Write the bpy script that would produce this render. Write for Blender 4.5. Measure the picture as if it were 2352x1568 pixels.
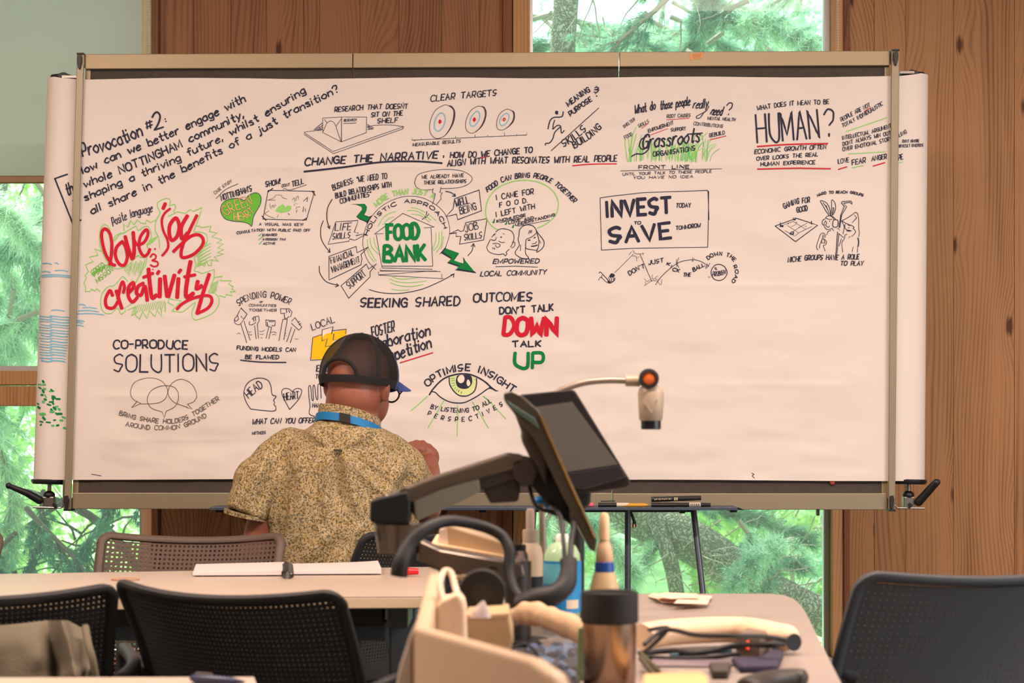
import bpy, bmesh, math, random
import numpy as np
from mathutils import Vector, Matrix, noise
from mathutils.geometry import tessellate_polygon

for _o in list(bpy.data.objects):
    bpy.data.objects.remove(_o)
S = bpy.context.scene
C = S.collection
random.seed(7)
rng = np.random.default_rng(7)

# ------------------------------------------------------------------ camera
HC, CX, YH = 1.07, 1176.0, 952.0            # eye height, optical axis
F = 70.0 / 36.0 * 2352.0                    # focal length in pixels
cam_d = bpy.data.cameras.new('camera')
cam_d.lens = 70.0
cam_d.sensor_width = 36.0
cam_d.shift_y = (YH - 784.0) / 2352.0
cam_d.dof.use_dof = True
cam_d.dof.focus_distance = 6.0
cam_d.dof.aperture_fstop = 7.6
cam_d.clip_end = 300
cam = bpy.data.objects.new('camera', cam_d)
C.objects.link(cam)
cam.location = (0, 0, HC)
cam.rotation_euler = (math.pi / 2, 0, 0)
S.camera = cam
S.view_settings.view_transform = 'Standard'
S.view_settings.look = 'None'
S.view_settings.gamma = 1.0
S.view_settings.use_curve_mapping = False
S.view_settings.exposure = 0.12

# ------------------------------------------------------------------ world, sun, room lights
W = bpy.data.worlds.new('sky')
S.world = W
W.use_nodes = True
_nt = W.node_tree
_bg = _nt.nodes['Background']
_sky = _nt.nodes.new('ShaderNodeTexSky')
_sky.sky_type = 'HOSEK_WILKIE'
_sky.turbidity = 6.0
_sky.ground_albedo = 0.4
_sky.sun_direction = Vector((-0.45, 0.35, 0.8)).normalized()
_mixw = _nt.nodes.new('ShaderNodeMix')
_mixw.data_type = 'RGBA'
_mixw.inputs['Factor'].default_value = 0.75
_nt.links.new(_sky.outputs[0], _mixw.inputs[6])
_mixw.inputs[7].default_value = (0.80, 0.95, 1.0, 1)
_nt.links.new(_mixw.outputs[2], _bg.inputs[0])
_bg.inputs[1].default_value = 2.7

sun_d = bpy.data.lights.new('sun', 'SUN')
sun_d.energy = 9.0
sun_d.angle = math.radians(6)
sun_d.color = (1.0, 0.98, 0.93)
sun = bpy.data.objects.new('sun', sun_d)
C.objects.link(sun)
sun.rotation_euler = (math.radians(38), 0, math.radians(-150))

def area(name, loc, rot, sx, sy, power, col):
    d = bpy.data.lights.new(name, 'AREA')
    d.shape = 'RECTANGLE'
    d.size, d.size_y, d.energy, d.color = sx, sy, power, col
    o = bpy.data.objects.new(name, d)
    C.objects.link(o)
    o.location = loc
    o.rotation_euler = rot
    return o
WARM = (1.0, 0.765, 0.64)
for _i, (_x, _y, _p) in enumerate(((-2.0, 2.9, 78), (0.3, 2.9, 78), (2.5, 2.9, 76),
                                   (-1.6, 0.6, 8), (1.6, 0.6, 8), (0, -1.5, 5), (-1.6, 4.4, 8), (1.2, 4.4, 7))):
    area('ceiling_lamp_light', (_x, _y, 2.83), (0, 0, 0), 1.2, 0.3, _p, WARM)
# daylight of the glazed side of the room on the right, behind the photographer
area('side_window_light', (3.35, 1.6, 1.6), (0, math.radians(90), 0), 1.8, 3.2, 75, (0.80, 0.90, 1.0))

# ------------------------------------------------------------------ helpers
def P(px, py, Y):
    return Vector(((px - CX) * Y / F, Y, HC - (py - YH) * Y / F))
def G(px, py, z):
    Y = F * (HC - z) / (py - YH)
    return Vector(((px - CX) * Y / F, Y, z))
def lin(c):
    return tuple(((v / 255.0) / 12.92 if v <= 10 else (((v / 255.0) + 0.055) / 1.055) ** 2.4) for v in c)

def mat(name, col, rough=0.5, metal=0.0, spec=0.5, bump=0.0, bscale=200, var=0.0, vscale=8, trans=0.0, coat=0.0):
    m = bpy.data.materials.new(name)
    m.use_nodes = True
    nt = m.node_tree
    b = nt.nodes['Principled BSDF']
    c = lin(col) + (1,)
    b.inputs['Base Color'].default_value = c
    b.inputs['Roughness'].default_value = rough
    b.inputs['Metallic'].default_value = metal
    b.inputs['Specular IOR Level'].default_value = spec
    if coat:
        b.inputs['Coat Weight'].default_value = coat
    tc = nt.nodes.new('ShaderNodeTexCoord')
    if var > 0:
        n = nt.nodes.new('ShaderNodeTexNoise')
        n.inputs['Scale'].default_value = vscale
        n.inputs['Detail'].default_value = 4
        nt.links.new(tc.outputs['Object'], n.inputs['Vector'])
        r = nt.nodes.new('ShaderNodeMapRange')
        r.inputs[1].default_value, r.inputs[2].default_value = 0.3, 0.7
        r.inputs[3].default_value, r.inputs[4].default_value = 1 - var, 1 + var
        nt.links.new(n.outputs[0], r.inputs[0])
        v = nt.nodes.new('ShaderNodeVectorMath')
        v.operation = 'SCALE'
        v.inputs[0].default_value = c[:3]
        nt.links.new(r.outputs[0], v.inputs['Scale'])
        nt.links.new(v.outputs[0], b.inputs['Base Color'])
    if bump > 0:
        n = nt.nodes.new('ShaderNodeTexNoise')
        n.inputs['Scale'].default_value = bscale
        n.inputs['Detail'].default_value = 3
        nt.links.new(tc.outputs['Object'], n.inputs['Vector'])
        bp = nt.nodes.new('ShaderNodeBump')
        bp.inputs['Strength'].default_value = bump
        bp.inputs['Distance'].default_value = 0.002
        nt.links.new(n.outputs[0], bp.inputs['Height'])
        nt.links.new(bp.outputs[0], b.inputs['Normal'])
    if trans > 0:
        out = nt.nodes['Material Output']
        t = nt.nodes.new('ShaderNodeBsdfTranslucent')
        t.inputs[0].default_value = c
        mx = nt.nodes.new('ShaderNodeMixShader')
        mx.inputs[0].default_value = trans
        nt.links.new(b.outputs[0], mx.inputs[1])
        nt.links.new(t.outputs[0], mx.inputs[2])
        nt.links.new(mx.outputs[0], out.inputs[0])
    return m

def ortho(d):
    d = d.normalized()
    a = Vector((0, 0, 1)) if abs(d.z) < 0.9 else Vector((1, 0, 0))
    u = d.cross(a).normalized()
    return u, d.cross(u).normalized()

class MB:
    def __init__(self):
        self.v, self.f, self.mi = [], [], []
        self.cm = 0
    def add(self, vs, fs):
        o = len(self.v)
        self.v += [Vector(p) for p in vs]
        self.f += [[i + o for i in f] for f in fs]
        self.mi += [self.cm] * len(fs)
        return self
    def box(self, x0, x1, y0, y1, z0, z1, M=None):
        vs = [Vector((x, y, z)) for x in (x0, x1) for y in (y0, y1) for z in (z0, z1)]
        if M is not None:
            vs = [M @ p for p in vs]
        return self.add(vs, [(0, 1, 3, 2), (4, 6, 7, 5), (0, 4, 5, 1), (2, 3, 7, 6), (0, 2, 6, 4), (1, 5, 7, 3)])
    def prism(self, pts, ext):
        pts = [Vector(p) for p in pts]
        n = len(pts)
        ext = Vector(ext)
        nr = Vector((0, 0, 0))
        for i in range(n):
            nr += pts[i].cross(pts[(i + 1) % n])
        if nr.dot(ext) > 0:
            pts = pts[::-1]
        vs = pts + [p + ext for p in pts]
        fs = [tuple(range(n)), tuple(range(2 * n - 1, n - 1, -1))]
        fs += [((i + 1) % n, i, i + n, (i + 1) % n + n) for i in range(n)]
        return self.add(vs, fs)
    def tube(self, pts, r, n=12, caps=True, flat=1.0):
        pts = [Vector(p) for p in pts]
        m = len(pts)
        rr = r if isinstance(r, (list, tuple)) else [r] * m
        vs, fs = [], []
        t0 = (pts[1] - pts[0]).normalized()
        u, w = ortho(t0)
        for i, p in enumerate(pts):
            t = (pts[min(i + 1, m - 1)] - pts[max(i - 1, 0)]).normalized()
            u = (u - t * u.dot(t)).normalized()
            w = t.cross(u)
            for k in range(n):
                a = 2 * math.pi * k / n
                vs.append(p + u * math.cos(a) * rr[i] + w * math.sin(a) * rr[i] * flat)
        for i in range(m - 1):
            for k in range(n):
                k2 = (k + 1) % n
                fs.append((i * n + k, i * n + k2, (i + 1) * n + k2, (i + 1) * n + k))
        if caps:
            fs.append(tuple(range(n - 1, -1, -1)))
            fs.append(tuple(range((m - 1) * n, m * n)))
        return self.add(vs, fs)
    def cyl(self, a, b, r0, r1=None, n=24):
        return self.tube([a, b], [r0, r0 if r1 is None else r1], n)
    def lathe(self, prof, cen, n=32, axis=(0, 0, 1)):
        ax = Vector(axis).normalized()
        u, w = ortho(ax)
        cen = Vector(cen)
        vs, fs = [], []
        for r, h in prof:
            for k in range(n):
                a = 2 * math.pi * k / n
                vs.append(cen + ax * h + (u * math.cos(a) + w * math.sin(a)) * r)
        m = len(prof)
        for i in range(m - 1):
            for k in range(n):
                k2 = (k + 1) % n
                fs.append((i * n + k, i * n + k2, (i + 1) * n + k2, (i + 1) * n + k))
        fs.append(tuple(range(n - 1, -1, -1)))
        fs.append(tuple(range((m - 1) * n, m * n)))
        return self.add(vs, fs)
    def ell(self, c, r, nu=20, nv=12, M=None):
        c = Vector(c)
        vs, fs = [], []
        for j in range(nv + 1):
            th = math.pi * j / nv
            for k in range(nu):
                a = 2 * math.pi * k / nu
                p = Vector((r[0] * math.sin(th) * math.cos(a), r[1] * math.sin(th) * math.sin(a), r[2] * math.cos(th)))
                if M is not None:
                    p = M @ p
                vs.append(c + p)
        for j in range(nv):
            for k in range(nu):
                k2 = (k + 1) % nu
                fs.append((j * nu + k, (j + 1) * nu + k, (j + 1) * nu + k2, j * nu + k2))
        return self.add(vs, fs)
    def caps(self, pts, rr, n=14):
        """limb: tapered tube with round ends"""
        pts = [Vector(p) for p in pts]
        self.tube(pts, rr, n)
        for p, r in zip(pts, rr):
            self.ell(p, (r, r, r), n, 8)
        return self
    def loft(self, rings, cap=True):
        n = len(rings[0])
        vs = [p for r in rings for p in r]
        fs = []
        for i in range(len(rings) - 1):
            for k in range(n):
                k2 = (k + 1) % n
                fs.append((i * n + k, i * n + k2, (i + 1) * n + k2, (i + 1) * n + k))
        if cap:
            fs.append(tuple(range(n - 1, -1, -1)))
            fs.append(tuple(range((len(rings) - 1) * n, len(rings) * n)))
        return self.add(vs, fs)
    def build(self, name, m, parent=None, smooth=False, bevel=0.0, world=True, seg=2, fix=True):
        off = Vector((0, 0, 0))
        if parent is not None and world:
            r = parent
            while r is not None:
                off += r.location
                r = r.parent
        me = bpy.data.meshes.new(name)
        me.from_pydata([tuple(p - off) for p in self.v], [], self.f)
        ms = m if isinstance(m, (list, tuple)) else [m]
        for q in ms:
            me.materials.append(q)
        if len(ms) > 1:
            me.polygons.foreach_set('material_index', self.mi)
        if fix:
            bm = bmesh.new()
            bm.from_mesh(me)
            bmesh.ops.recalc_face_normals(bm, faces=bm.faces)
            bm.to_mesh(me)
            bm.free()
        me.update()
        if smooth:
            me.polygons.foreach_set('use_smooth', [True] * len(me.polygons))
        o = bpy.data.objects.new(name, me)
        C.objects.link(o)
        if smooth and bevel == 0:
            try:
                me.set_sharp_from_angle(angle=math.radians(40))
            except Exception:
                pass
        if bevel > 0:
            b = o.modifiers.new('bevel', 'BEVEL')
            b.width, b.segments, b.limit_method = bevel, seg, 'ANGLE'
            b.harden_normals = False
        if parent is not None:
            o.parent = parent
        return o

def tag(o, label=None, cat=None, group=None, kind=None):
    if label: o['label'] = label
    if cat: o['category'] = cat
    if group: o['group'] = group
    if kind: o['kind'] = kind
    return o
def thing(name, label, cat, loc=(0, 0, 0), rz=0.0, group=None):
    o = bpy.data.objects.new(name, None)
    o.empty_display_size = 0.05
    C.objects.link(o)
    o.location = loc
    o.rotation_euler = (0, 0, rz)
    return tag(o, label, cat, group)
def copy_tree(o, parent=None):
    c = o.copy()
    C.objects.link(c)
    if parent is not None:
        c.parent = parent
    for ch in [x for x in o.children]:
        copy_tree(ch, c)
    return c
def smooth_pts(pts, k=4, closed=False):
    """Catmull-Rom"""
    n = len(pts)
    if n < 3:
        return [tuple(p) for p in pts]
    out = []
    rngi = range(n if closed else n - 1)
    for i in rngi:
        if closed:
            p0, p1, p2, p3 = (pts[(i + j - 1) % n] for j in range(4))
        else:
            p0, p1, p2, p3 = pts[max(i - 1, 0)], pts[i], pts[i + 1], pts[min(i + 2, n - 1)]
        for s in range(k):
            t = s / k
            out.append(tuple(0.5 * (2 * b + (c - a) * t + (2 * a - 5 * b + 4 * c - d) * t * t + (3 * b - a - 3 * c + d) * t ** 3)
                             for a, b, c, d in zip(p0, p1, p2, p3)))
    if not closed:
        out.append(tuple(pts[-1]))
    return out
def sm3(pts, k=5):
    return [Vector(p) for p in smooth_pts([tuple(p) for p in pts], k)]
# ------------------------------------------------------------------ materials
def wood_mat(name, light, dark, knots=0.5, freq=150.0):
    m = bpy.data.materials.new(name)
    m.use_nodes = True
    nt = m.node_tree
    N, L = nt.nodes, nt.links
    b = N['Principled BSDF']
    b.inputs['Roughness'].default_value = 0.55
    b.inputs['Specular IOR Level'].default_value = 0.3
    tc = N.new('ShaderNodeTexCoord')
    oi = N.new('ShaderNodeObjectInfo')
    def math_(op, a, c=None, d=None):
        n = N.new('ShaderNodeMath')
        n.operation = op
        for i, q in enumerate((a, c, d)):
            if q is None: continue
            if isinstance(q, (int, float)): n.inputs[i].default_value = q
            else: L.new(q, n.inputs[i])
        return n.outputs[0]
    r100 = math_('MULTIPLY', oi.outputs['Random'], 37.0)
    cb = N.new('ShaderNodeCombineXYZ')
    L.new(r100, cb.inputs[0]); L.new(r100, cb.inputs[2])
    va = N.new('ShaderNodeVectorMath'); va.operation = 'ADD'
    L.new(tc.outputs['Object'], va.inputs[0]); L.new(cb.outputs[0], va.inputs[1])
    sp = N.new('ShaderNodeSeparateXYZ'); L.new(va.outputs[0], sp.inputs[0])
    # knots
    vm = N.new('ShaderNodeCombineXYZ')
    L.new(math_('MULTIPLY', sp.outputs[0], 4.6), vm.inputs[0]); L.new(math_('MULTIPLY', sp.outputs[2], 1.9), vm.inputs[1])
    vo = N.new('ShaderNodeTexVoronoi'); vo.voronoi_dimensions = '2D'; vo.inputs['Scale'].default_value = 1.0
    vo.inputs['Randomness'].default_value = 0.9
    L.new(vm.outputs[0], vo.inputs['Vector'])
    dist = vo.outputs['Distance']
    g = math_('POWER', 2.718, math_('MULTIPLY', math_('MULTIPLY', dist, dist), -22.0))
    # low frequency wander of the grain
    vs = N.new('ShaderNodeVectorMath'); vs.operation = 'MULTIPLY'
    L.new(va.outputs[0], vs.inputs[0]); vs.inputs[1].default_value = (3.0, 1.0, 0.45)
    n1 = N.new('ShaderNodeTexNoise'); n1.inputs['Scale'].default_value = 1.0; n1.inputs['Detail'].default_value = 1.0
    L.new(vs.outputs[0], n1.inputs['Vector'])
    x = math_('ADD', sp.outputs[0], math_('MULTIPLY', math_('SUBTRACT', n1.outputs[0], 0.5), 0.30))
    x = math_('ADD', x, math_('MULTIPLY', g, 0.035 * knots / 0.5))
    s = math_('SINE', math_('MULTIPLY', x, freq * 6.28 / 1.0 * 0.5))
    s2 = math_('POWER', math_('MULTIPLY_ADD', s, 0.5, 0.5), 2.2)
    # fine fibres
    vf = N.new('ShaderNodeVectorMath'); vf.operation = 'MULTIPLY'
    L.new(va.outputs[0], vf.inputs[0]); vf.inputs[1].default_value = (420.0, 60.0, 7.0)
    nf = N.new('ShaderNodeTexNoise'); nf.inputs['Scale'].default_value = 1.0; nf.inputs['Detail'].default_value = 2.0
    L.new(vf.outputs[0], nf.inputs['Vector'])
    vb = N.new('ShaderNodeVectorMath'); vb.operation = 'MULTIPLY'
    L.new(va.outputs[0], vb.inputs[0]); vb.inputs[1].default_value = (22.0, 6.0, 1.2)
    nb = N.new('ShaderNodeTexNoise'); nb.inputs['Scale'].default_value = 1.0; nb.inputs['Detail'].default_value = 2.0
    L.new(vb.outputs[0], nb.inputs['Vector'])
    fac = math_('ADD', math_('MULTIPLY', math_('MULTIPLY', s2, nb.outputs[0]), 0.75), math_('MULTIPLY', math_('SUBTRACT', nf.outputs[0], 0.5), 0.45))
    fac = math_('ADD', fac, math_('MULTIPLY', math_('SUBTRACT', nb.outputs[0], 0.45), 1.1))
    fac = math_('ADD', fac, math_('MULTIPLY', math_('SUBTRACT', oi.outputs['Random'], 0.5), 0.35))
    k = N.new('ShaderNodeMapRange')
    k.inputs[1].default_value, k.inputs[2].default_value = 0.075, 0.02
    k.inputs[3].default_value, k.inputs[4].default_value = 0.0, 1.15 * knots / 0.5
    L.new(dist, k.inputs[0])
    fac = math_('ADD', fac, k.outputs[0])
    cr = N.new('ShaderNodeValToRGB')
    cr.color_ramp.elements[0].position = 0.0
    cr.color_ramp.elements[0].color = lin(light) + (1,)
    cr.color_ramp.elements[1].position = 1.0
    cr.color_ramp.elements[1].color = lin(dark) + (1,)
    e = cr.color_ramp.elements.new(0.45)
    e.color = tuple(0.62 * a + 0.38 * c for a, c in zip(lin(light), lin(dark))) + (1,)
    L.new(fac, cr.inputs[0])
    L.new(cr.outputs[0], b.inputs['Base Color'])
    bp = N.new('ShaderNodeBump'); bp.inputs['Strength'].default_value = 0.15; bp.inputs['Distance'].default_value = 0.001
    L.new(s2, bp.inputs['Height']); L.new(bp.outputs[0], b.inputs['Normal'])
    return m

M = {}
M['wood'] = wood_mat('larch boards', (190, 142, 98), (94, 55, 34))
M['wood_dark'] = wood_mat('dark larch boards', (174, 122, 86), (92, 56, 38))
M['frame_wood'] = wood_mat('window frame wood', (222, 172, 120), (168, 116, 74), knots=0.05, freq=140)
M['lamplit'] = wood_mat('pale lining wood', (250, 208, 170), (222, 168, 122), knots=0.02, freq=140)  # lighter copy of the frame wood: lamplight on the jamb put into the colour
M['trim_wood'] = wood_mat('reddish trim wood', (148, 98, 68), (100, 62, 44), knots=0.05, freq=140)
M['plaster'] = mat('buff plaster', (196, 178, 158), 0.9, var=0.03)
M['ceiling'] = mat('ceiling boards', (196, 164, 128), 0.9, var=0.04)
M['carpet'] = mat('grey carpet', (84, 86, 82), 0.95, bump=0.4, bscale=400, var=0.12, vscale=60)
M['alu'] = mat('anodised window strip', (205, 212, 216), 0.35, 0.8)
M['lawn'] = mat('lawn', (150, 186, 126), 0.9, var=0.3, vscale=3)
M['blind'] = mat('blind fabric', (230, 242, 236), 0.85, bump=0.3, bscale=900, trans=0.35, var=0.03, vscale=300)
M['blind_bar'] = mat('blind bar bronze', (150, 122, 88), 0.4, 0.3)
M['bead'] = mat('white plastic beads', (225, 222, 214), 0.35)
M['gravel'] = mat('earth', (110, 104, 84), 0.95, var=0.3, vscale=5)

def glass_mat():
    m = bpy.data.materials.new('window glass')
    m.use_nodes = True
    nt = m.node_tree
    for n in list(nt.nodes):
        if n.type != 'OUTPUT_MATERIAL': nt.nodes.remove(n)
    out = [n for n in nt.nodes][0]
    t = nt.nodes.new('ShaderNodeBsdfTransparent'); t.inputs[0].default_value = (0.93, 0.99, 0.97, 1)
    g = nt.nodes.new('ShaderNodeBsdfGlossy'); g.inputs['Roughness'].default_value = 0.02
    fr = nt.nodes.new('ShaderNodeFresnel'); fr.inputs[0].default_value = 1.35
    mx = nt.nodes.new('ShaderNodeMixShader')
    nt.links.new(fr.outputs[0], mx.inputs[0]); nt.links.new(t.outputs[0], mx.inputs[1]); nt.links.new(g.outputs[0], mx.inputs[2])
    # rain-spotted, slightly dusty outer face
    tl = nt.nodes.new('ShaderNodeBsdfTranslucent'); tl.inputs[0].default_value = (0.85, 0.95, 0.95, 1)
    m2 = nt.nodes.new('ShaderNodeMixShader')
    tc = nt.nodes.new('ShaderNodeTexCoord'); vo = nt.nodes.new('ShaderNodeTexVoronoi'); vo.inputs['Scale'].default_value = 70
    no = nt.nodes.new('ShaderNodeTexNoise'); no.inputs['Scale'].default_value = 2.5
    nt.links.new(tc.outputs['Object'], vo.inputs['Vector']); nt.links.new(tc.outputs['Object'], no.inputs['Vector'])
    mr = nt.nodes.new('ShaderNodeMapRange'); mr.inputs[1].default_value, mr.inputs[2].default_value = .17, .12
    mr.inputs[3].default_value, mr.inputs[4].default_value = 0, 1
    nt.links.new(vo.outputs['Distance'], mr.inputs[0])
    m3 = nt.nodes.new('ShaderNodeMapRange'); m3.inputs[1].default_value, m3.inputs[2].default_value = .45, .6
    m3.inputs[3].default_value, m3.inputs[4].default_value = 0, .12
    nt.links.new(no.outputs[0], m3.inputs[0])
    mm = nt.nodes.new('ShaderNodeMath'); mm.operation = 'MULTIPLY_ADD'; mm.inputs[2].default_value = .025
    nt.links.new(mr.outputs[0], mm.inputs[0]); nt.links.new(m3.outputs[0], mm.inputs[1])
    nt.links.new(mm.outputs[0], m2.inputs[0]); nt.links.new(mx.outputs[0], m2.inputs[1]); nt.links.new(tl.outputs[0], m2.inputs[2])
    nt.links.new(m2.outputs[0], out.inputs[0])
    return m
M['glass'] = glass_mat()

# ------------------------------------------------------------------ room shell
YW = 6.40
def wx(px, Y=YW): return (px - CX) * Y / F
def wz(py, Y=YW): return HC - (py - YH) * Y / F
TOP = 2.9
XL, XR, YN = -3.6, 3.6, -3.0
SILL = wz(1508)
HEAD = 2.72
def st(mb, name, m, parent=None, **k):
    o = mb.build(name, m, parent, **k)
    if parent is None: o['kind'] = 'structure'
    return o
st(MB().box(XL - .1, XR + .1, YN - .1, YW + .25, -0.08, 0), 'floor', M['carpet'])
st(MB().box(XL - .1, XR + .1, YN - .1, YW + .25, TOP, TOP + .1), 'ceiling', M['ceiling'])
st(MB().box(XL - .1, XL, YN, YW, 0, TOP), 'wall_left', M['plaster'])
st(MB().box(XR, XR + .1, YN, YW, 0, TOP), 'wall_right', M['plaster'])
st(MB().box(XL - .1, XR + .1, YN - .1, YN, 0, TOP), 'wall_front', M['plaster'])
# wall_back: backing pieces round the two windows, cladding boards on top
W1R, W2L, W2R = wx(350), wx(1178), wx(1950)
wb = MB()
wb.box(W1R, W2L, YW + .02, YW + .22, 0, TOP)
wb.box(W2R, XR, YW + .02, YW + .22, 0, TOP)
wb.box(XL, W1R, YW + .02, YW + .22, 0, SILL)
wb.box(W2L, W2R, YW + .02, YW + .22, 0, SILL)
wb.box(XL, W1R, YW + .02, YW + .22, HEAD, TOP)
wb.box(W2L, W2R, YW + .02, YW + .22, HEAD, TOP)
wallb = st(wb, 'wall_back', M['trim_wood'])
def plank(x0, x1, z0, z1, m):
    o = MB().box(x0 + .0004, x1 - .0004, YW - random.uniform(0, .0012), YW + .02, z0, z1).build('plank', m, None, bevel=.0012)
    # own origin so that the grain of each board starts elsewhere
    o.parent = wallb
    return o
js = [350, 368, 445, 530, 612, 697, 734, 827, 916, 1014, 1101, 1155, 1178]
for i in range(len(js) - 1):
    plank(wx(js[i]), wx(js[i + 1]), .0, TOP, M['trim_wood'] if i in (0, len(js) - 2) else M['wood_dark'])
js = [1950, 2008, 2080, 2190, 2330, 2480, 2610, 2760, 2900, 3040, 3190, 3340, 3500, 3640]
for i in range(len(js) - 1):
    plank(wx(js[i]), min(wx(js[i + 1]), XR - .002), .0, TOP, M['wood'])
for a, c in ((XL, W1R), (W2L, W2R)):
    n = max(2, round((c - a) / .16))
    for k in range(n):
        plank(a + (c - a) * k / n, a + (c - a) * (k + 1) / n, 0, SILL - .03, M['wood_dark'])
        plank(a + (c - a) * k / n, a + (c - a) * (k + 1) / n, HEAD, TOP, M['wood_dark'])

def window(name, x0, x1, fl, fr, transom=None):
    """frame of wood, aluminium glazing strip, glass"""
    w = thing(name, None, None, (0, YW, SILL)); del_ = None
    w['kind'] = 'structure'
    fy0, fy1 = YW - .01, YW + .12
    zz0, zz1 = SILL, HEAD
    MB().box(x0, x0 + fl, fy0, fy1, zz0, zz1).build('jamb', M['frame_wood'], w, bevel=.002)
    MB().box(x1 - fr, x1, fy0, fy1, zz0, zz1).build('jamb', M['lamplit'] if name == 'window_1' else M['frame_wood'], w, bevel=.002)
    MB().box(x0 + fl, x1 - fr, fy0, fy1, zz1 - .06, zz1).build('head_rail', M['frame_wood'], w, bevel=.002)
    MB().box(x0 + fl, x1 - fr, fy0 - .02, fy1, zz0 - .03, zz0 + .0).build('sill', M['frame_wood'], w, bevel=.003)
    ix0, ix1 = x0 + fl, x1 - fr
    a = MB()
    a.box(ix0, ix0 + .010, YW + .05, YW + .09, zz0, zz1 - .06)
    a.box(ix1 - .018, ix1, YW + .05, YW + .09, zz0, zz1 - .06)
    a.box(ix0 + .010, ix1 - .018, YW + .05, YW + .09, zz0, zz0 + .014)
    a.box(ix0 + .010, ix1 - .018, YW + .05, YW + .09, zz1 - .074, zz1 - .06)
    a.build('glazing_strip', M['alu'], w)
    panes = [(zz0 + .014, zz1 - .074)]
    if transom:
        t0, tm, t1 = transom
        MB().box(ix0, ix1, fy0, fy1, t0, tm - .002).build('transom_rail', M['frame_wood'], w, bevel=.003)
        MB().box(ix0, ix1, fy0, fy1 - .01, tm + .002, t1).build('transom_rail', M['frame_wood'], w, bevel=.003)
        MB().box(ix0 + .012, ix1 - .012, YW + .04, YW + .09, t1, t1 + .016).build('glazing_strip', M['alu'], w)
        panes = [(zz0 + .014, t0), (t1 + .016, zz1 - .074)]
    for a0, a1 in panes:
        MB().box(ix0 + .010, ix1 - .018, YW + .068, YW + .072, a0, a1).build('pane', M['glass'], w)
    return w
window('window_1', XL + .02, W1R, .06, wx(350) - wx(327), (wz(932), wz(885), wz(851)))
window('window_2', W2L, W2R, wx(1217) - W2L, W2R - wx(1911))
# beads and trims beside window 2
st(MB().box(wx(1936), wx(1950), YW - .02, YW - .0015, 0, TOP), 'trim_1', M['trim_wood'], bevel=.003)
st(MB().box(wx(1155), wx(1176), YW - .02, YW - .0015, 0, TOP), 'trim_2', M['trim_wood'], bevel=.003)
st(MB().box(wx(350), wx(366), YW - .02, YW - .0015, 0, TOP), 'trim_3', M['trim_wood'], bevel=.003)

# roller blind over the left window, with its bead chain
YBL = 6.31
bl = thing('roller_blind', 'pale grey green roller blind half lowered over the left window', 'blind', (wx(100, YBL), YBL, 2.78))
g = MB()
x0, x1 = XL + .1, wx(326, YBL)
g.prism([(x0, YBL, wz(408, YBL)), (x1, YBL, wz(408, YBL)), (x1, YBL, 2.78), (x0, YBL, 2.78)], (0, .0012, 0))
g.build('blind_fabric', M['blind'], bl)
MB().box(x0 - .002, x1 + .002, YBL - .008, YBL + .012, wz(421, YBL), wz(404, YBL)).build('bottom_bar', M['blind_bar'], bl, bevel=.003)
MB().cyl((x0, YBL + .02, 2.80), (x1, YBL + .02, 2.80), .025).build('roller_tube', M['bead'], bl, smooth=True)
for i in range(2):
    MB().box((x0, x1)[i] - .01, (x0, x1)[i] + .004, YBL - .01, YW - .011, 2.77, 2.84).build('bracket', M['alu'], bl, bevel=.002)
def chain(px, pyb, Y, parent, slant=0):
    c = MB()
    z = 2.76
    zb = wz(pyb, Y)
    while z > zb:
        x = wx(px, Y) + slant * (2.76 - z)
        c.ell((x, Y, z), (.0032, .0032, .0036), 8, 6)
        z -= .0082
    c.tube([(wx(px, Y), Y, 2.76), (wx(px, Y) + slant * (2.76 - zb), Y, zb)], .0008, 6)
    return c.build('bead_chain', M['bead'], parent, smooth=True)
chain(339, 560, 6.32, bl, .012)
b2 = thing('bead_chain', 'white bead chain of a blind hanging beside the middle window', 'blind chain', (wx(1925, 6.36), 6.36, 2.76))
c2 = chain(1925, 1000, 6.36, b2); c2.name = 'beads'
MB().box(wx(1918, 6.36), wx(1932, 6.36), 6.35, 6.389, 2.755, 2.79).build('bracket', M['alu'], b2, bevel=.002)

# ceiling lamps (out of the frame, above)
M['lamp_body'] = mat('lamp housing', (230, 230, 226), .5)
for _i, (x, y) in enumerate(((-2.0, 2.9), (0.3, 2.9), (2.5, 2.9), (-1.6, 0.6), (1.6, 0.6), (0, -1.5), (-1.6, 4.4), (1.2, 4.4))):
    t = thing('ceiling_lamp', 'long flat white ceiling lamp, ' + ('front row above the left', 'front row above the middle', 'front row above the right', 'second row on the left', 'second row on the right', 'rearmost by the rear wall', 'nearest the board on the left', 'nearest the board on the right')[_i], 'lamp', (x, y, TOP), 0, 'ceiling lamps')
    MB().box(x - .64, x + .64, y - .18, y + .18, TOP - .06, TOP).build('housing', M['lamp_body'], t, bevel=.004)
# ------------------------------------------------------------------ display board
M['rail'] = mat('champagne aluminium', (158, 142, 114), 0.42, 0.35, bump=.1, bscale=500, var=.03, vscale=3)
M['rail_grey'] = mat('grey aluminium', (148, 138, 116), 0.42, 0.35, var=.03, vscale=3)
M['felt'] = mat('charcoal felt', (74, 66, 60), 0.95, bump=.5, bscale=900, var=.08, vscale=40)
M['black'] = mat('black plastic', (26, 26, 30), 0.45)
M['blackm'] = mat('black soft plastic', (18, 18, 20), 0.6)
M['steel'] = mat('brushed steel', (150, 146, 140), 0.32, 0.9)
M['tray'] = mat('blue grey tray', (70, 84, 100), 0.45, 0.2)
M['legm'] = mat('slate steel tube', (92, 100, 112), 0.35, 0.6)
BA, BB = 5.62 - .035 * .8, .035
def BP(px, py, off=0.0):
    k = (py - YH) / F
    t = (BA + BB * HC) / (1 + BB * k)
    p = Vector(((px - CX) / F * t, t, HC - k * t))
    p.y -= off
    return p
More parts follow.
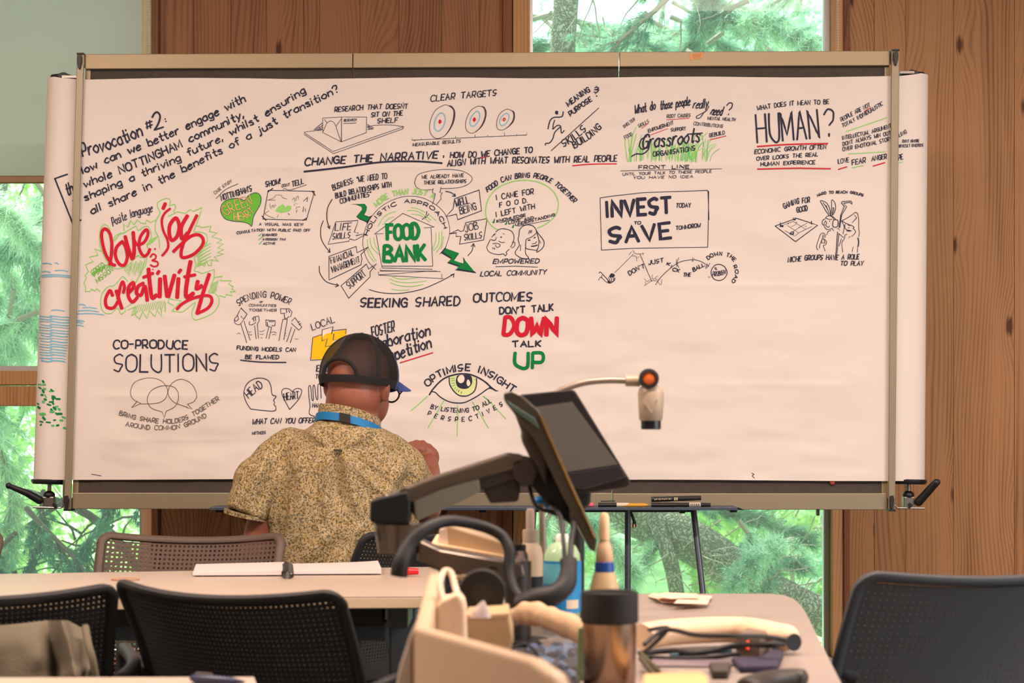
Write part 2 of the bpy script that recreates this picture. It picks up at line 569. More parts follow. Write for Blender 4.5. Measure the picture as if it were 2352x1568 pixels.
def quad(mb, q, off, th):
    """q: 4 pixel corners on the board plane; front face at off, thickness th"""
    return mb.prism([BP(x, y, off) for x, y in q], (0, th, 0))
board = thing('display_board', 'long folding display board with charcoal panels and champagne metal rails', 'board', BP(1110, 1168) * 1.0)
board.location.z = 0
def xt(x, y):      # vertical joints lean a little
    return x - (y - 125) * .0155
def topy(x): return 126 - (x - 195) * 8 / 1850
def boty(x): return 1168 + (x - 195) * 2 / 1850
js = [196, 811, 1422, 2043]
for i in range(3):
    a, c = js[i] + 1, js[i + 1] - 1
    a2, c2 = (a if i else 168), (c - (16 if i < 2 else 6))
    a2 = a2 - (16 if i else 0)
    quad(MB(), [(a, topy(a)), (c, topy(c)), (c, topy(c) + 34), (a, topy(a) + 34)], .012, .03).build('top_rail', M['rail'], board, bevel=.002)
    quad(MB(), [(a2, boty(a) - 37), (c2, boty(c) - 38), (c2, boty(c)), (a2, boty(a))], .012, .03).build('bottom_rail', M['rail_grey'], board, bevel=.002)
    quad(MB(), [(a, topy(a) + 33), (c, topy(c) + 33), (c2, boty(c) - 37), (a2, boty(a) - 36)], -.002, .018).build('panel', M['felt'], board)
# inner upright edge frames
quad(MB(), [(196, 160), (208, 160), (180, 1131), (167, 1131)], .0, .024).build('edge_frame', M['rail'], board)
quad(MB(), [(2032, 154), (2044, 154), (2038, 1134), (2025, 1134)], .0, .024).build('edge_frame', M['rail'], board)
# end posts standing proud, the paper runs behind them
for q, lx, tx in (([(181, 127), (197, 127), (167, 1169), (151, 1169)], 188, 188), ([(2044, 119), (2062, 119), (2052, 1170), (2037, 1170)], 2052, 2053)):
    p_ = quad(MB(), q, .026, .010).build('end_post', M['rail_grey'], board, bevel=.002)
    # flanges closing the post to the board behind
    m_ = MB()
    for yy in (0, 1):
        xx = q[0][0] if not yy else q[3][0]
        x2 = q[1][0] if not yy else q[2][0]
        y_ = q[0][1] if not yy else q[3][1] - 26
        m_.prism([BP(xx, y_, .026), BP(x2, y_, .026), BP(x2, y_ + 26, .026), BP(xx, y_ + 26, .026)], (0, .05, 0))
    m_.build('post_end', M['rail_grey'], board, bevel=.001)
    m_ = MB()
    m_.prism([BP(q[0][0], q[0][1] - 2, .03), BP(q[1][0], q[1][1] - 2, .03), BP(q[1][0], q[1][1] + 2, .03), BP(q[0][0], q[0][1] + 2, .03)], (0, .05, 0))
    m_.prism([BP(q[3][0], q[3][1] - 2, .03), BP(q[2][0], q[2][1] - 2, .03), BP(q[2][0] + 2, q[2][1] + 3, .03), BP(q[3][0], q[3][1] + 3, .03)], (0, .05, 0))
    m_.build('end_cap', M['black'], board, bevel=.001)
    for cx_, cy_ in ((tx, q[0][1] + 18), (q[3][0] + 7, 1150)):
        s_ = 1 if cy_ < 500 else -1
        pts = [(cx_ - 5, cy_ - 12), (cx_ + 3, cy_ - 14), (cx_ + 5, cy_ - 4), (cx_ + 3, cy_ + 10), (cx_ + 1, cy_ + 18), (cx_ - 3, cy_ + 16), (cx_ - 6, cy_ + 2)]
        MB().prism([BP(x, y, .034) for x, y in pts], (0, .01, 0)).build('latch', M['black'], board, bevel=.001)
# paper sticker on the top rail
stk = quad(MB(), [(1583, 127), (1613, 122), (1616, 134), (1585, 141)], .0135, .001).build('sticker', mat('orange paper sticker', (222, 164, 104), .8), board)
stl = MB()
for k in range(4):
    stl.prism([BP(1588 + k, 127 + k * 2.6, .0139), BP(1611 - k, 123.5 + k * 2.6, .0139), BP(1611 - k, 124.3 + k * 2.6, .0139), BP(1588 + k, 127.8 + k * 2.6, .0139)], (0, .0003, 0))
stl.build('print', mat('sticker print', (176, 104, 70), .8), stk)
red = thing('magnet', 'small round red magnet on the dark panel under the paper', 'magnet', BP(1911, 1107, .003))
MB().lathe([(.0075, 0), (.0075, .003), (.006, .005), (.0001, .0055)], BP(1911, 1107, .002), 20, (0, -1, 0)).build('disc', mat('red plastic', (170, 52, 44), .5), red)
# tray and the tripod legs that carry the board
YT = 5.50
def trayz(py): return HC - (py - YH) * YT / F
m_ = MB()
x0, x1 = (487 - CX) * YT / F, (1690 - CX) * YT / F
zt = trayz(1163)
m_.box(x0, x1, YT - .045, YT + .075, zt - .008, zt)
m_.prism([(x1, YT - .045, zt), (x1 + .022, YT - .03, zt - .008), (x1, YT - .03, zt - .008)], (0, .10, 0))
m_.build('pen_tray', M['tray'], board, bevel=.001)
m_ = MB()
for px in (490, 1100, 1680):
    m_.box((px - CX) * YT / F, (px - CX) * YT / F + .02, YT + .04, BA + .03, zt - .018, zt - .008)
m_.build('tray_bracket', M['black'], board)
def fl(px, py, Y):                       # on the floor under a pixel column
    return Vector(((px - CX) * Y / F, Y, 0.0))
for pts in ((P(1442, 1172, 5.59), fl(1442, 0, 5.59)), (P(1592, 1172, 5.58), fl(1668, 0, 5.42)), (P(1226, 1172, 5.58), fl(1192, 0, 5.5)),
            (P(640, 1172, 5.58), fl(600, 0, 5.5)), (P(760, 1172, 5.60), fl(760, 0, 5.62)), (P(880, 1172, 5.58), fl(910, 0, 5.5))):
    lg = MB().tube([pts[0] + Vector((0, 0, .01)), pts[1] + Vector((0, 0, .02))], .0085, 16).build('leg', M['legm'], board, smooth=True)
    MB().lathe([(.014, 0), (.016, .01), (.012, .03)], pts[1], 16).build('foot', M['black'], lg, smooth=True)
m_ = MB()
for a, c in ((1226, 1592), (640, 880)):
    m_.box((a - CX) * 5.6 / F, (c - CX) * 5.6 / F, 5.585, 5.615, HC - (1172 - YH) * 5.6 / F - .004, HC - (1166 - YH) * 5.6 / F)
m_.build('leg_brace', M['black'], board)
MB().box((1560 - CX) * 5.55 / F, (1572 - CX) * 5.55 / F, 5.53, 5.56, trayz(1180), zt - .008).build('clip', M['black'], board)
MB().box((1874 - CX) * 5.62 / F, (1880 - CX) * 5.62 / F, 5.60, 5.62, HC - (1183 - YH) * 5.62 / F, HC - (1168 - YH) * 5.62 / F).build('clip', M['black'], board)
lp = thing('wall_cord', 'thin dark cord with a crimson end hanging below the pen tray', 'cord', P(1452, 1172, 5.52))
MB().tube(sm3([P(1450, 1169, 5.52), P(1451, 1180, 5.52), P(1456, 1195, 5.52), P(1458, 1202, 5.52)]), [.003] * 6 + [.004] * 6 + [.005] * 4).build('cord', M['black'], lp, smooth=True)
MB().cyl(P(1455, 1200, 5.52), P(1453, 1212, 5.52), .0022).cyl(P(1459, 1200, 5.52), P(1461, 1210, 5.52), .0022).build('cord_end', mat('crimson', (160, 20, 50), .5), lp, smooth=True)
lp.name = 'hanging_cord'

# ------------------------------------------------------------------ paper
RR = .046
RPX = RR * F / 5.63
def edgeL(y): return 102 - (y - 172) * 32 / 928 * 1.0
def edgeR(y): return 2138 - (y - 165) * 8 / 938
CREASE = [(384, 560, 1960, 1.1), (660, 180, 1000, .7), (668, 1000, 1400, .5), (656, 1480, 1990, 1.2), (884, 1540, 1960, .8),
          (910, 160, 760, .9), (911, 870, 1180, 1.0), (1010, 200, 560, .5)]
def disp(px, py):
    d = 1.1 * math.sin(px / 150.0 + 1.3 * math.sin(py / 190.0)) * math.sin(py / 62.0 + px / 420.0)
    d += .8 * math.sin(py / 31.0 + 1.7 * math.sin(px / 260.0) + px / 900.0) * (0.5 + .5 * math.sin(px / 330.0 + 1))
    n = noise.noise(Vector((px / 170.0, py / 60.0, 0.3)))
    d += 2.2 * n + 1.0 * noise.noise(Vector((px / 60.0, py / 25.0, 5.3)))
    for cy, a, c, am in CREASE:
        e = (py - cy - (px - a) * -.004) / 9.0
        if abs(e) < 4 and a - 40 < px < c + 40:
            w = min(1, max(0, (px - a + 40) / 80)) * min(1, max(0, (c + 40 - px) / 80))
            d += 1.4 * am * w * (math.exp(-abs(e)) if e > 0 else math.exp(e * 1.8))
    e = (px - 1397) / 6.0
    if abs(e) < 5 and py > 380:
        d += .8 * math.exp(-abs(e))
    k = min(1.0, max(0.0, (px - 205) / 60)) * min(1.0, max(0.0, (2030 - px) / 60))
    return (max(d, -2.2) * k) * .0021
def paper_pt(px, py, off=0.0):
    l, r = edgeL(py) + RPX, edgeR(py) - RPX
    p = BP(px, py, 0)
    if px < l:
        q = min(1, (l - px) / RPX)
        dy = -(RR - RR * math.sqrt(max(0, 1 - q * q)))
    elif px > r:
        q = min(1, (px - r) / RPX)
        dy = -(RR - RR * math.sqrt(max(0, 1 - q * q)))
    else:
        dy = disp(px, py)
    p.y -= .010 + dy + off
    return p
def paper_mat():
    m = bpy.data.materials.new('white roll paper')
    m.use_nodes = True
    nt = m.node_tree; N, L = nt.nodes, nt.links
    b = N['Principled BSDF']
    c = lin((240, 232, 226)) + (1,)
    b.inputs['Base Color'].default_value = c
    b.inputs['Roughness'].default_value = .8
    b.inputs['Specular IOR Level'].default_value = .2
    tc = N.new('ShaderNodeTexCoord')
    n = N.new('ShaderNodeTexNoise'); n.inputs['Scale'].default_value = 14; n.inputs['Detail'].default_value = 6
    L.new(tc.outputs['Object'], n.inputs['Vector'])
    bp = N.new('ShaderNodeBump'); bp.inputs['Strength'].default_value = .25; bp.inputs['Distance'].default_value = .004
    L.new(n.outputs[0], bp.inputs['Height']); L.new(bp.outputs[0], b.inputs['Normal'])
    t = N.new('ShaderNodeBsdfTranslucent'); t.inputs[0].default_value = c
    mx = N.new('ShaderNodeMixShader'); mx.inputs[0].default_value = .14
    L.new(b.outputs[0], mx.inputs[1]); L.new(t.outputs[0], mx.inputs[2]); L.new(mx.outputs[0], N['Material Output'].inputs[0])
    return m
M['paper'] = paper_mat()
paper = thing('drawn_paper_banner', 'wide white paper banner across the board covered with marker lettering and sketches', 'banner', BP(1110, 1100))
def build_sheet():
    cols = []
    for i in range(12):                              # left roll, round the back
        cols.append(('L', math.pi * (1.45 - i * 1.45 / 12)))
    nx = 330
    for i in range(nx + 1):
        cols.append(('F', i / nx))
    for i in range(1, 13):
        cols.append(('R', math.pi * 1.45 * i / 12))
    ny = 190
    vs, fs = [], []
    for j in range(ny + 1):
        t = j / ny
        for kind, a in cols:
            # sheet top and bottom edge in pixels
            def yedge(px):
                yt = 183 - (px - 180) * 6 / 1865 + (1.5 * math.sin(px / 90.0))
                if px < edgeL(172) + 2 * RPX: yt = 176 + (px - 100) * .09
                if px > 2062: yt = 176 - (px - 2062) * .11
                yb = 1100 + (px - 160) * .0016 + 1.2 * math.sin(px / 140.0)
                return yt, yb
            if kind == 'F':
                px0 = 102 + RPX + a * (2137 - 102 - 2 * RPX)
                yt, yb = yedge(px0)
                py = yt + (yb - yt) * t
                l, r = edgeL(py) + RPX, edgeR(py) - RPX
                p = paper_pt(l + a * (r - l), py)
            else:
                s = -1 if kind == 'L' else 1
                yt, yb = yedge(110 if s < 0 else 2125)
                py = yt + (yb - yt) * t
                c = (edgeL(py) + RPX) if s < 0 else (edgeR(py) - RPX)
                p = BP(c, py, 0)
                rr = RR * (1 - .03 * (a / 4.5))
                p.y += -.010 + RR
                p.x += s * rr * math.sin(a)
                p.y -= rr * math.cos(a)
            vs.append(p)
    n = len(cols)
    for j in range(ny):
        for i in range(n - 1):
            fs.append((j * n + i, (j + 1) * n + i, (j + 1) * n + i + 1, j * n + i + 1))
    m = MB(); m.add(vs, fs)
    return m.build('paper_sheet', M['paper'], paper, smooth=True, fix=False)
build_sheet()
# rollers, caps and cranks
def roller(s, ptop, pbot, label):
    """s -1 left, +1 right; pixel centres of the roll at top and bottom"""
    a = BP(*ptop, 0); c = BP(*pbot, 0)
    for q in (a, c): q.y += RR - .010
    t = thing('paper_roller', label, 'roller', c)
    d = (a - c).normalized()
    MB().cyl(c, a, RR * .55, n=24).build('core', M['black'], t, smooth=True)
    MB().lathe([(RR * .80, -.010), (RR * .80, -.001), (RR * .4, .004), (.006, .010)], a + d * .010, 32, d).build('top_cap', M['black'], t, smooth=True)
    b0 = c - d * .003
    MB().lathe([(RR * 1.02, -.014), (RR * 1.12, -.008), (RR * 1.12, -.002), (RR * 1.06, 0)], b0, 36, d).build('flange', M['black'], t, smooth=True)
    MB().cyl(b0 - d * .004, b0 - d * .045, .006, n=16).build('spindle', M['steel'], t, smooth=True)
    return t, a, c, b0, d
def add_crank(t, b0, d, s):
    hub = b0 - d * .045
    MB().ell(hub, (.017, .017, .013), 20, 10).build('gear_hub', M['black'], t, smooth=True)
    if s > 0:
        pts = [P(2110, 1152, b0.y - .02), P(2150, 1108, b0.y - .05)]
        kn = P(2153, 1107, b0.y - .05)
    else:
        pts = [P(90, 1148, b0.y - .02), P(62, 1132, b0.y - .04), P(22, 1116, b0.y - .06)]
        kn = P(20, 1115, b0.y - .06)
    MB().caps(pts, [.0125, .0105] if s > 0 else [.012, .010, .007], 14).build('crank_handle', M['black'], t, smooth=True)
    MB().ell(kn, (.009, .009, .009), 14, 8).build('crank_knob', M['black'], t, smooth=True)
    # L-shaped bracket that carries the roller from the post
    xb0, xb1, zf = (b0.x, P(2056, 0, b0.y).x, P(0, 1166, b0.y).z) if s > 0 else (b0.x, P(152, 0, b0.y).x, P(0, 1166, b0.y).z)
    m = MB()
    if s > 0:
        m.tube([P(2054, 1105, 5.61), P(2054, 1158, 5.61), P(2061, 1166, 5.61), P(2124, 1167, 5.61)], .003, 10)
    else:
        m.tube([P(147, 1102, 5.61), P(146, 1160, 5.61), P(140, 1166, 5.61), P(76, 1164, 5.61)], .003, 10)
    m.box(hub.x - .028, hub.x + .028, hub.y - .02, hub.y + .02, zf - .002, zf + .002)
    m.build('bracket', M['steel'], t, smooth=False)
    MB().box(hub.x - .016, hub.x + .016, hub.y - .014, hub.y + .014, zf + .002, hub.z - .004).build('gear_block', M['steel'], t, bevel=.002)
    MB().prism([P(px, py, 5.60) for px, py in ((2084 if s > 0 else 118, 1159), (2090 if s > 0 else 124, 1153), (2098 if s > 0 else 132, 1160), (2091 if s > 0 else 125, 1166))], (0, .012, 0)).build('screw_knob', M['black'], t, bevel=.001)
t, a, c, b0, d = roller(1, (2138 - RPX, 172), (2130 - RPX, 1099), 'right-hand paper roller with a black crank beside the board')
add_crank(t, b0, d, 1)
MB().box(P(2066, 0, 5.66).x, P(2100, 0, 5.66).x, 5.655, 5.663, P(0, 170, 5.66).z, P(0, 163, 5.66).z).build('top_bracket', M['steel'], t, bevel=.001)
t, a, c, b0, d = roller(-1, (102 + RPX, 178), (70 + RPX, 1099), 'left-hand paper roller with a black crank beside the board')
add_crank(t, b0, d, -1)
MB().box(P(142, 0, 5.66).x, P(180, 0, 5.66).x, 5.655, 5.663, P(0, 180, 5.66).z, P(0, 173, 5.66).z).build('top_bracket', M['steel'], t, bevel=.001)
# ------------------------------------------------------------------ marker ink: a single-stroke hand
# glyph strokes as pairs x,y (base 16); baseline y=3, capitals y=d, small letters y=9
FONT = {
'A': (6, '033d63|1757'), 'B': (5.5, '030d|~0d3d5b3908|~084865533303'), 'C': (6, '~6b5d2d0a06234364'), 'D': (6, '030d|~0d3d5b685533 03'),
'E': (5, '5d0d0353|0848'), 'F': (5, '5d0d03|0848'), 'G': (6, '~6b4d1c08153364|3868|6863'), 'H': (6, '030d|636d|0868'),
'I': (1, '030d'), 'J': (4, '~4d46331305'), 'K': (5.5, '030d|5d07|1853'), 'L': (5, '0d0353'), 'M': (7, '030d357d73'),
'N': (6, '030d636d'), 'O': (6, '~3d0b053365 6b3d'), 'P': (5, '030d|~0d4d5a4707'), 'Q': (6, '~3d0b0533656b3d|3662'),
'R': (5.5, '030d|~0d4d5a4707|2753'), 'S': (5.5, '~5c3d0b1857453304'), 'T': (6, '0d6d|3d33'), 'U': (6, '~0d063353656d'),
'V': (6, '0d336d'), 'W': (8, '0d2349638d'), 'X': (5.5, '0d53|5d03'), 'Y': (6, '0d386d|3833'), 'Z': (5.5, '0d5d0353'),
'a': (5, '~583907052354|5953'), 'b': (5, '0d03|~073956533304'), 'c': (5, '~583906143354'), 'd': (5, '5d53|~583906143354'),
'e': (5, '~06573906133354'), 'f': (4, '~5c3d2b23|0949'), 'g': (5, '~583907143355|~59513001'), 'h': (5, '0d03|~0739585753'),
'i': (1, '0903|0b0c'), 'j': (3, '~29210011|2b2c'), 'k': (5, '0d03|5906|1753'), 'l': (1.2, '0d03'), 'm': (8, '0903|~07294743|~47698783'),
'n': (5, '0903|~07395753'), 'o': (5, '~3907053355573 9'), 'p': (5, '0900|~073956543304'), 'r': (4, '0903|~062949'),
's': (4.5, '~48290836443304'), 't': (4, '~2d253344|0949'), 'u': (5, '~0905235 5|5953'), 'v': (5, '092359'), 'w': (8, '0923476389'),
'x': (5, '0953|5903'), 'y': (5, '0924|5910'), 'z': (5, '09590353'), '2': (5.5, '~0b2d4d5a3603|0363'), '3': (5, '~0c3d5b3808|~2858563304'),
'#': (6, '121d|424d|0a6b|0566'), ':': (1, '0405|0809'), '.': (1, '0304'), ',': (1.4, '1401'), "'": (1, '0d0b'), '"': (2, '0d0b|2d2b'),
'!': (1.5, '1d07|0304'), '?': (5, '~0b2d5c594837|3334'), '-': (4, '0848'), '&': (5, '~0c3d5b3908|~2858563304|2e2f|2120'), ' ': (5.2, ''),
}
def parse(g):
    out = []
    for s in g.replace(' ', '').split('|'):
        if not s: continue
        sm = s[0] == '~'
        s = s[1:] if sm else s
        pts = [(int(s[i], 16), int(s[i + 1], 16) - 3) for i in range(0, len(s) - 1, 2)]
        out.append((sm, pts))
    return out
GLY = {k: (w, parse(g)) for k, (w, g) in FONT.items()}
INKC = {'k': (46, 48, 68), 'g': (112, 104, 104), 'n': (66, 66, 86), 'r': (204, 28, 54), 'd': (200, 56, 66), 'l': (146, 214, 116), 'G': (4, 128, 62), 'y': (244, 198, 22),
        'b': (124, 190, 220), 'p': (214, 226, 160), 'w': (240, 226, 214), 'm': (104, 190, 64), 'u': (74, 58, 60), 'o': (240, 190, 130), 'e': (86, 190, 110)}
INKM = {k: mat('marker ink ' + k, c, .7, spec=.2) for k, c in INKC.items()}
ZS = {'1': (80, 160, 3.794), '2': (660, 170, 4.0207), '3': (1180, 170, 4.0207), '4': (1660, 170, 4.0207), '5': (80, 520, 3.266),
      '6': (660, 520, 3.2), '7': (1300, 520, 2.658), 'A': (180, 440, 5.226), 'B': (720, 380, 4.9), 'C': (1080, 380, 5.807),
      'D': (1740, 420, 7.468), 'E': (1350, 560, 6.357), 'F': (480, 380, 7.127), 'G': (500, 660, 4.481), 'H': (940, 820, 8.254), '0': (0, 0, 1)}
class Ink:
    def __init__(self):
        self.mb = None; self.cols = []; self.n = 0
    def open(self, name, label=None):
        self.flush()
        self.name, self.label = name, label
        self.mb, self.cols = MB(), []
    def slot(self, c):
        if c not in self.cols: self.cols.append(c)
        self.mb.cm = self.cols.index(c)
    def flush(self):
        if self.mb is not None and self.mb.v:
            o = self.mb.build(self.name, [INKM[c] for c in self.cols], paper, fix=False)
            if self.label: o['label'] = self.label
        self.mb = None
    def ribbon(self, pts, w, c, layer=0):
        """polyline in full-frame pixels, as a flat marker line lying on the paper"""
        w = w * (.86 if c in 'kn' else .92)
        self.slot(c)
        self.n += 1
        off = .00045 + .0005 * layer + (self.n % 12) * .00003
        q = [np.array(p, float) for p in pts]
        r = [q[0]]
        for p in q[1:]:
            if np.hypot(*(p - r[-1])) > .25: r.append(p)
        if len(r) == 1: r.append(r[0] + np.array([.6, .3]))
        # resample long pieces so that the line follows the paper
        q = [r[0]]
        for p in r[1:]:
            d = np.hypot(*(p - q[-1])); k = int(d // 22) + 1
            a = q[-1]
            for i in range(1, k + 1): q.append(a + (p - a) * i / k)
        h = w / 2
        t0 = (q[1] - q[0]); t0 = t0 / (np.hypot(*t0) + 1e-9)
        t1 = (q[-1] - q[-2]); t1 = t1 / (np.hypot(*t1) + 1e-9)
        q = [q[0] - t0 * h * .55] + q + [q[-1] + t1 * h * .55]
        ws = [h * .6] + [h] * (len(q) - 2) + [h * .6]
        vs = []
        for i, p in enumerate(q):
            a = q[max(i - 1, 0)]; b = q[min(i + 1, len(q) - 1)]
            t = b - a; t = t / (np.hypot(*t) + 1e-9)
            nrm = np.array([-t[1], t[0]])
            k = 1.0
            if 0 < i < len(q) - 1:
                u1 = p - a; u2 = b - p
                cs = np.dot(u1, u2) / (np.hypot(*u1) * np.hypot(*u2) + 1e-9)
                k = 1 / max(.62, math.sqrt(max(0, (1 + cs) / 2)))
            for s in (1, -1):
                e = p + nrm * ws[i] * k * s
                vs.append(paper_pt(e[0], e[1], off))
        fs = [(2 * i, 2 * i + 1, 2 * i + 3, 2 * i + 2) for i in range(len(q) - 1)]
        self.mb.add(vs, fs)
    def fill(self, pts, c, layer=0):
        self.slot(c)
        self.n += 1
        off = .0003 + .0005 * layer + (self.n % 12) * .00003
        tr = tessellate_polygon([[Vector((x, y, 0)) for x, y in pts]])
        vs = [paper_pt(x, y, off) for x, y in pts]
        self.mb.add(vs, [tuple(t) for t in tr])
ink = Ink()
def pp(s, z):
    ox, oy, k = ZS[z]
    return [(ox + float(a.split(',')[0]) / k, oy + float(a.split(',')[1]) / k) for a in s.split()]
def D(z, spec, layer=1):
    """lines: 'width colour [~|o] x,y x,y ...' one stroke per line, coordinates of reading window z"""
    for ln in spec.strip().split('\n'):
        ln = ln.strip()
        if not ln: continue
        w, c, rest = ln.split(' ', 2)
        sm = cl = False
        if rest[0] in '~o':
            sm, cl, rest = True, rest[0] == 'o', rest[2:]
        pts = pp(rest, z)
        if sm: pts = smooth_pts(pts, 6, cl)
        if cl: pts.append(pts[0])
        ink.ribbon(pts, float(w), c, layer)
def Fl(z, c, s, sm=False, layer=0):
    pts = pp(s, z)
    if sm: pts = smooth_pts(pts, 6, True)
    ink.fill(pts, c, layer)
trnd = random.Random(3)
def T(z, text, h, w, c, base, slant=.17, jit=.4, layer=2, wid=None):
    """hand lettering along a baseline given by two or more points"""
    ox, oy, k = ZS[z]
    b = pp(base, z)
    if len(b) > 2: b = smooth_pts(b, 8)
    h = h / k
    seg = [math.hypot(b[i + 1][0] - b[i][0], b[i + 1][1] - b[i][1]) for i in range(len(b) - 1)]
    tot = sum(seg)
    gap = 2.1
    adv = sum(GLY[ch][0] + gap for ch in text) - gap
    sx = tot / adv
    sy = h / 10.0
    def at(s):
        s = max(0, min(tot - 1e-6, s)); i = 0
        while i < len(seg) - 1 and s > seg[i]: s -= seg[i]; i += 1
        u = s / (seg[i] + 1e-9)
        x = b[i][0] + (b[i + 1][0] - b[i][0]) * u; y = b[i][1] + (b[i + 1][1] - b[i][1]) * u
        return x, y, math.atan2(b[i + 1][1] - b[i][1], b[i + 1][0] - b[i][0])
    s = 0.0
    for ch in text:
        gw, strokes = GLY[ch]
        cx, cy, an = at(s + gw * sx / 2)
        dy = trnd.uniform(-jit, jit) * sy
        rot = an + trnd.uniform(-.05, .05) * jit / .35
        ca, sa = math.cos(rot), math.sin(rot)
        for sm, pts in strokes:
            q = []
            for gx, gy in pts:
                lx = (gx - gw / 2) * sx + gy * sy * slant + trnd.uniform(-.25, .25) * sx * jit
                ly = -gy * sy + dy + trnd.uniform(-.25, .25) * sy * jit
                q.append((cx + lx * ca - ly * sa, cy + lx * sa + ly * ca))
            if sm and len(q) > 2: q = smooth_pts(q, 4)
            ink.ribbon(q, w * trnd.uniform(.9, 1.1), c, layer)
        s += (gw + gap) * sx

# --- provocation heading
ink.open('lettering', 'dark slanting handwriting of the provocation question at upper left')
T('0', 'Provocation', 30, 4.2, 'k', '193,361 262,340 330,313', 0.05)
T('0', '#', 16, 3.4, 'k', '338,297 352,292'); T('0', '2', 36, 4.4, 'k', '356,299 375,292'); T('0', ':', 14, 3.8, 'k', '383,282 385,281')
T('0', 'low can we better engage with', 18, 3.8, 'k', '193,400 295,356 343,338 422,303 566,235', .08)
T('0', 'whole NOTTINGHAM community,', 18, 3.8, 'k', '197,432 274,402 340,375 410,344 427,333 490,304 562,270', .1)
T('0', 'shaping a thriving future, whilst ensuring', 16.5, 3.6, 'k', '198,462 270,431 338,403 415,370 438,359 506,327 532,312 592,281 640,252 703,214', .1)
T('0', 'all share in the benefits of a just transition?', 17, 3.6, 'k', '213,493 330,442 414,401 528,345 587,314 613,301 661,271 756,224 779,212', .1)
D('0', '4 k 157,401 128,411 169,514 180,508')
T('0', 'th', 26, 3.8, 'k', '157,450 172,444'); T('0', 'i', 22, 3.8, 'k', '173,480 176,479'); D('0', '4 k 186,507 188,506')
T('0', 'Posite language', 19, 2.4, 'n', '262,520 300,502 352,486', .2)

# --- research on the shelf
ink.open('drawing', 'thin drawing of a research booklet lying on a shelf board')
T('2', 'RESEARCH THAT DOESNT', 44, 2.4, 'k', '440,355 780,330 1110,325'); T('2', 'SIT ON THE', 42, 2.4, 'k', '778,402 1065,388'); T('2', 'SHELF', 42, 2.4, 'k', '835,458 1020,452')
D('2', '''2 k 1072,268 1074,276
1.3 n 330,412 505,402 735,402 732,545 500,630 330,545 330,412
1.8 n 505,402 502,630
1.3 n ~ 335,535 370,460 410,440 445,470 475,560 500,630
1.3 n 345,425 375,460
1.3 n 500,420 455,485
1.2 n 158,540 325,520
1.2 n ~ 740,500 800,480 950,475 1072,490
1.3 n 158,545 425,718 1075,490
1.3 n 158,560 428,738 1070,510
1.6 n ~ 1060,488 1076,492 1065,512
1.6 n 250,520 330,455
1.6 n 262,522 330,480
1.6 n 275,525 328,500
1.6 n 285,528 325,515
1.2 n 300,490 310,530
1.6 n 740,470 800,505
1.6 n 742,490 790,512
1.6 n 745,515 795,512
1.6 n 750,480 760,520
1.4 n 522,462 640,456''')
T('2', 'RESEARCH', 22, 1.2, 'n', '525,445 640,438')

# --- clear targets
ink.open('drawing', 'drawing of three round archery targets of falling size on a ruler')
T('2', 'CLEAR TARGETS', 55, 2.6, 'k', '1325,262 1600,232 1930,205', .2)
D('2', '''1.3 u o 1450,292 1370,340 1322,440 1318,530 1350,585 1400,598 1470,560 1520,470 1545,390 1530,330 1490,298
1.3 u o 1760,303 1690,350 1650,440 1650,510 1680,545 1720,548 1780,500 1825,420 1838,360 1820,320
1.3 u o 2020,332 1965,370 1935,440 1938,500 1965,522 2005,515 2060,470 2090,410 2090,360 2060,338
2.4 b o 1410,368 1370,420 1360,500 1395,532 1440,490 1460,420 1445,375
2.4 b o 1748,350 1700,400 1688,460 1715,488 1755,455 1778,400 1770,360
2.2 b o 2015,370 1975,405 1960,455 1985,482 2025,455 2048,410 2040,375
3.6 r o 1410,432 1404,448 1411,458 1419,444
3.6 r o 1728,412 1720,428 1727,440 1736,424
2.4 r o 2003,412 1992,425 2000,438 2013,425
1.3 k 1150,598 1152,615 2210,568 2212,548
1.2 k 1180,615 1180,625
1.2 k 1240,600 1240,612
1.2 k 1555,580 1556,595
1.2 k 1735,565 1736,588
1.2 k 1850,568 1850,580
1.2 k 2004,546 2005,575
1.2 k 2118,562 2118,570''')
for s in ('1480,296 1520,300 1550,350 1545,430 1510,510 1460,570 1400,598 1450,575 1500,505 1528,430 1535,350 1515,312',
          '1790,303 1822,312 1840,370 1825,440 1790,500 1735,545 1780,495 1812,435 1826,375 1815,325',
          '2060,338 2092,350 2102,390 2092,440 2060,480 2020,508 2055,470 2080,430 2088,385 2078,352'):
    Fl('2', 'u', s, True, 1)
T('2', 'MEASURABLE RESULTS', 28, 1.5, 'k', '1160,672 1380,656 1600,636', .2)

# --- change the narrative
ink.open('lettering', 'underlined dark capitals reading change the narrative and its question')
T('2', 'CHANGE THE NARRATIVE', 66, 3.8, 'k', '165,852 720,815 1050,800 1385,785', .2)
T('2', ':', 34, 4, 'k', '1442,778 1446,778')
D('2', '5 k ~ 158,905 500,868 860,820 1180,812 1430,828')
T('2', 'HOW DO WE CHANGE TO', 52, 2.9, 'k', '1505,780 1860,765 2260,730', .12)
D('2', '2.6 d 1755,784 1870,762')
T('0', 'ALIGN WITH WHAT RESONATES WITH REAL PEOPLE', 14, 2.9, 'k', '1028,383 1130,377 1280,375 1416,371', .15)
D('3', '2.8 r ~ 542,852 700,838 948,834')

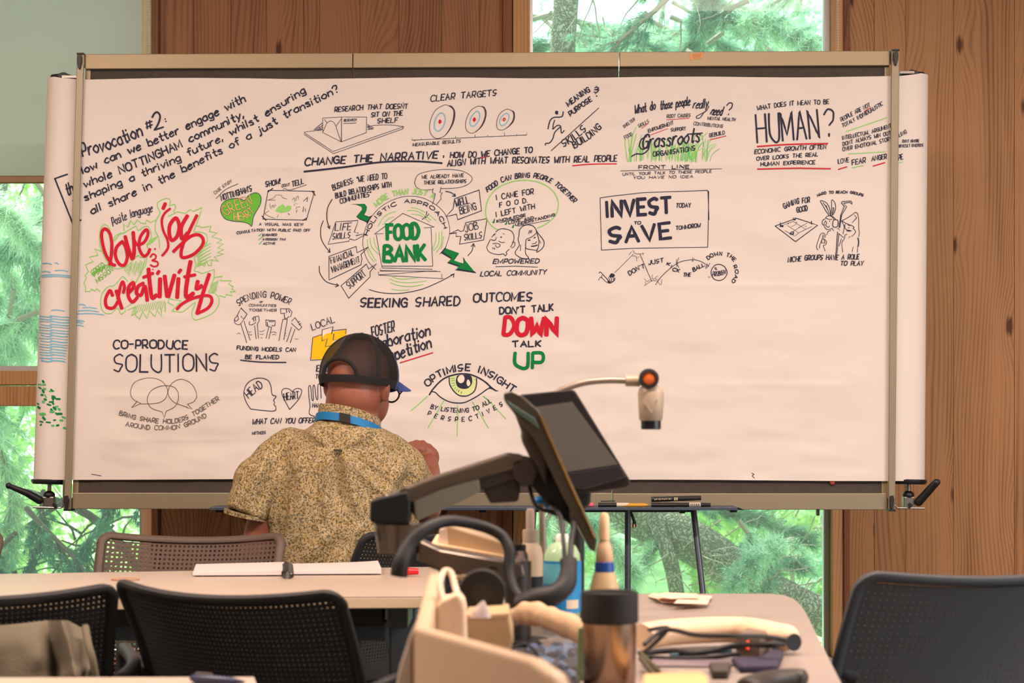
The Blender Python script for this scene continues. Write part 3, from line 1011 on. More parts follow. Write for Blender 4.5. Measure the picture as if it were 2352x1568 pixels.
# --- meaning and purpose
ink.open('drawing', 'running figure sketched beside the words meaning, purpose and skills building')
T('3', 'MEANING', 46, 3, 'k', '505,305 610,225 705,168', .1); T('3', '&', 46, 2.4, 'k', '740,175 778,172'); T('3', 'PURPOSE', 42, 3, 'k', '525,395 630,315 722,250', .1); D('3', '4 k 764,206 766,210')
D('3', '''2 k 345,712 784,318
6.5 k 392,350 400,372
4 k 384,366 406,352
3 k ~ 456,352 450,390 425,402 370,405 335,435 316,512
2.6 k ~ 378,428 365,470 360,515
2.6 k ~ 365,510 400,480 432,485 440,548 466,525
2.8 k ~ 432,490 380,540 360,600 330,640 296,645 290,662''')
T('3', 'SKILLS', 62, 3, 'k', '462,680 570,610 672,520', .1); T('3', 'BUILDING', 58, 3, 'k', '560,690 700,600 810,505', .1)

# --- grassroots
ink.open('drawing', 'green grass tufts under the word grassroots with small words round it')
rg = random.Random(5)
for i in range(95):
    x = rg.uniform(1050, 1900); gy = 800 + rg.uniform(-20, 22)
    hh = rg.uniform(110, 250) * (.75 if 1200 < x < 1650 else 1)
    lean = rg.uniform(-70, 120) if x > 1650 else rg.uniform(-25, 40)
    xx = x + (-90 if x > 1650 else 0)
    ink.ribbon([(1180 + a / 4.0207, 170 + b_ / 4.0207) for a, b_ in smooth_pts([(xx, gy), (xx + lean * .25, gy - hh * .55), (xx + lean, gy - hh)], 4)], rg.uniform(.9, 2.2), rg.choice('lle'), 0)
D('3', '1.6 l 1060,820 1100,560 1130,495\n1.6 l 1050,815 1025,640 1030,600\n2 l 1070,800 1130,560')
T('3', 'What do', 78, 2.8, 'k', '1115,372 1215,352 1305,330', .25); T('3', 'those people', 78, 2.7, 'k', '1350,335 1450,318 1625,290', .25)
T('3', 'really', 80, 2.7, 'k', '1650,322 1720,320 1790,312', .3); D('3', '2.2 k ~ 1800,300 1775,345 1720,375 1685,395 1690,412 1720,405 1760,350')
T('3', 'need', 80, 3, 'k', '1812,372 1850,380 1915,385', .25); T('3', '?', 110, 3, 'k', '1950,382 2000,378', .25)
T('3', 'Grassroots', 125, 4.2, 'k', '1180,695 1400,668 1560,650 1710,628', .3)
D('3', '3.4 k ~ 1225,580 1175,610 1160,670 1190,700 1240,670 1252,640 1240,700 1190,742 1130,742 1080,768\n3 k ~ 1600,560 1660,555 1740,550')
T('3', 'ORGANISATIONS', 44, 2.5, 'k', '1285,768 1480,740 1670,708', .15)
T('3', 'SHELTER', 26, 1.4, 'n', '1018,505 1120,430'); T('3', 'FOOD', 30, 1.4, 'n', '1025,605 1095,570'); T('3', 'SKILLS', 30, 1.4, 'n', '1155,500 1250,450'); D('3', '1.6 d 1175,506 1240,462')
T('3', 'EMPOWERMENT', 32, 1.6, 'k', '1242,545 1475,468'); D('3', '1.5 d 1256,568 1420,508'); T('3', 'ROOT CAUSES', 30, 1.6, 'n', '1412,408 1628,400'); D('3', '1.6 d 1410,426 1616,412')
T('3', 'SUPPORT', 30, 1.6, 'k', '1450,535 1585,522'); T('3', 'CONTRIBUTIONS', 30, 1.5, 'n', '1655,475 1925,502'); T('3', 'MENTAL HEALTH', 28, 1.6, 'n', '1788,425 2040,438')
T('3', 'REBUILD', 34, 1.6, 'k', '1805,590 1945,560'); D('3', '2 d 1808,612 1958,576')
T('3', 'FRONT LINE', 30, 2, 'k', '1150,883 1615,876', .05); D('3', '1.3 k ~ 985,900 1300,892 1915,880')
T('3', 'UNTIL YOUR TALK TO THESE PEOPLE', 24, 1.4, 'n', '1003,942 1400,928 1822,914'); T('3', 'YOU HAVE NO IDEA', 24, 1.4, 'n', '1100,975 1650,962')

# --- human
ink.open('lettering', 'tall dark capitals reading human with red underlines at upper right')
T('4', 'WHAT DOES IT MEAN TO BE', 40, 2.2, 'k', '318,340 600,298 975,280', .05)
T('4', 'HUMAN', 262, 4.8, 'k', '315,640 600,620 885,592', .02, .1); T('4', '?', 250, 4.8, 'k', '925,580 1010,578', .05, .1)
D('4', '4 d ~ 315,675 600,655 965,646\n3.6 d 316,882 700,874 990,878')
T('4', 'ECONOMIC GROWTH OFTEN', 38, 2.2, 'k', '290,742 620,712 948,694'); T('4', 'OVER LOOKS THE REAL', 34, 2.2, 'k', '308,805 600,780 872,762'); T('4', 'HUMAN EXPERIENCE', 34, 2.2, 'k', '345,855 600,842 845,836')
ink.open('lettering', 'small slanting capitals about emotion at the right edge of the banner')
T('4', 'PEOPLE ARE NOT', 36, 1.7, 'k', '1090,445 1220,375 1358,305'); D('4', '1.8 d 1300,350 1362,314')
T('4', 'TOTALY INDIVIDUALISTIC', 34, 1.7, 'k', '1102,500 1300,395 1475,290'); D('4', '2.2 l 1130,538 1508,408')
T('4', 'INTELLECTUAL ARGUMENT', 34, 1.8, 'k', '1100,612 1340,560 1550,498'); T('4', 'DONT ALWAYS WIN OUT', 34, 1.8, 'k', '1105,668 1340,610 1545,565')
T('4', 'OVER EMOTIONAL STORYTELLING', 34, 1.7, 'k', '1105,718 1400,655 1560,612 1692,552'); D('4', '2.2 l 1156,742 1495,722')
T('4', 'LOVE', 42, 2, 'k', '1062,832 1160,815'); T('4', 'FEAR', 46, 2.2, 'k', '1190,845 1315,820'); T('4', 'ANGER', 42, 2.2, 'k', '1370,808 1508,785'); T('4', 'HOPE', 46, 2.1, 'k', '1560,812 1658,788')
D('4', '3 d 1062,884 1142,860\n2 l 1190,868 1292,848\n3.2 d 1382,854 1492,822\n1.8 l 1590,832 1656,816')
T('4', 'DONT IGNORE', 24, 1.5, 'n', '1652,636 1806,632'); T('4', 'DIFFICULT EMOTIONS', 26, 1.5, 'n', '1612,684 1730,678 1850,670')

# --- love joy creativity
ink.open('drawing', 'big red brush script reading love joy creativity in ragged green outlines')
D('A', '''2 l ~ 375,880 330,800 270,640 268,500 290,430 330,398 380,440 430,590 500,520 570,490 640,450 700,420 730,470 790,430 850,425 885,500 880,580 830,640 860,700
2 l ~ 430,600 450,540 520,500 560,510
2 l 560,470 555,390 600,430 640,350 680,400 720,345 760,380 820,390 830,345 880,375 935,345
2 l ~ 985,680 975,560 935,470 940,360 990,260 960,190 960,130 1060,85 1110,110 1105,170 1160,155 1175,205 1150,240 1180,260
2 l 1090,300 1200,245 1290,265 1350,215 1385,240 1490,195 1450,330 1395,480
2 l ~ 1395,490 1480,490 1545,520 1555,600 1510,680 1440,760 1400,800 1420,880 1400,950 1440,960
2 l 1410,420 1470,415 1480,435 1600,420 1580,480 1670,500 1610,545 1730,580 1670,620 1745,630 1680,680 1755,700 1675,735 1752,755 1640,785 1695,840 1610,820 1600,890 1570,890 1540,830 1520,900 1470,860 1425,900
2 l 1440,960 1490,985 1640,935 1635,1040 1570,1210
2 l 1640,1030 1735,1020 1710,1070 1845,1070 1810,1110 1870,1145 1850,1170 1895,1200 1830,1205 1850,1250 1780,1235 1770,1270 1700,1250
2 l ~ 1570,1215 1650,1225 1695,1290 1680,1380 1600,1470 1430,1540 1380,1510 1370,1440 1410,1330 1280,1430 1240,1445 1130,1435
2 l 1130,1435 1240,1310 1160,1300 1100,1280 1080,1330 1150,1370
2 l ~ 560,1390 570,1430 520,1470 480,1400 400,1460 320,1450 280,1370 290,1230 370,1140 430,1130 500,1060 540,1020 600,1080
2 l 270,1200 225,1165 210,1195 165,1170 150,1200 95,1200 100,1150 75,1100 105,1040 90,1010 130,960 95,880 190,840 140,790 245,765 205,690 290,720
2 l ~ 370,890 450,925 560,910 640,850 720,770 750,790
2 l 750,790 830,790 820,850 810,900 770,940 730,1020 700,1090 640,1060
2 l 600,1420 700,1380 640,1490 720,1440 690,1480 740,1530 780,1440 830,1520 860,1430 930,1500 950,1420 1010,1500 1000,1400 1050,1440 1050,1330
2 m 180,1000 330,880
1.4 l 580,1390 650,1340''')
for i in range(13):
    D('A', '1.5 l %d,%d %d,%d' % (590 + i * 18, 860 + (i % 3) * 18 - i * 4, 560 + i * 18, 950 + (i % 4) * 20))
for i in range(13):
    D('A', '1.6 l %d,%d %d,%d' % (1560 + (i % 2) * 40, 600 + i * 20, 1440, 700 + i * 17))
for i in range(8):
    D('A', '1.6 l %d,%d %d,%d' % (1690 - i * 4, 1070 + i * 18, 1595, 1120 + i * 14))
for i in range(14):
    D('A', '1.6 l %d,%d %d,%d' % (690 + i * 27, 1370 - i * 5, 660 + i * 27, 1455 - i * 4))
for i in range(9):
    D('A', '1.5 l %d,%d %d,%d' % (960 - i * 6, 540 + i * 8, 860 - i * 4, 590 + i * 8))
for i in range(16):
    D('A', '1.8 m %d,%d %d,%d' % (170 + i * 15, 1000 - i * 9 + (i % 3) * 22, 195 + i * 15, 960 - i * 8 + (i % 2) * 30))
T('A', 'SPEED', 62, 1.6, 'm', '185,1010 330,900'); T('A', 'MISSION', 52, 1.6, 'm', '240,1100 430,950')
D('A', '''8 r ~ 450,885 410,870 340,760 300,620 290,500 330,450 385,500 412,620 405,760 385,880
8 r o 525,612 465,680 455,780 500,870 560,882 595,790 580,680 545,615
9 r ~ 572,540 600,650 655,805 680,690 668,490
7.5 r ~ 672,560 715,640 800,610 848,510 822,462 755,550 740,680 790,775 840,750 868,692
9 r 1052,145 1025,210
6 r ~ 1110,208 1045,265 1012,350 1030,470 1078,580 1085,680 1015,772
9 r o 1182,322 1112,400 1104,520 1135,588 1195,540 1222,420
9.5 r ~ 1318,292 1250,420 1245,530 1262,570 1320,500
8 r ~ 1430,288 1340,480 1270,630 1240,760 1280,795 1400,750 1495,650 1505,570 1450,522 1360,540 1250,630 1148,725
5 r 926,690 932,694
4 r ~ 872,790 900,752 938,770 930,810 895,828 955,845 960,885 915,902 872,880
3.6 r 900,935 905,938
8 r ~ 418,1250 385,1190 335,1290 350,1385 430,1395 480,1320
9 r ~ 462,1190 495,1300 530,1405
7.5 r ~ 480,1290 515,1130 542,1085 562,1150 545,1215
8.5 r ~ 610,1215 670,1150 665,1095 615,1140 605,1250 655,1325 715,1270
9 r ~ 790,1100 725,1140 705,1220 760,1240 805,1140 835,1310
10 r ~ 850,928 862,1080 890,1270 945,1240
7.5 r 785,1032 905,980
10.5 r 988,1045 982,1268
8 r 975,955 955,990
10 r 1042,1012 1072,1262
10 r 1160,1000 1085,1265
10 r 1208,1042 1192,1275
8 r 1238,938 1210,975
10.5 r ~ 1355,840 1315,1050 1300,1260 1390,1222
7.5 r 1275,1025 1410,1000
10 r ~ 1440,1075 1428,1165 1490,1130
9.5 r ~ 1578,992 1510,1200 1432,1465
7.5 r ~ 1432,1465 1560,1400 1610,1320 1590,1258 1500,1252 1360,1290 1250,1350 1190,1412''', 2)
# blue water strokes and green leaves further left
ink.open('drawing', 'light blue water strokes and green leaf dabs on the left roll')
rg = random.Random(11)
for x0, x1, y in ((96, 120, 605), (128, 136, 605), (95, 118, 624), (128, 158, 622), (95, 168, 636), (92, 165, 632), (120, 150, 713), (184, 198, 700), (192, 224, 707), (182, 228, 714), (180, 240, 721), (178, 196, 737), (178, 192, 741), (178, 194, 748)):
    D('0', '2.6 b ~ %d,%d %d,%d %d,%d' % (x0, y, (x0 + x1) // 2, y - 1, x1, y + 2))
for i in range(17):
    y = 725 + i * 6.4
    D('0', '%.1f b ~ %d,%d %d,%d %d,%d' % (rg.uniform(1.8, 3.4), 88 + rg.uniform(-2, 4) + i * .3, y, 112, y + rg.uniform(2, 4), 122, y + 2))
    D('0', '%.1f b ~ %d,%d %d,%d %d,%d' % (rg.uniform(1.8, 3.4), 118, y, 142, y + rg.uniform(2, 4), 164 - i * .8, y + 4))
for i in range(42):
    t = rg.random()
    x = 84 + rg.uniform(0, 74) * (0.35 + .65 * t); y = 868 + t * 112 + rg.uniform(-8, 8)
    a = rg.uniform(-.3, 1.1)
    D('0', '%.1f %s %d,%d %d,%d' % (rg.uniform(3.5, 6), rg.choice('GGe'), x, y, x + math.cos(a) * rg.uniform(4, 11), y + math.sin(a) * rg.uniform(3, 8)))

# --- nottingham green heart and map
ink.open('drawing', 'filled green heart with outlined letters and a small framed map beside it')
T('F', 'CASE STUDY', 45, 1.4, 'g', '110,480 220,390 385,275'); D('F', '1.6 n ~ 122,548 280,400 480,305')
T('F', "NOTTINGHAM'S", 92, 2.4, 'k', '215,580 450,505 710,420', .1)
Fl('F', 'm', '590,575 640,510 700,470 770,450 830,475 860,540 845,640 790,740 735,850 708,1000 660,960 560,930 400,915 280,880 215,800 198,720 220,640 290,575 400,545 500,545')
D('F', '1.6 n ~ 590,580 640,510 700,470 770,450 830,475 860,540 845,640 790,740 735,850 708,1000 660,960 560,930 400,915 280,880 215,800 198,720 220,640 290,575 400,545 500,545 590,580')
for off, w, c in ((1, 3.4, 'n'), (2, 2.0, 'o')):
    trnd.seed(8)
    T('F', 'GREEN', 165, w, c, '285,835 450,740 720,650', 0, .3, off); trnd.seed(9); T('F', 'HEART', 120, w, c, '420,905 600,880 760,770', 0, .3, off)
trnd.seed(4)
T('F', 'SHOW!', 82, 2.6, 'k', '940,355 1180,300'); T('F', 'DONT', 46, 1.5, 'n', '1200,360 1330,340'); T('F', 'TELL', 84, 2.3, 'k', '1365,350 1555,300')
D('F', '''1.4 n ~ 1215,400 1250,385 1330,405 1480,360 1600,320
1.8 k 975,410 1735,430 1600,900 890,882 975,410
2.8 k 965,440 1050,378
2.8 k 1695,425 1745,495
2.6 k 872,830 945,905
2.4 k 1540,905 1610,865
1 g ~ 970,570 1070,530 1100,490 1190,490 1210,530 1280,550
1 g ~ 1370,570 1400,535 1410,580 1430,580 1440,520 1470,510 1465,560
1.4 n 1550,590 1620,530
1.6 n 1620,520 1610,600
1.6 n 1555,680 1545,765
1.4 n 1585,710 1590,760
1.2 g ~ 920,795 1000,840 1080,865
1.2 g 915,790 990,745
1 g 1000,630 1010,690 1030,710
1 g ~ 1030,690 1050,650 1070,690 1080,650 1105,660
1 g 1440,780 1440,740 1460,740
1 g 1430,720 1440,690 1500,680
1.4 n 1300,790 1330,810
1 g 1120,860 1140,810
1.4 m 1400,640 1415,665
1 g 960,570 1090,568
1 l 1390,600 1460,640
1 l 940,700 960,720''')
Fl('F', 'l', '1085,750 1150,670 1200,640 1245,655 1245,690 1300,655 1350,670 1355,720 1310,760 1180,780')
T('F', 'A VISUAL WAS KEY!', 44, 1.6, 'n', '830,985 1200,990 1550,998', .1); T('F', 'CONSULTATION WITH PUBLIC PAID OFF', 40, 1.6, 'n', '465,1130 850,1080 1300,1085 1660,1085', .2)
T('F', 'ENGAGED', 34, 1.5, 'n', '885,1160 1120,1155'); T('F', 'AVERSION TAX', 32, 1.5, 'n', '885,1228 1260,1230'); T('F', 'ACTIVE', 32, 1.5, 'n', '895,1298 1090,1295')
D('F', '1.6 e 818,1150 830,1155 870,1115\n1.6 e 815,1220 830,1215 890,1170\n1.6 e 822,1290 835,1290 885,1240')

# --- food bank hub
ink.open('drawing', 'bank building in a circle with bold green letters and speech boxes round it')
T('B', 'BUSINESS: "WE NEED TO', 62, 2.2, 'k', '228,285 480,200 830,152', .1); T('B', 'BUILD RELATIONSHIPS WITH', 56, 2.2, 'k', '255,372 560,300 880,245', .1); T('B', 'COMMUNITIES"', 52, 2.1, 'k', '308,435 480,385 650,350', .15)
T('B', 'MORE THAN JUST A', 60, 2.6, 'l', '715,470 830,385 960,340 1160,325 1350,375', .1)
D('B', '''1.3 n ~ 705,1172 620,1080 570,950 562,830 600,680 680,550 800,440 950,370 1100,348 1250,375 1400,460 1490,560 1530,680 1530,790 1490,920
1.4 n ~ 1140,200 1180,110 1330,65 1500,50 1680,70 1785,140 1750,210 1630,255 1440,265
1.4 n ~ 1140,200 1165,250 1230,278 1350,275
1.4 n 1350,262 1340,310 1372,320 1365,370 1340,440
1.4 n 1438,250 1425,310 1450,310 1432,350 1440,375 1385,445''')
T('B', 'WE ALREADY HAVE', 38, 1.7, 'k', '1220,155 1690,135', .1); T('B', 'THESE RELATIONSHIPS', 38, 1.7, 'k', '1245,218 1720,200', .1)
T('B', 'HOLISTIC APPROACH', 40, 2.1, 'k', '610,790 690,635 800,530 960,440 1110,430 1290,475 1400,570 1470,710', 0)
D('B', '''2.2 k ~ 215,385 165,480 155,600 182,705
2.2 k 162,690 184,716 190,680
2.2 k ~ 115,625 85,720 100,850 185,975
2.2 k 165,975 190,982 185,935
2.2 k ~ 70,1135 80,1220 150,1310 280,1350
2.2 k 262,1330 288,1352 250,1370
2 k ~ 630,1398 750,1430 950,1442 1200,1400 1400,1320 1580,1225
2 k 1545,1235 1585,1220 1575,1262
2.4 k ~ 1490,295 1550,310 1598,345
2.4 k 1590,322 1600,348 1565,348
2 k ~ 1740,1018 1785,960 1802,885
2 k 1775,915 1803,880 1820,920
1.5 n 255,638 505,622 495,660 462,755 510,760 480,795 555,775 600,775 470,845 410,828 405,855 170,890 255,638
1.8 k 180,1025 485,915 495,985 625,920 540,1005 550,1050 540,1120 180,1290 180,1025
1.8 k 315,1355 600,1112 625,1168 715,1105 640,1200 640,1255 400,1495 315,1355
1.9 k 1590,378 1865,280 1892,512 1625,612 1612,550 1492,578 1572,490 1590,378
1.8 k 1715,645 1955,600 1915,840 1645,888 1660,800 1605,800 1612,760 1530,770 1630,725 1655,745 1690,735 1715,645
1.5 n 690,775 1008,542 1360,695
1.3 n 690,775 790,770
1.3 n 1245,705 1360,695
1.4 n 710,785 775,1150
1.4 n 1325,705 1345,1135
1.6 n 775,1135 1345,1135
1.4 n 775,1155 1340,1170
1.4 n 755,1165 755,1185 1430,1195
1.4 n 750,1190 1390,1190
1.4 n 735,1200 735,1235 1465,1275
1.3 n 735,1232 1250,1195
1.3 n 1445,1222 1448,1270
2 n ~ 1280,520 1260,575 1225,612
2 n ~ 1300,545 1275,580 1240,600
1.6 l ~ 730,685 780,600 850,545 930,520
1.6 l ~ 780,672 850,600 905,580
1.6 l ~ 1060,510 1150,510 1240,555 1330,620
1.6 l ~ 1100,475 1180,490 1260,530
1.6 l ~ 1110,550 1210,565 1310,640
1.6 l ~ 1310,560 1380,620
1.8 l ~ 610,830 620,920 690,1050 715,1075
1.8 l ~ 640,820 660,920 740,1000
1.8 l ~ 680,815 700,900 735,960
1.8 l ~ 610,950 640,1030 690,1085
1.8 l ~ 1380,760 1378,850 1340,945
1.8 l ~ 1415,750 1410,880 1355,960
1.8 l ~ 1445,740 1440,890 1380,985
1.8 l ~ 1465,800 1455,880 1440,940
1.6 l ~ 860,1275 950,1310 1100,1320 1270,1300
1.6 l ~ 890,1255 1000,1280 1170,1265
1.6 l ~ 865,1320 960,1350 1100,1362 1240,1340
1.6 l ~ 880,1390 960,1405 1080,1400''')
T('B', 'LIFE', 78, 2, 'k', '245,738 425,725', .25); T('B', 'SKILLS', 66, 2, 'k', '220,835 415,818', .2)
T('B', 'FINANCIAL', 66, 2, 'k', '208,1110 460,1012', .15); T('B', 'MANAGEMENT', 66, 2, 'k', '222,1208 530,1090', .1); T('B', 'SUPPORT', 78, 2, 'k', '410,1390 600,1240', .1)
T('B', 'WELL', 80, 2.2, 'k', '1608,468 1755,425', .1); T('B', 'BEING', 78, 2.2, 'k', '1655,552 1838,500', .1); T('B', 'JOB', 80, 2, 'k', '1715,755 1855,712', .15); T('B', 'SKILLS', 70, 2, 'k', '1698,848 1895,818', .15)
# green lightning arrows
Fl('B', 'k', '410,440 580,435 606,470 600,510 575,560 630,580 662,565 610,665 595,640 520,610 485,580 550,500 545,470 480,445')
Fl('B', 'G', '470,440 580,438 604,470 596,510 570,565 640,590 605,630 515,600 492,575 552,500 545,465', layer=1)
Fl('B', 'k', '1500,905 1490,935 1640,990 1580,1075 1690,1105 1685,1035 1835,1215 1590,1180 1650,1150 1505,1100 1548,1055 1440,990 1410,1010')
Fl('B', 'G', '1492,940 1632,990 1578,1068 1695,1112 1690,1048 1812,1195 1610,1160 1650,1130 1520,1085 1560,1045 1460,975', layer=1)
T('B', 'FOOD', 165, 8.6, 'G', '835,838 1000,832 1190,820', .02, .12); T('B', 'BANK', 172, 8.6, 'G', '795,1080 1000,1082 1270,1065', .02, .12)

# --- people drawing
ink.open('drawing', 'two sketched faces, bearded man and long-haired woman, under a green bubble')
T('C', 'FOOD CAN BRING PEOPLE TOGETHER', 62, 2.6, 'k', '235,360 400,245 560,190 800,165 1000,205 1170,300 1380,500', .2)
D('C', '''2.6 l ~ 365,860 280,800 215,690 210,560 260,420 370,300 560,220 760,200 950,240 1100,340 1170,470 1165,600 1110,700 1000,790 890,840
1.8 k ~ 340,890 400,850 470,850 550,880 585,950 570,1030 540,1090
1.6 k ~ 560,1030 595,1030 590,1080 550,1105
1.6 k ~ 285,960 320,920 340,910
1.6 k ~ 275,990 330,1000 350,960
1.8 k ~ 270,990 235,1060 222,1100 240,1140 270,1165 330,1185 400,1190 440,1180 470,1205 490,1180 480,1160 520,1120
1.6 k ~ 300,1045 350,1040 400,1060 380,1090 350,1090 340,1060
1.6 k ~ 380,1010 420,1030 460,1025
4 k 410,958 416,960
4 k 320,925 324,927
1.4 k 440,910 455,920
1.4 k 300,1095 300,1115
1.4 k 315,1100 315,1120
1.4 k 328,1102 330,1122
2 k ~ 650,940 660,860 710,810 780,795 850,820 900,900 970,990 985,1050 960,1110 890,1160 900,1110
1.8 k ~ 650,940 640,990 655,1060 630,1110 600,1160 620,1200 690,1240 780,1240 740,1180 735,1100
1.8 k ~ 745,990 740,1060 750,1110 820,1125 890,1128 915,1050 910,970 880,880
1.8 k ~ 750,985 830,950 880,905
3 k 770,1000 800,998
3 k 850,970 868,960
1.6 k ~ 825,1048 870,1040 885,1015
3.2 k ~ 815,1080 850,1078 895,1065
1.6 k 790,870 780,915
1.6 k 805,868 800,905
1.6 k 822,865 815,900
1.4 k 675,1060 670,1140
1.4 k 925,1000 940,1040
1.6 k 340,1352 600,1345 900,1358
1.4 k 400,765 700,705
1.4 k 640,815 1055,732''')
T('C', 'I CAME FOR', 70, 2.3, 'k', '355,465 560,425 845,385', .1); T('C', 'F O O D.', 62, 2.5, 'k', '395,562 765,495', .1); T('C', 'I LEFT WITH', 66, 2.3, 'k', '350,690 860,578', .1)
T('C', 'KNOWLEDGE', 34, 1.9, 'k', '355,765 740,680', .15); T('C', 'LOVE AND', 34, 1.9, 'k', '515,785 845,715', .15); T('C', 'UNDERSTANDING', 36, 1.9, 'k', '605,812 1130,680', .15)
D('C', '2.6 G 298,760 312,770 325,720\n2.6 G 465,785 475,790 490,760\n2.6 G 558,825 568,835 580,795')
T('C', 'EMPOWERED', 58, 2.3, 'k', '305,1312 915,1305', .3); T('C', 'LOCAL COMMUNITY', 62, 2.3, 'k', '138,1480 1010,1455', .25)

# --- invest to save
ink.open('lettering', 'bold black capitals reading invest to save inside a thin box')
D('3', '1.8 k 795,1147 920,1130 1200,1100 1785,1078 1795,1120\n1.8 k 1790,1080 1800,1350')
D('0', '1.8 k 1378,456 1381,575 1450,571 1625,568 1627,440')
T('3', 'INVEST', 142, 8.4, 'k', '862,1325 1200,1300 1450,1285', .03, .12); T('3', 'TODAY', 38, 2.2, 'k', '1495,1238 1630,1232')
T('3', 'TO', 26, 2, 'k', '1108,1392 1168,1390')
T('7', 'SAVE', 92, 8.6, 'k', '265,103 450,92 640,70', .02, .12); T('3', 'TOMMOROW', 36, 2.2, 'k', '1495,1444 1720,1415')

# --- kick the ball
ink.open('drawing', 'sketch of a ball kicked along a bouncing line towards a problem circle')
D('E', '''1.2 n 390,425 660,155
1.4 k 755,148 930,548
1.6 k ~ 985,600 1080,470 1220,345 1350,265 1520,235 1640,258 1765,330
1.2 g ~ 655,95 690,145 760,150 820,140
1.2 g ~ 650,185 700,185 712,255
1.2 g 600,165 635,115
1.2 g 712,210 745,190
1.2 g 800,140 805,165
1.2 g ~ 825,510 860,550 905,525
1.2 g ~ 815,610 840,600 835,560
1.2 g ~ 845,600 930,540 1000,545
1.2 g ~ 940,450 935,500 970,518
1.2 g ~ 1020,470 980,500 1015,530
1.2 g ~ 1010,545 1065,600 1075,525
1.4 n 1290,230 1295,340
1.4 n ~ 1325,205 1300,280 1328,350
1.2 g 1525,200 1520,265
1.2 g 1545,210 1530,262
1.4 n 1780,285 1720,365
1.4 n 1740,290 1715,350
2.2 k o 1905,300 1830,335 1795,420 1830,505 1910,538 1990,505 2032,420 1990,335
1.2 g 1755,480 1765,500
1.2 g 1770,475 1780,495
1.6 k ~ 160,435 180,412 210,440 290,530
1.4 k ~ 205,460 200,490 250,545 290,575
1.4 k ~ 155,535 180,490 200,500
3.6 k ~ 345,440 320,480 370,480 380,460
4 k 350,445 355,470
5 k 295,545 310,570
1.6 k 300,490 330,560
1.6 k 335,485 350,560
1.6 k 365,480 375,530
2.4 k ~ 330,575 380,540 395,500
1.8 k 215,450 295,530''')
Fl('E', 'k', '325,450 345,430 385,445 395,465 370,480 335,490')
Fl('E', 'k', '285,560 300,535 330,560 330,582 300,582')
Fl('E', 'g', '1835,350 1870,340 1890,385 1865,390')
T('E', 'DON\'T', 60, 2.3, 'k', '612,465 720,395 830,355', .15); T('E', 'JUST', 58, 2.3, 'k', '885,310 1100,268', .2); T('E', 'K', 40, 2.2, 'k', '1145,310 1195,322'); T('E', 'I', 40, 2.2, 'k', '1208,350 1212,351'); T('E', 'CK', 45, 2.2, 'k', '1230,395 1330,418')
T('E', 'THE', 52, 2.2, 'k', '1388,480 1495,478'); T('E', 'BALL', 52, 2.2, 'k', '1540,410 1700,325'); T('E', 'DOWN THE', 52, 2.3, 'k', '1755,235 1850,180 1960,175 2060,200 2130,260', 0)
T('E', 'ROAD', 45, 2.3, 'k', '2118,325 2148,400 2140,475 2090,555', 0); T('E', 'PROBLEM', 62, 1.8, 'k', '1815,470 1910,465 2010,440')

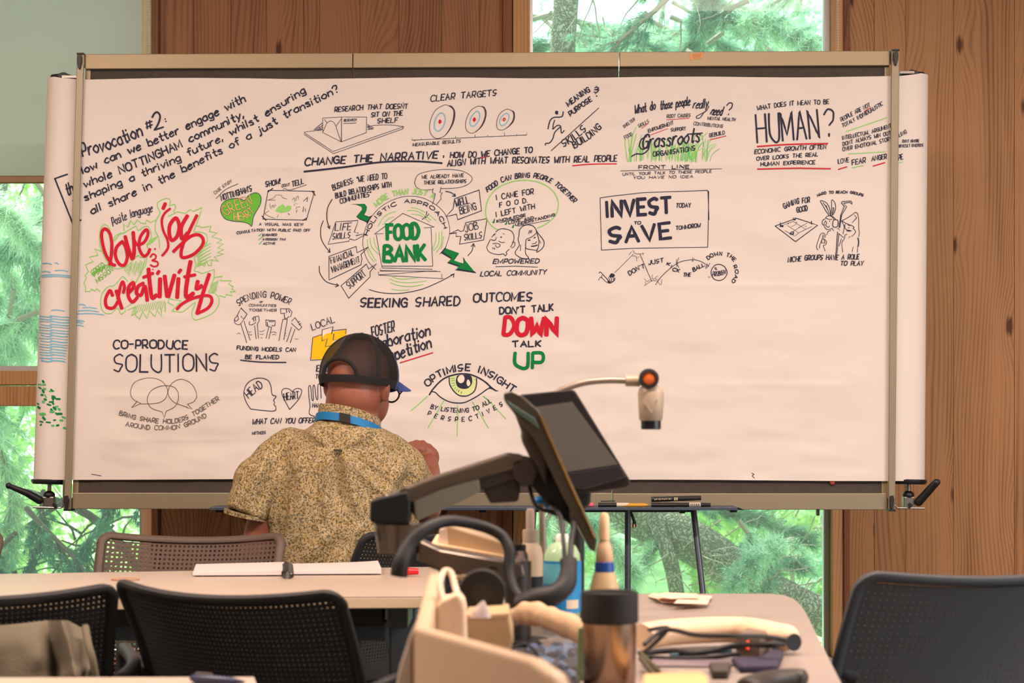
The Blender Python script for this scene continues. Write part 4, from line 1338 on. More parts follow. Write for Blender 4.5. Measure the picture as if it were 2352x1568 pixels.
# --- gaming for good
ink.open('drawing', 'sketch of a game board, a hare-eared figure and a hooded figure with a scythe')
T('D', 'GAMING FOR', 88, 2.4, 'k', '450,450 650,370 890,335', .15); T('D', 'GOOD', 88, 2.4, 'k', '665,515 850,475', .15); T('D', 'HARD TO REACH GROUPS', 42, 1.9, 'k', '1025,245 1160,195 1400,185 1600,190 1795,240', .1)
D('D', '''2 k 290,745 660,612 1018,732 640,1012 290,745
1.2 g 600,665 810,800
1.2 g 500,735 690,860
1.2 g 440,725 600,665
1.2 g 570,755 650,715
1.2 n 600,840 700,770 840,695
1.2 n 630,915 700,860 820,800 920,755
1.2 g 460,825 620,915
3 k 370,750 430,755
2.6 k 380,740 430,735
1.8 k 380,685 384,740
3.6 k 545,880 600,885
2.4 k 540,880 575,845 605,850 605,885
3 k 600,635 640,640
1.8 k 602,600 606,640
1.8 k 640,600 632,640
2 k 912,660 918,720
2.2 k 900,695 925,700
2.6 k 510,700 520,708
2.6 k 655,680 662,684
2.6 k 700,768 704,772
2.4 k 818,750 820,756
1.6 k 790,745 793,748
1.8 k ~ 1215,565 1150,470 1100,380 1068,315 1120,318 1190,370 1235,480 1235,565
1.6 k ~ 1222,540 1180,440 1110,340
1.6 k ~ 1200,480 1165,390
1.8 k ~ 1245,565 1260,440 1262,300 1310,340 1330,430 1300,530 1255,570
1.6 k ~ 1270,545 1285,430 1300,470 1270,555
1.8 k ~ 1150,610 1190,575 1250,575 1300,630
1.6 k ~ 1150,610 1220,630 1270,632
1.8 k ~ 1240,575 1290,590 1335,640
2.2 k o 1300,640 1280,690 1280,745 1310,765 1355,755 1372,700 1360,645
1.8 k ~ 1145,625 1105,650 1098,710 1130,730
1.6 k ~ 1130,690 1135,750 1175,800 1230,800 1275,780
1.6 k ~ 1150,655 1175,700 1155,730 1175,745
1.8 k ~ 1175,755 1210,765 1220,745
3 k 1222,660 1225,665
1.4 k ~ 1130,700 1150,660
1.6 k ~ 1245,820 1200,840 1185,870 1175,900
1.6 k 1270,785 1295,825
1.6 k ~ 1025,1155 1000,1100 1030,990 1070,890 1110,865 1150,890 1150,940
1.5 k ~ 1050,1130 1060,1060 1100,960 1110,890
1.5 k ~ 1140,970 1175,1020 1150,1070 1115,1080 1150,1170
1.5 k 1095,965 1085,1030 1145,1040 1130,970 1095,965
1.4 k 1130,900 1125,960
1.8 k 1385,770 1415,560 1475,410 1425,345 1440,325 1590,318 1608,340 1605,370
1.8 k 1400,770 1430,560 1515,415 1465,355 1575,340 1605,372
3 k 1420,560 1400,740
1.6 k ~ 1430,655 1520,610 1600,560 1660,515 1700,530 1718,600
1.6 k ~ 1718,600 1725,680 1722,760 1735,850 1725,930
3.2 k ~ 1712,950 1725,1020 1715,1090
1.6 k ~ 1710,1090 1700,1200
1.8 k ~ 1430,655 1520,705 1600,735 1645,765 1625,780
1.6 k ~ 1430,660 1470,740 1470,800 1455,880
1.8 k ~ 1490,710 1490,780 1540,820 1600,825
4 k 1525,822 1575,826
1.6 k ~ 1540,720 1560,740 1590,730
1.4 k 1540,775 1565,775
1.6 k ~ 1625,780 1670,835 1650,880 1600,925
1.4 k 1650,560 1690,600 1610,690
1.6 k ~ 1525,885 1490,900 1480,960 1440,1020 1440,1100 1450,1195
1.6 k 1395,880 1465,940
1.6 k 1430,960 1385,1090
2 k 1362,845 1330,1250
2 k 1385,870 1350,1230
1.4 k 1575,920 1555,945
1.4 k 1632,1100 1610,1185
1.4 g ~ 1350,790 1380,790 1400,820''')
T('D', 'NICHE GROUPS HAVE A ROLE', 82, 2.4, 'k', '515,1365 900,1325 1300,1320 1725,1310', .2); T('D', 'TO PLAY', 74, 2.3, 'k', '1410,1418 1800,1420', .2)

# --- seeking shared outcomes, down and up
ink.open('lettering', 'black capitals reading seeking shared outcomes')
T('6', 'SEEKING SHARED', 64, 4.2, 'k', '540,592 900,592 1268,578', .12); T('6', 'OUTCOMES', 62, 4, 'k', '1370,558 1580,550 1795,548', .08)
ink.open('lettering', 'bold red and green letters reading down and up between black words')
T('6', "DON'T TALK", 48, 4, 'k', '1562,645 1750,635 1955,615', .05); T('6', 'TALK', 42, 4, 'k', '1655,888 1865,882', .05)
T('6', 'DOWN', 128, 10.5, 'r', '1588,795 1780,800 1975,798', .06, .12); T('6', 'UP', 112, 8.5, 'G', '1672,1040 1880,1042', .02, .08)

# --- co-produce solutions
ink.open('drawing', 'three overlapping speech bubbles under the words co-produce solutions')
T('5', 'CO-PRODUCE', 62, 4, 'k', '597,918 900,915 1150,922', .02); T('5', 'SOLUTIONS', 130, 4, 'k', '600,1090 1000,1090 1385,1080', .02, .2)
D('5', '''1.5 g ~ 800,1325 740,1290 725,1230 760,1165 860,1135 950,1155 1000,1220 985,1290 920,1325 800,1330
1.5 g 800,1328 732,1358 775,1310
1.5 g ~ 1155,1330 1200,1310 1220,1260 1180,1180 1100,1145 1030,1180 1005,1250 1040,1310 1090,1335 1150,1355
1.5 g 1150,1330 1185,1370 1140,1355
1.5 g ~ 960,1390 880,1360 850,1300 880,1230 960,1195 1050,1205 1085,1270 1060,1345 990,1385
1.5 g 960,1390 975,1435 990,1385''')
T('5', 'BRING SHARE HOLDERS TOGETHER', 32, 1.8, 'g', '635,1412 800,1455 1000,1475 1150,1445 1390,1300', .1); T('5', 'AROUND COMMON GROUND', 32, 1.8, 'g', '685,1495 850,1520 1090,1515 1295,1430', .1)

# --- spending power
ink.open('drawing', 'five sketched arms raising papers under the words spending power')
T('G', 'SPENDING POWER', 62, 2, 'k', '225,195 340,130 480,105 600,120 740,175', .1)
T('G', 'OF', 14, 1.2, 'n', '438,158 468,158'); T('G', 'COMMUNITIES', 24, 1.3, 'n', '325,195 605,200'); T('G', 'TOGETHER', 24, 1.3, 'n', '325,245 610,248')
D('G', '''1.7 n 200,300 245,212 308,275 270,330 245,295
1.6 n ~ 185,310 175,350 200,380 235,380 265,340
1.6 n ~ 200,300 180,320 190,350 215,330
1.6 n 210,290 220,330
1.7 n 245,380 305,570
1.7 n 275,345 340,545
1.6 n ~ 335,350 330,380 360,385 400,360
1.6 n 360,330 375,305 425,295 435,340 410,385
2 n 370,310 380,350
2 n 390,305 398,345
1.6 n 385,395 402,530
1.6 n 415,385 425,525
1.6 n 500,335 598,345 595,395 560,395
1.6 n 500,335 505,395 560,412
2 n 515,360 520,400
1.4 n 530,350 580,355
1.6 n 530,410 503,525
1.6 n 560,410 532,530
1.7 n 650,220 745,222 770,255 755,305
1.7 n 650,220 655,270 700,265
2.2 n 710,225 715,260
2.2 n 735,235 745,260
2 n 690,275 695,320 715,320 740,300
1.7 n 675,330 635,550
1.7 n 722,330 685,540
1.5 n 672,330 722,330
1.7 n 765,350 800,312 870,410 840,440 765,370
2 n 830,360 850,350
2 n 840,385 862,372
1.7 n 765,410 715,560
1.7 n 800,430 750,570
1.3 g ~ 205,480 225,470 240,480
1.3 g ~ 320,455 340,460 350,455
1.3 g ~ 330,480 345,490 360,485
1.3 g ~ 435,450 460,455 490,440
1.3 g ~ 440,480 460,485 480,480
1.3 g ~ 555,465 590,458 610,470
1.3 g ~ 565,490 585,482 605,490
1.3 g 700,470 710,478
1.3 g 800,530 832,535
1.3 g 450,520 465,520
1.3 g 705,495 712,500''')
T('G', 'FUNDING MODELS CAN', 38, 2.3, 'k', '203,640 500,655 805,660', .1); T('G', 'BE FLAWED', 38, 2.3, 'k', '290,735 635,737', .1); D('G', '3.2 k ~ 240,748 450,768 708,772')

# --- local energy, foster collaboration
ink.open('drawing', 'yellow box with a white lightning bolt under the word local')
T('G', 'LOCAL', 66, 2.1, 'n', '980,440 1090,400 1210,360', .08)
Fl('G', 'y', '985,510 1060,485 1330,432 1310,740 965,740')
Fl('G', 'w', '1080,430 1190,405 1180,470 1200,475 1185,535 1245,540 1120,615 1130,525 1070,550', layer=1)
D('G', '1.6 n 985,515 1075,485\n1.6 n 1185,445 1328,430 1318,480\n1.6 n 982,515 960,750 1110,740\n1.7 n 1080,435 1190,405 1175,480 1200,478 1190,540 1240,540 1180,600 1110,610 1132,528 1075,552 1080,435', 2)
T('G', 'ENERGY', 60, 2.4, 'k', '1022,865 1250,855'); T('G', 'TOGETHER', 40, 2, 'k', '1008,935 1250,930')
ink.open('lettering', 'black script about collaboration and competition with a red underline')
T('6', 'FOSTER', 74, 3.4, 'k', '628,815 790,768', .2); T('6', 'Collaboration', 86, 4.2, 'k', '560,930 800,868 1050,802', .2); T('6', 'not Competition', 86, 4.2, 'k', '480,1060 800,975 1060,890', .2); D('6', '2.8 r 830,1002 1070,928')

# --- head, heart, hand
ink.open('drawing', 'outlined head, heart and hand with the words inside them')
D('G', '''2.1 n ~ 345,1250 300,1180 275,1090 300,1000 370,945 450,932 520,955 550,1010 560,1080 570,1105 605,1120 580,1160 590,1180 585,1205 602,1225 600,1262 560,1272 450,1262 345,1250
2.1 n ~ 770,1072 740,1045 690,1040 665,1070 680,1130 745,1255
2.1 n ~ 770,1072 810,1042 860,1045 868,1085 830,1160 745,1255
2.1 n ~ 1020,1330 950,1300 955,1220 945,1130 940,1030 960,1018 975,1150 990,1150 985,1030 1000,1012 1020,1140 1035,1140 1035,1010 1060,1005 1070,1140''')
T('G', 'HEAD', 80, 2.4, 'k', '325,1140 400,1075 475,1025', .05); T('G', 'HEART', 72, 2.3, 'k', '690,1160 840,1140', .05); T('G', 'HAND', 40, 1.9, 'k', '978,1232 1080,1236')
T('G', 'WHAT CAN YOU OFFER', 52, 2.2, 'k', '360,1408 600,1398 1000,1390', .25); T('G', 'METHODS', 28, 1.5, 'n', '362,1512 500,1505')

# --- eye
ink.open('drawing', 'large drawn eye with green rays under the words optimise insight')
T('H', 'OPTIMISE INSIGHT', 125, 3.6, 'k', '350,560 520,430 700,330 960,265 1200,265 1420,330 1680,480 1960,670', .05)
Fl('H', 'p', '770,390 900,350 1160,360 1270,400 1285,480 1240,620 1150,710 1010,738 890,700 800,590 765,480', True)
Fl('H', 'k', '935,345 1150,345 1195,430 1180,520 1110,590 1010,600 920,560 888,480 895,400', True, 1)
Fl('H', 'w', '985,335 925,390 922,450 965,492 1020,480 1050,420 1035,360', True, 2)
Fl('H', 'w', '1110,425 1088,480 1100,535 1130,550 1160,510 1145,450', True, 2)
D('H', '''4 k ~ 385,715 450,610 600,450 750,365 950,320 1130,325 1280,375 1420,455 1540,560
2.8 k ~ 430,655 500,670 600,760 750,840 900,868 1050,858 1200,790 1350,700 1480,605 1540,590
3 k ~ 760,390 770,510 830,620 920,710 1010,735 1120,725 1230,650 1275,520 1275,400
2 e 790,410 860,400
2 e 800,450 860,440
2 e 808,500 865,490
2 e 820,550 870,525
1.6 e 860,600 885,570
1.4 e 890,640 920,600
1.4 n 930,660 950,625
1.4 n 985,690 995,655
1.2 l 1220,430 1245,420
1.2 l 1215,490 1240,495
2.2 l 355,735 35,1020
2.2 l 655,830 510,1080 355,1345
2.2 l 915,915 920,1100 910,1500
2.2 l 1205,850 1350,1080 1505,1345
2 e 1410,740 1520,830
2 l 1520,830 1830,1165''')
Fl('H', 'k', '1350,400 1470,470 1560,560 1640,620 1700,642 1640,648 1570,610 1500,590 1520,560 1440,470', layer=1)
T('H', 'BY LISTENING TO ALL', 78, 2.1, 'k', '405,965 600,1015 850,1045 1100,1045 1290,1000 1560,850', .12); T('H', 'P E R S P E C T I V E S', 80, 2.1, 'k', '350,1090 600,1180 900,1215 1200,1190 1450,1090 1780,920', .1)
D('0', '1.6 n 212,1088 222,1090 234,1092\n1.6 k ~ 1726,1086 1731,1089 1727,1092 1732,1097', 1)
ink.flush()
# ------------------------------------------------------------------ seated person
def skin_mat():
    m = mat('skin', (144, 86, 68), .5, bump=.15, bscale=300, var=.06, vscale=18)
    b = m.node_tree.nodes['Principled BSDF']
    b.inputs['Subsurface Weight'].default_value = .15
    b.inputs['Subsurface Radius'].default_value = (.02, .006, .003)
    return m
def shirt_mat():
    m = bpy.data.materials.new('speckled shirt')
    m.use_nodes = True
    nt = m.node_tree; N, L = nt.nodes, nt.links
    b = N['Principled BSDF']; b.inputs['Roughness'].default_value = .9; b.inputs['Specular IOR Level'].default_value = .15
    tc = N.new('ShaderNodeTexCoord')
    n1 = N.new('ShaderNodeTexNoise'); n1.inputs['Scale'].default_value = 235; n1.inputs['Detail'].default_value = 3; n1.inputs['Roughness'].default_value = .6
    n2 = N.new('ShaderNodeTexNoise'); n2.inputs['Scale'].default_value = 110; n2.inputs['Detail'].default_value = 2
    mp = N.new('ShaderNodeMapping'); mp.inputs['Location'].default_value = (3, 7, 1)
    L.new(tc.outputs['Object'], n1.inputs['Vector']); L.new(tc.outputs['Object'], mp.inputs[0]); L.new(mp.outputs[0], n2.inputs['Vector'])
    r1 = N.new('ShaderNodeValToRGB'); e = r1.color_ramp
    e.elements[0].position = .40; e.elements[0].color = lin((92, 88, 72)) + (1,)
    e.elements[1].position = .53; e.elements[1].color = lin((182, 162, 128)) + (1,)
    q = e.elements.new(.46); q.color = lin((134, 120, 90)) + (1,)
    L.new(n1.outputs[0], r1.inputs[0])
    r2 = N.new('ShaderNodeValToRGB')
    r2.color_ramp.elements[0].position = .50; r2.color_ramp.elements[0].color = (1, 1, 1, 1)
    r2.color_ramp.elements[1].position = .60; r2.color_ramp.elements[1].color = lin((230, 220, 176)) + (1,)
    L.new(n2.outputs[0], r2.inputs[0])
    mx = N.new('ShaderNodeMix'); mx.data_type = 'RGBA'; mx.blend_type = 'MULTIPLY'; mx.inputs[0].default_value = .9
    L.new(r1.outputs[0], mx.inputs[6]); L.new(r2.outputs[0], mx.inputs[7]); L.new(mx.outputs[2], b.inputs['Base Color'])
    return m
def sheer_mat():
    m = bpy.data.materials.new('sheer cap mesh')
    m.use_nodes = True
    nt = m.node_tree; N, L = nt.nodes, nt.links
    b = N['Principled BSDF']; b.inputs['Base Color'].default_value = lin((34, 28, 26)) + (1,); b.inputs['Roughness'].default_value = .7
    t = N.new('ShaderNodeBsdfTransparent'); mx = N.new('ShaderNodeMixShader'); mx.inputs[0].default_value = .52
    L.new(b.outputs[0], mx.inputs[1]); L.new(t.outputs[0], mx.inputs[2]); L.new(mx.outputs[0], N['Material Output'].inputs[0])
    return m
M['skin'], M['shirt'], M['sheer'] = skin_mat(), shirt_mat(), sheer_mat()
M['capblack'] = mat('black cap cloth', (20, 19, 22), .85, bump=.3, bscale=500)
M['capblue'] = mat('blue cap cloth', (62, 80, 142), .8, bump=.3, bscale=500)
M['lanyard'] = mat('blue lanyard ribbon', (8, 118, 180), .6)
M['trousers'] = mat('dark trousers', (52, 54, 62), .9, bump=.4, bscale=300)
M['shoe'] = mat('brown shoes', (70, 52, 40), .6)

def remeshed(mb, name, vox, it, m, parent, root, fn=None, sf=.5):
    me = bpy.data.meshes.new('tmp')
    me.from_pydata([tuple(p) for p in mb.v], [], mb.f)
    bm = bmesh.new(); bm.from_mesh(me); bmesh.ops.recalc_face_normals(bm, faces=bm.faces); bm.to_mesh(me); bm.free()
    o = bpy.data.objects.new('tmp', me); C.objects.link(o)
    r = o.modifiers.new('r', 'REMESH'); r.mode = 'VOXEL'; r.voxel_size = vox
    s = o.modifiers.new('s', 'SMOOTH'); s.iterations = it; s.factor = sf
    dg = bpy.context.evaluated_depsgraph_get(); dg.update()
    ev = o.evaluated_get(dg)
    new = bpy.data.meshes.new_from_object(ev)
    bpy.data.objects.remove(o)
    n = len(new.vertices)
    co = np.empty(n * 3); new.vertices.foreach_get('co', co); co = co.reshape(-1, 3)
    no = np.empty(n * 3); new.vertices.foreach_get('normal', no); no = no.reshape(-1, 3)
    if fn is not None: co = co + no * fn(co, no)[:, None]
    co = co - np.array(root)
    new.vertices.foreach_set('co', co.ravel())
    new.polygons.foreach_set('use_smooth', [True] * len(new.polygons))
    new.materials.clear(); new.materials.append(m); new.update()
    new.name = name
    ob = bpy.data.objects.new(name, new); C.objects.link(ob); ob.parent = parent
    return ob

per = thing('person', 'person seated facing the board in speckled shirt, black mesh cap and blue lanyard, drawing', 'person', (P(775, 0, 5.02).x, 5.02, .47))
ROOT = per.location.copy()
HCn = P(825, 868, 5.05)
yaw = math.radians(-25)
FD = Vector((math.sin(-yaw), math.cos(yaw), -.12)).normalized()      # where the face looks: away and to the right
RT = FD.cross(Vector((0, 0, 1))).normalized()
UP = RT.cross(FD).normalized()
MH = Matrix((RT, FD, UP)).transposed()
b = MB()
b.ell(HCn, (.076, .096, .098), 28, 18, MH)                              # skull
b.ell(HCn - UP * .045 + FD * -.012, (.071, .078, .070), 24, 14, MH)     # nape side
b.ell(HCn - UP * .060 + FD * .045, (.058, .058, .062), 24, 14, MH)      # jaw
b.ell(HCn - UP * .100 + FD * .072, (.030, .024, .022), 16, 10, MH)      # chin
b.caps([HCn + FD * .094 - UP * .005, HCn + FD * .112 - UP * .038], [.009, .014], 10)   # nose
b.ell(HCn + FD * .088 - UP * .066, (.024, .012, .009), 14, 8, MH)       # lips
for s in (-1, 1):
    b.ell(HCn + FD * .078 + RT * s * .032 + UP * .012, (.022, .012, .007), 12, 8, MH)    # brow
    b.ell(HCn + RT * s * .079 - UP * .030 + FD * -.004, (.011, .019, .033), 14, 10, MH)  # ear
    b.ell(HCn + RT * s * .086 - UP * .022 - FD * .012, (.010, .011, .026), 12, 8, MH)
NB = P(803, 985, 5.03)
b.caps([NB, P(810, 905, 5.045)], [.070, .066], 20)                      # neck
b.caps([P(700, 1068, 5.05), P(895, 1068, 5.06)], [.060, .060], 14)      # shoulders under the shirt
b.caps([P(795, 1060, 5.06), P(780, 1350, 5.06)], [.09, .10], 16)
# left arm
lw = P(720, 1290, 5.36)
b.caps([P(640, 1075, 5.03), P(586, 1262, 5.03)], [.048, .038], 16)
b.caps([P(586, 1262, 5.03), lw], [.038, .027], 16)
b.ell(lw + Vector((.045, .05, -.005)), (.05, .042, .020), 16, 10)
for k in range(4):
    q = lw + Vector((.055 + .02 * k, .085 - .012 * k, 0))
    b.caps([q, q + Vector((.022, .035, -.012)), q + Vector((.026, .045, -.034))], [.0095, .0085, .0075], 8)
b.caps([lw + Vector((.02, .07, 0)), lw + Vector((.01, .11, -.012))], [.011, .009], 8)
# right arm, hand raised to the banner with a pen
re, rw = P(978, 1165, 5.26), P(990, 1092, 5.40)
b.caps([P(925, 1085, 5.08), re], [.048, .040], 16)
b.caps([re, rw], [.042, .027], 16)
hc = P(970, 1046, 5.445)
b.caps([rw, P(984, 1066, 5.42)], [.027, .028], 12)
b.ell(hc + Vector((.012, -.006, -.006)), (.036, .020, .036), 16, 10, Matrix.Rotation(.55, 3, 'Y'))
kn = [(940, 1017), (953, 1013), (967, 1014), (981, 1022)]
for i, (kx, ky) in enumerate(kn):
    k0 = P(kx + 4, ky + 4, 5.44)
    L_ = (.030, .034, .032, .026)[i]
    b.caps([P(kx + 14, ky + 20, 5.43), k0, k0 + Vector((-.012, .030, -.006)), k0 + Vector((-.014, .028 + L_ * .5, -.026))], [.011, .0105, .0092, .008], 9)
b.caps([hc + Vector((-.012, .002, -.022)), hc + Vector((-.034, .018, -.014)), hc + Vector((-.040, .042, -.010))], [.012, .0105, .009], 9)
# shins and ankles (hidden below the table edge) keep the figure whole
for s in (-1, 1):
    kx = ROOT.x + s * .11
    b.caps([Vector((kx, 5.40, .46)), Vector((kx + s * .02, 5.34, .10))], [.055, .04], 12)
    b.caps([Vector((ROOT.x + s * .09, 5.05, .57)), Vector((kx, 5.40, .50))], [.075, .06], 12)
b.caps([P(780, 1350, 5.06), Vector((ROOT.x, 5.05, .60))], [.10, .11], 14)
body = remeshed(b, 'body', .0042, 4, M['skin'], per, ROOT)
# eyes
e_ = MB()
for s in (-1, 1): e_.ell(HCn + FD * .080 + RT * s * .031 - UP * .006, (.012, .010, .010), 12, 8, MH)
e_.build('eyes', mat('eye white', (230, 226, 220), .2), per, smooth=True)
# --- shirt
def ring(cx, hw, cy, hd, z, n=40, tilt=0, sq=.86):
    out = []
    for k in range(n):
        a = 2 * math.pi * k / n
        c_, s_ = math.cos(a), math.sin(a)
        x = hw * math.copysign(abs(c_) ** sq, c_); y = hd * math.copysign(abs(s_) ** sq, s_)
        out.append(Vector((cx + x, cy + y, z + tilt * x)))
    return out
sh = MB()
rows = [(968, 732, 862, 5.035, .072), (985, 706, 884, 5.04, .092), (1003, 672, 912, 5.05, .108), (1028, 636, 936, 5.06, .122), (1065, 622, 956, 5.065, .134),
        (1110, 614, 958, 5.07, .142), (1180, 614, 966, 5.07, .148), (1250, 628, 956, 5.07, .150), (1330, 638, 950, 5.065, .155), (1400, 640, 950, 5.06, .16), (1440, 644, 946, 5.06, .16)]
sh.loft([ring(P((l + r) / 2, y, 5.05).x, (r - l) / 2 * 5.05 / F, cy, d, P(0, y, 5.05).z) for y, l, r, cy, d in rows])
sh.caps([P(668, 1038, 5.05), P(598, 1110, 5.03)], [.064, .070], 20)
sh.tube([P(610, 1090, 5.03), P(585, 1140, 5.02), P(566, 1183, 5.01)], [.068, .062, .056], 24)
sh.caps([P(892, 1048, 5.06), P(924, 1084, 5.07)], [.062, .068], 20)
sh.tube([P(918, 1075, 5.07), P(950, 1118, 5.14), P(968, 1148, 5.20)], [.066, .060, .055], 24)
LL = P(776, 1035, 5.05)
def folds(co, no):
    x, z = co[:, 0], co[:, 2]
    pxx = CX + x * F / 5.0; pyy = YH - (z - HC) * F / 5.0
    back = np.clip(-no[:, 1] * 1.6, 0, 1)
    d = np.zeros(len(co))
    def fold(x0, y0, x1, y1, amp, w, cut=True):
        dx, dy = x1 - x0, y1 - y0; ln = math.hypot(dx, dy)
        u = ((pxx - x0) * dx + (pyy - y0) * dy) / ln; v = ((pxx - x0) * -dy + (pyy - y0) * dx) / ln
        m_ = np.clip(u / (.15 * ln) + .3, 0, 1) * np.clip((ln - u) / (.3 * ln), 0, 1)
        return amp * m_ * np.exp(-(v / w) ** 2)
    # box pleat below the locker loop
    d += fold(762, 1040, 752, 1200, .006, 9) + fold(796, 1040, 830, 1190, .006, 10) - fold(780, 1040, 790, 1170, .006, 6)
    d += fold(800, 1045, 900, 1150, .005, 12) - fold(815, 1045, 920, 1130, .004, 9) + fold(745, 1045, 690, 1180, .004, 14)
    d += fold(700, 985, 776, 1030, .004, 9) + fold(860, 990, 782, 1030, .004, 9) - fold(735, 985, 776, 1025, .0035, 7)
    d += fold(640, 1080, 622, 1290, .007, 11) - fold(660, 1100, 640, 1300, .005, 10) + fold(690, 1150, 640, 1330, .005, 12)
    d += fold(930, 1060, 860, 1180, .005, 13) + fold(960, 1090, 900, 1260, .005, 14) - fold(945, 1090, 880, 1220, .004, 10)
    d += fold(760, 1220, 690, 1300, .004, 14) + fold(830, 1200, 770, 1320, .004, 14) - fold(800, 1230, 730, 1310, .003, 12)
    d += fold(620, 1040, 560, 1170, .005, 10) - fold(630, 1060, 590, 1180, .005, 8) + fold(690, 1050, 700, 1200, .003, 12)
    # yoke seam
    ys = 1024 + 14 * ((pxx - 790) / 150) ** 2
    d += -.0022 * np.exp(-((pyy - ys) / 3.0) ** 2) * ((pxx > 640) & (pxx < 935)) * back
    nn = np.array([noise.noise(Vector((a / 42.0, b_ / 60.0, 1.7))) + .5 * noise.noise(Vector((a / 20.0, b_ / 26.0, 4.7))) for a, b_ in zip(pxx, pyy)])
    return d * 2.3 * back + nn * .005
shirt = remeshed(sh, 'shirt', .0058, 9, M['shirt'], per, ROOT, folds)
MB().box(-.011, .011, -.003, .003, -.003, .003, Matrix.Translation(P(776, 1034, 4.927)) @ Matrix.Rotation(.05, 4, 'Y')).build('locker_loop', mat('dark loop', (60, 58, 46), .9), per, bevel=.002)
m_ = MB().tube([P(566, 1178, 5.01), P(564, 1187, 5.01)], [.0575, .0560], 28)
m_.build('sleeve_hem', M['shirt'], per, smooth=True)
def band(c, hw, hd, h, th, tx, ty, m, name, a0=0, a1=360, n=60, flare=0.0, smooth=True):
    """upright band round the neck: tx, ty tilt the ring"""
    mb = MB(); rings = []
    closed = (a1 - a0) >= 360
    k = n if closed else n + 1
    for i in range(k):
        a = math.radians(a0 + (a1 - a0) * i / n)
        r = []
        for dr, dz in ((0, 0), (th, 0), (th + flare, h), (flare, h)):
            x = (hw + dr) * math.cos(a); y = (hd + dr) * math.sin(a)
            r.append(Vector((c.x + x, c.y + y, c.z + dz + tx * x + ty * y)))
        rings.append(r)
    vs = [p for r in rings for p in r]; fs = []
    for i in range(k if closed else k - 1):
        j = (i + 1) % k
        for q in range(4):
            fs.append((i * 4 + q, i * 4 + (q + 1) % 4, j * 4 + (q + 1) % 4, j * 4 + q))
    if not closed:
        fs += [(0, 3, 2, 1), tuple((k - 1) * 4 + q for q in range(4))]
    mb.add(vs, fs)
    return mb.build(name, m, per, smooth=False)
cc = P(803, 974, 5.04)
band(cc, .0775, .077, .027, .0035, -.22, -.24, M['shirt'], 'collar', flare=-.003)
band(cc + Vector((0, 0, -.016)), .085, .086, .020, .0022, -.22, -.24, M['lanyard'], 'lanyard', flare=-.002)
band(cc + Vector((0, 0, -.017)), .0865, .0885, .022, .003, -.22, -.24, M['black'], 'lanyard_clip', -102, -84, 10, flare=-.002)
# --- cap (black mesh back, blue front and brim)
CR = (.0955, .112, .106)
CC = HCn + UP * .006
def cp(az, po, k=1.0):
    """az 0 = face direction, + to the right; po polar angle from the crown"""
    x = CR[0] * math.sin(po) * math.sin(az); y = CR[1] * math.sin(po) * math.cos(az); z = CR[2] * math.cos(po)
    if po > math.pi / 2: z = CR[2] * math.cos(po) * .9
    return CC + (RT * x + FD * y + UP * z) * k
RIM = math.radians(108)
cap = thing('cap_root', None, None); bpy.data.objects.remove(cap)
def cap_patch(a0, a1, p0, p1, na, np_, m, name, k=1.0, th=.0016, skip=None):
    mb = MB()
    g = [[cp(a0 + (a1 - a0) * i / na, p0 + (p1 - p0) * j / np_, k) for i in range(na + 1)] for j in range(np_ + 1)]
    g2 = [[CC + (p - CC) * (1 + th / .095) for p in r] for r in g]
    n = na + 1
    vs = [p for r in g for p in r] + [p for r in g2 for p in r]
    o = n * (np_ + 1)
    keep = set()
    for j in range(np_):
        for i in range(na):
            az = a0 + (a1 - a0) * (i + .5) / na; po = p0 + (p1 - p0) * (j + .5) / np_
            if skip and skip(az, po): continue
            keep.add((j, i))
    fs = []
    for j, i in keep:
        q = (j * n + i, j * n + i + 1, (j + 1) * n + i + 1, (j + 1) * n + i)
        fs.append(q); fs.append(tuple(x + o for x in q[::-1]))
        if (j - 1, i) not in keep: fs.append((q[0], q[0] + o, q[1] + o, q[1]))
        if (j + 1, i) not in keep: fs.append((q[3], q[2], q[2] + o, q[3] + o))
        if (j, i - 1) not in keep: fs.append((q[0], q[3], q[3] + o, q[0] + o))
        if (j, i + 1) not in keep: fs.append((q[1], q[1] + o, q[2] + o, q[2]))
    mb.add(vs, fs)
    return mb.build(name, m, per, smooth=True)
BK = math.pi
def arch(az, po):
    da = (az - BK + math.pi) % (2 * math.pi) - math.pi
    w = math.radians(29)
    if abs(da) > w: return False
    return math.radians(97) > po > math.radians(96) - math.radians(21) * math.sqrt(max(0, 1 - (da / w) ** 2))
q60 = math.radians(76)
cap_patch(q60, 2 * math.pi - q60, math.radians(2), RIM, 96, 40, M['sheer'], 'cap_mesh', skip=arch)
cap_patch(-q60, q60, math.radians(2), RIM, 30, 22, M['capblue'], 'cap_front')
cap_patch(q60, 2 * math.pi - q60, math.radians(97), RIM, 80, 4, M['capblack'], 'cap_band', k=1.006, th=.003)
for i, az in enumerate((BK, BK - math.radians(62), BK + math.radians(62), q60, -q60)):
    pts = [cp(az, math.radians(d), 1.006) for d in range(3, 72 if i == 0 else 104, 6)]
    wv = cp(az + .1, math.radians(60)) - cp(az - .1, math.radians(60)); wv.normalize()
    mb = MB(); vs = []
    for p in pts:
        nrm = (p - CC).normalized()
        vs += [p - wv * .006, p + wv * .006, p + wv * .006 + nrm * .0016, p - wv * .006 + nrm * .0016]
    fs = []
    for k in range(len(pts) - 1):
        for q in range(4): fs.append((k * 4 + q, k * 4 + (q + 1) % 4, k * 4 + 4 + (q + 1) % 4, k * 4 + 4 + q))
    fs += [(0, 1, 2, 3), tuple(len(vs) - 4 + q for q in range(4))]
    mb.add(vs, fs); mb.build('cap_seam', M['capblack'], per, smooth=False)
w = math.radians(29)
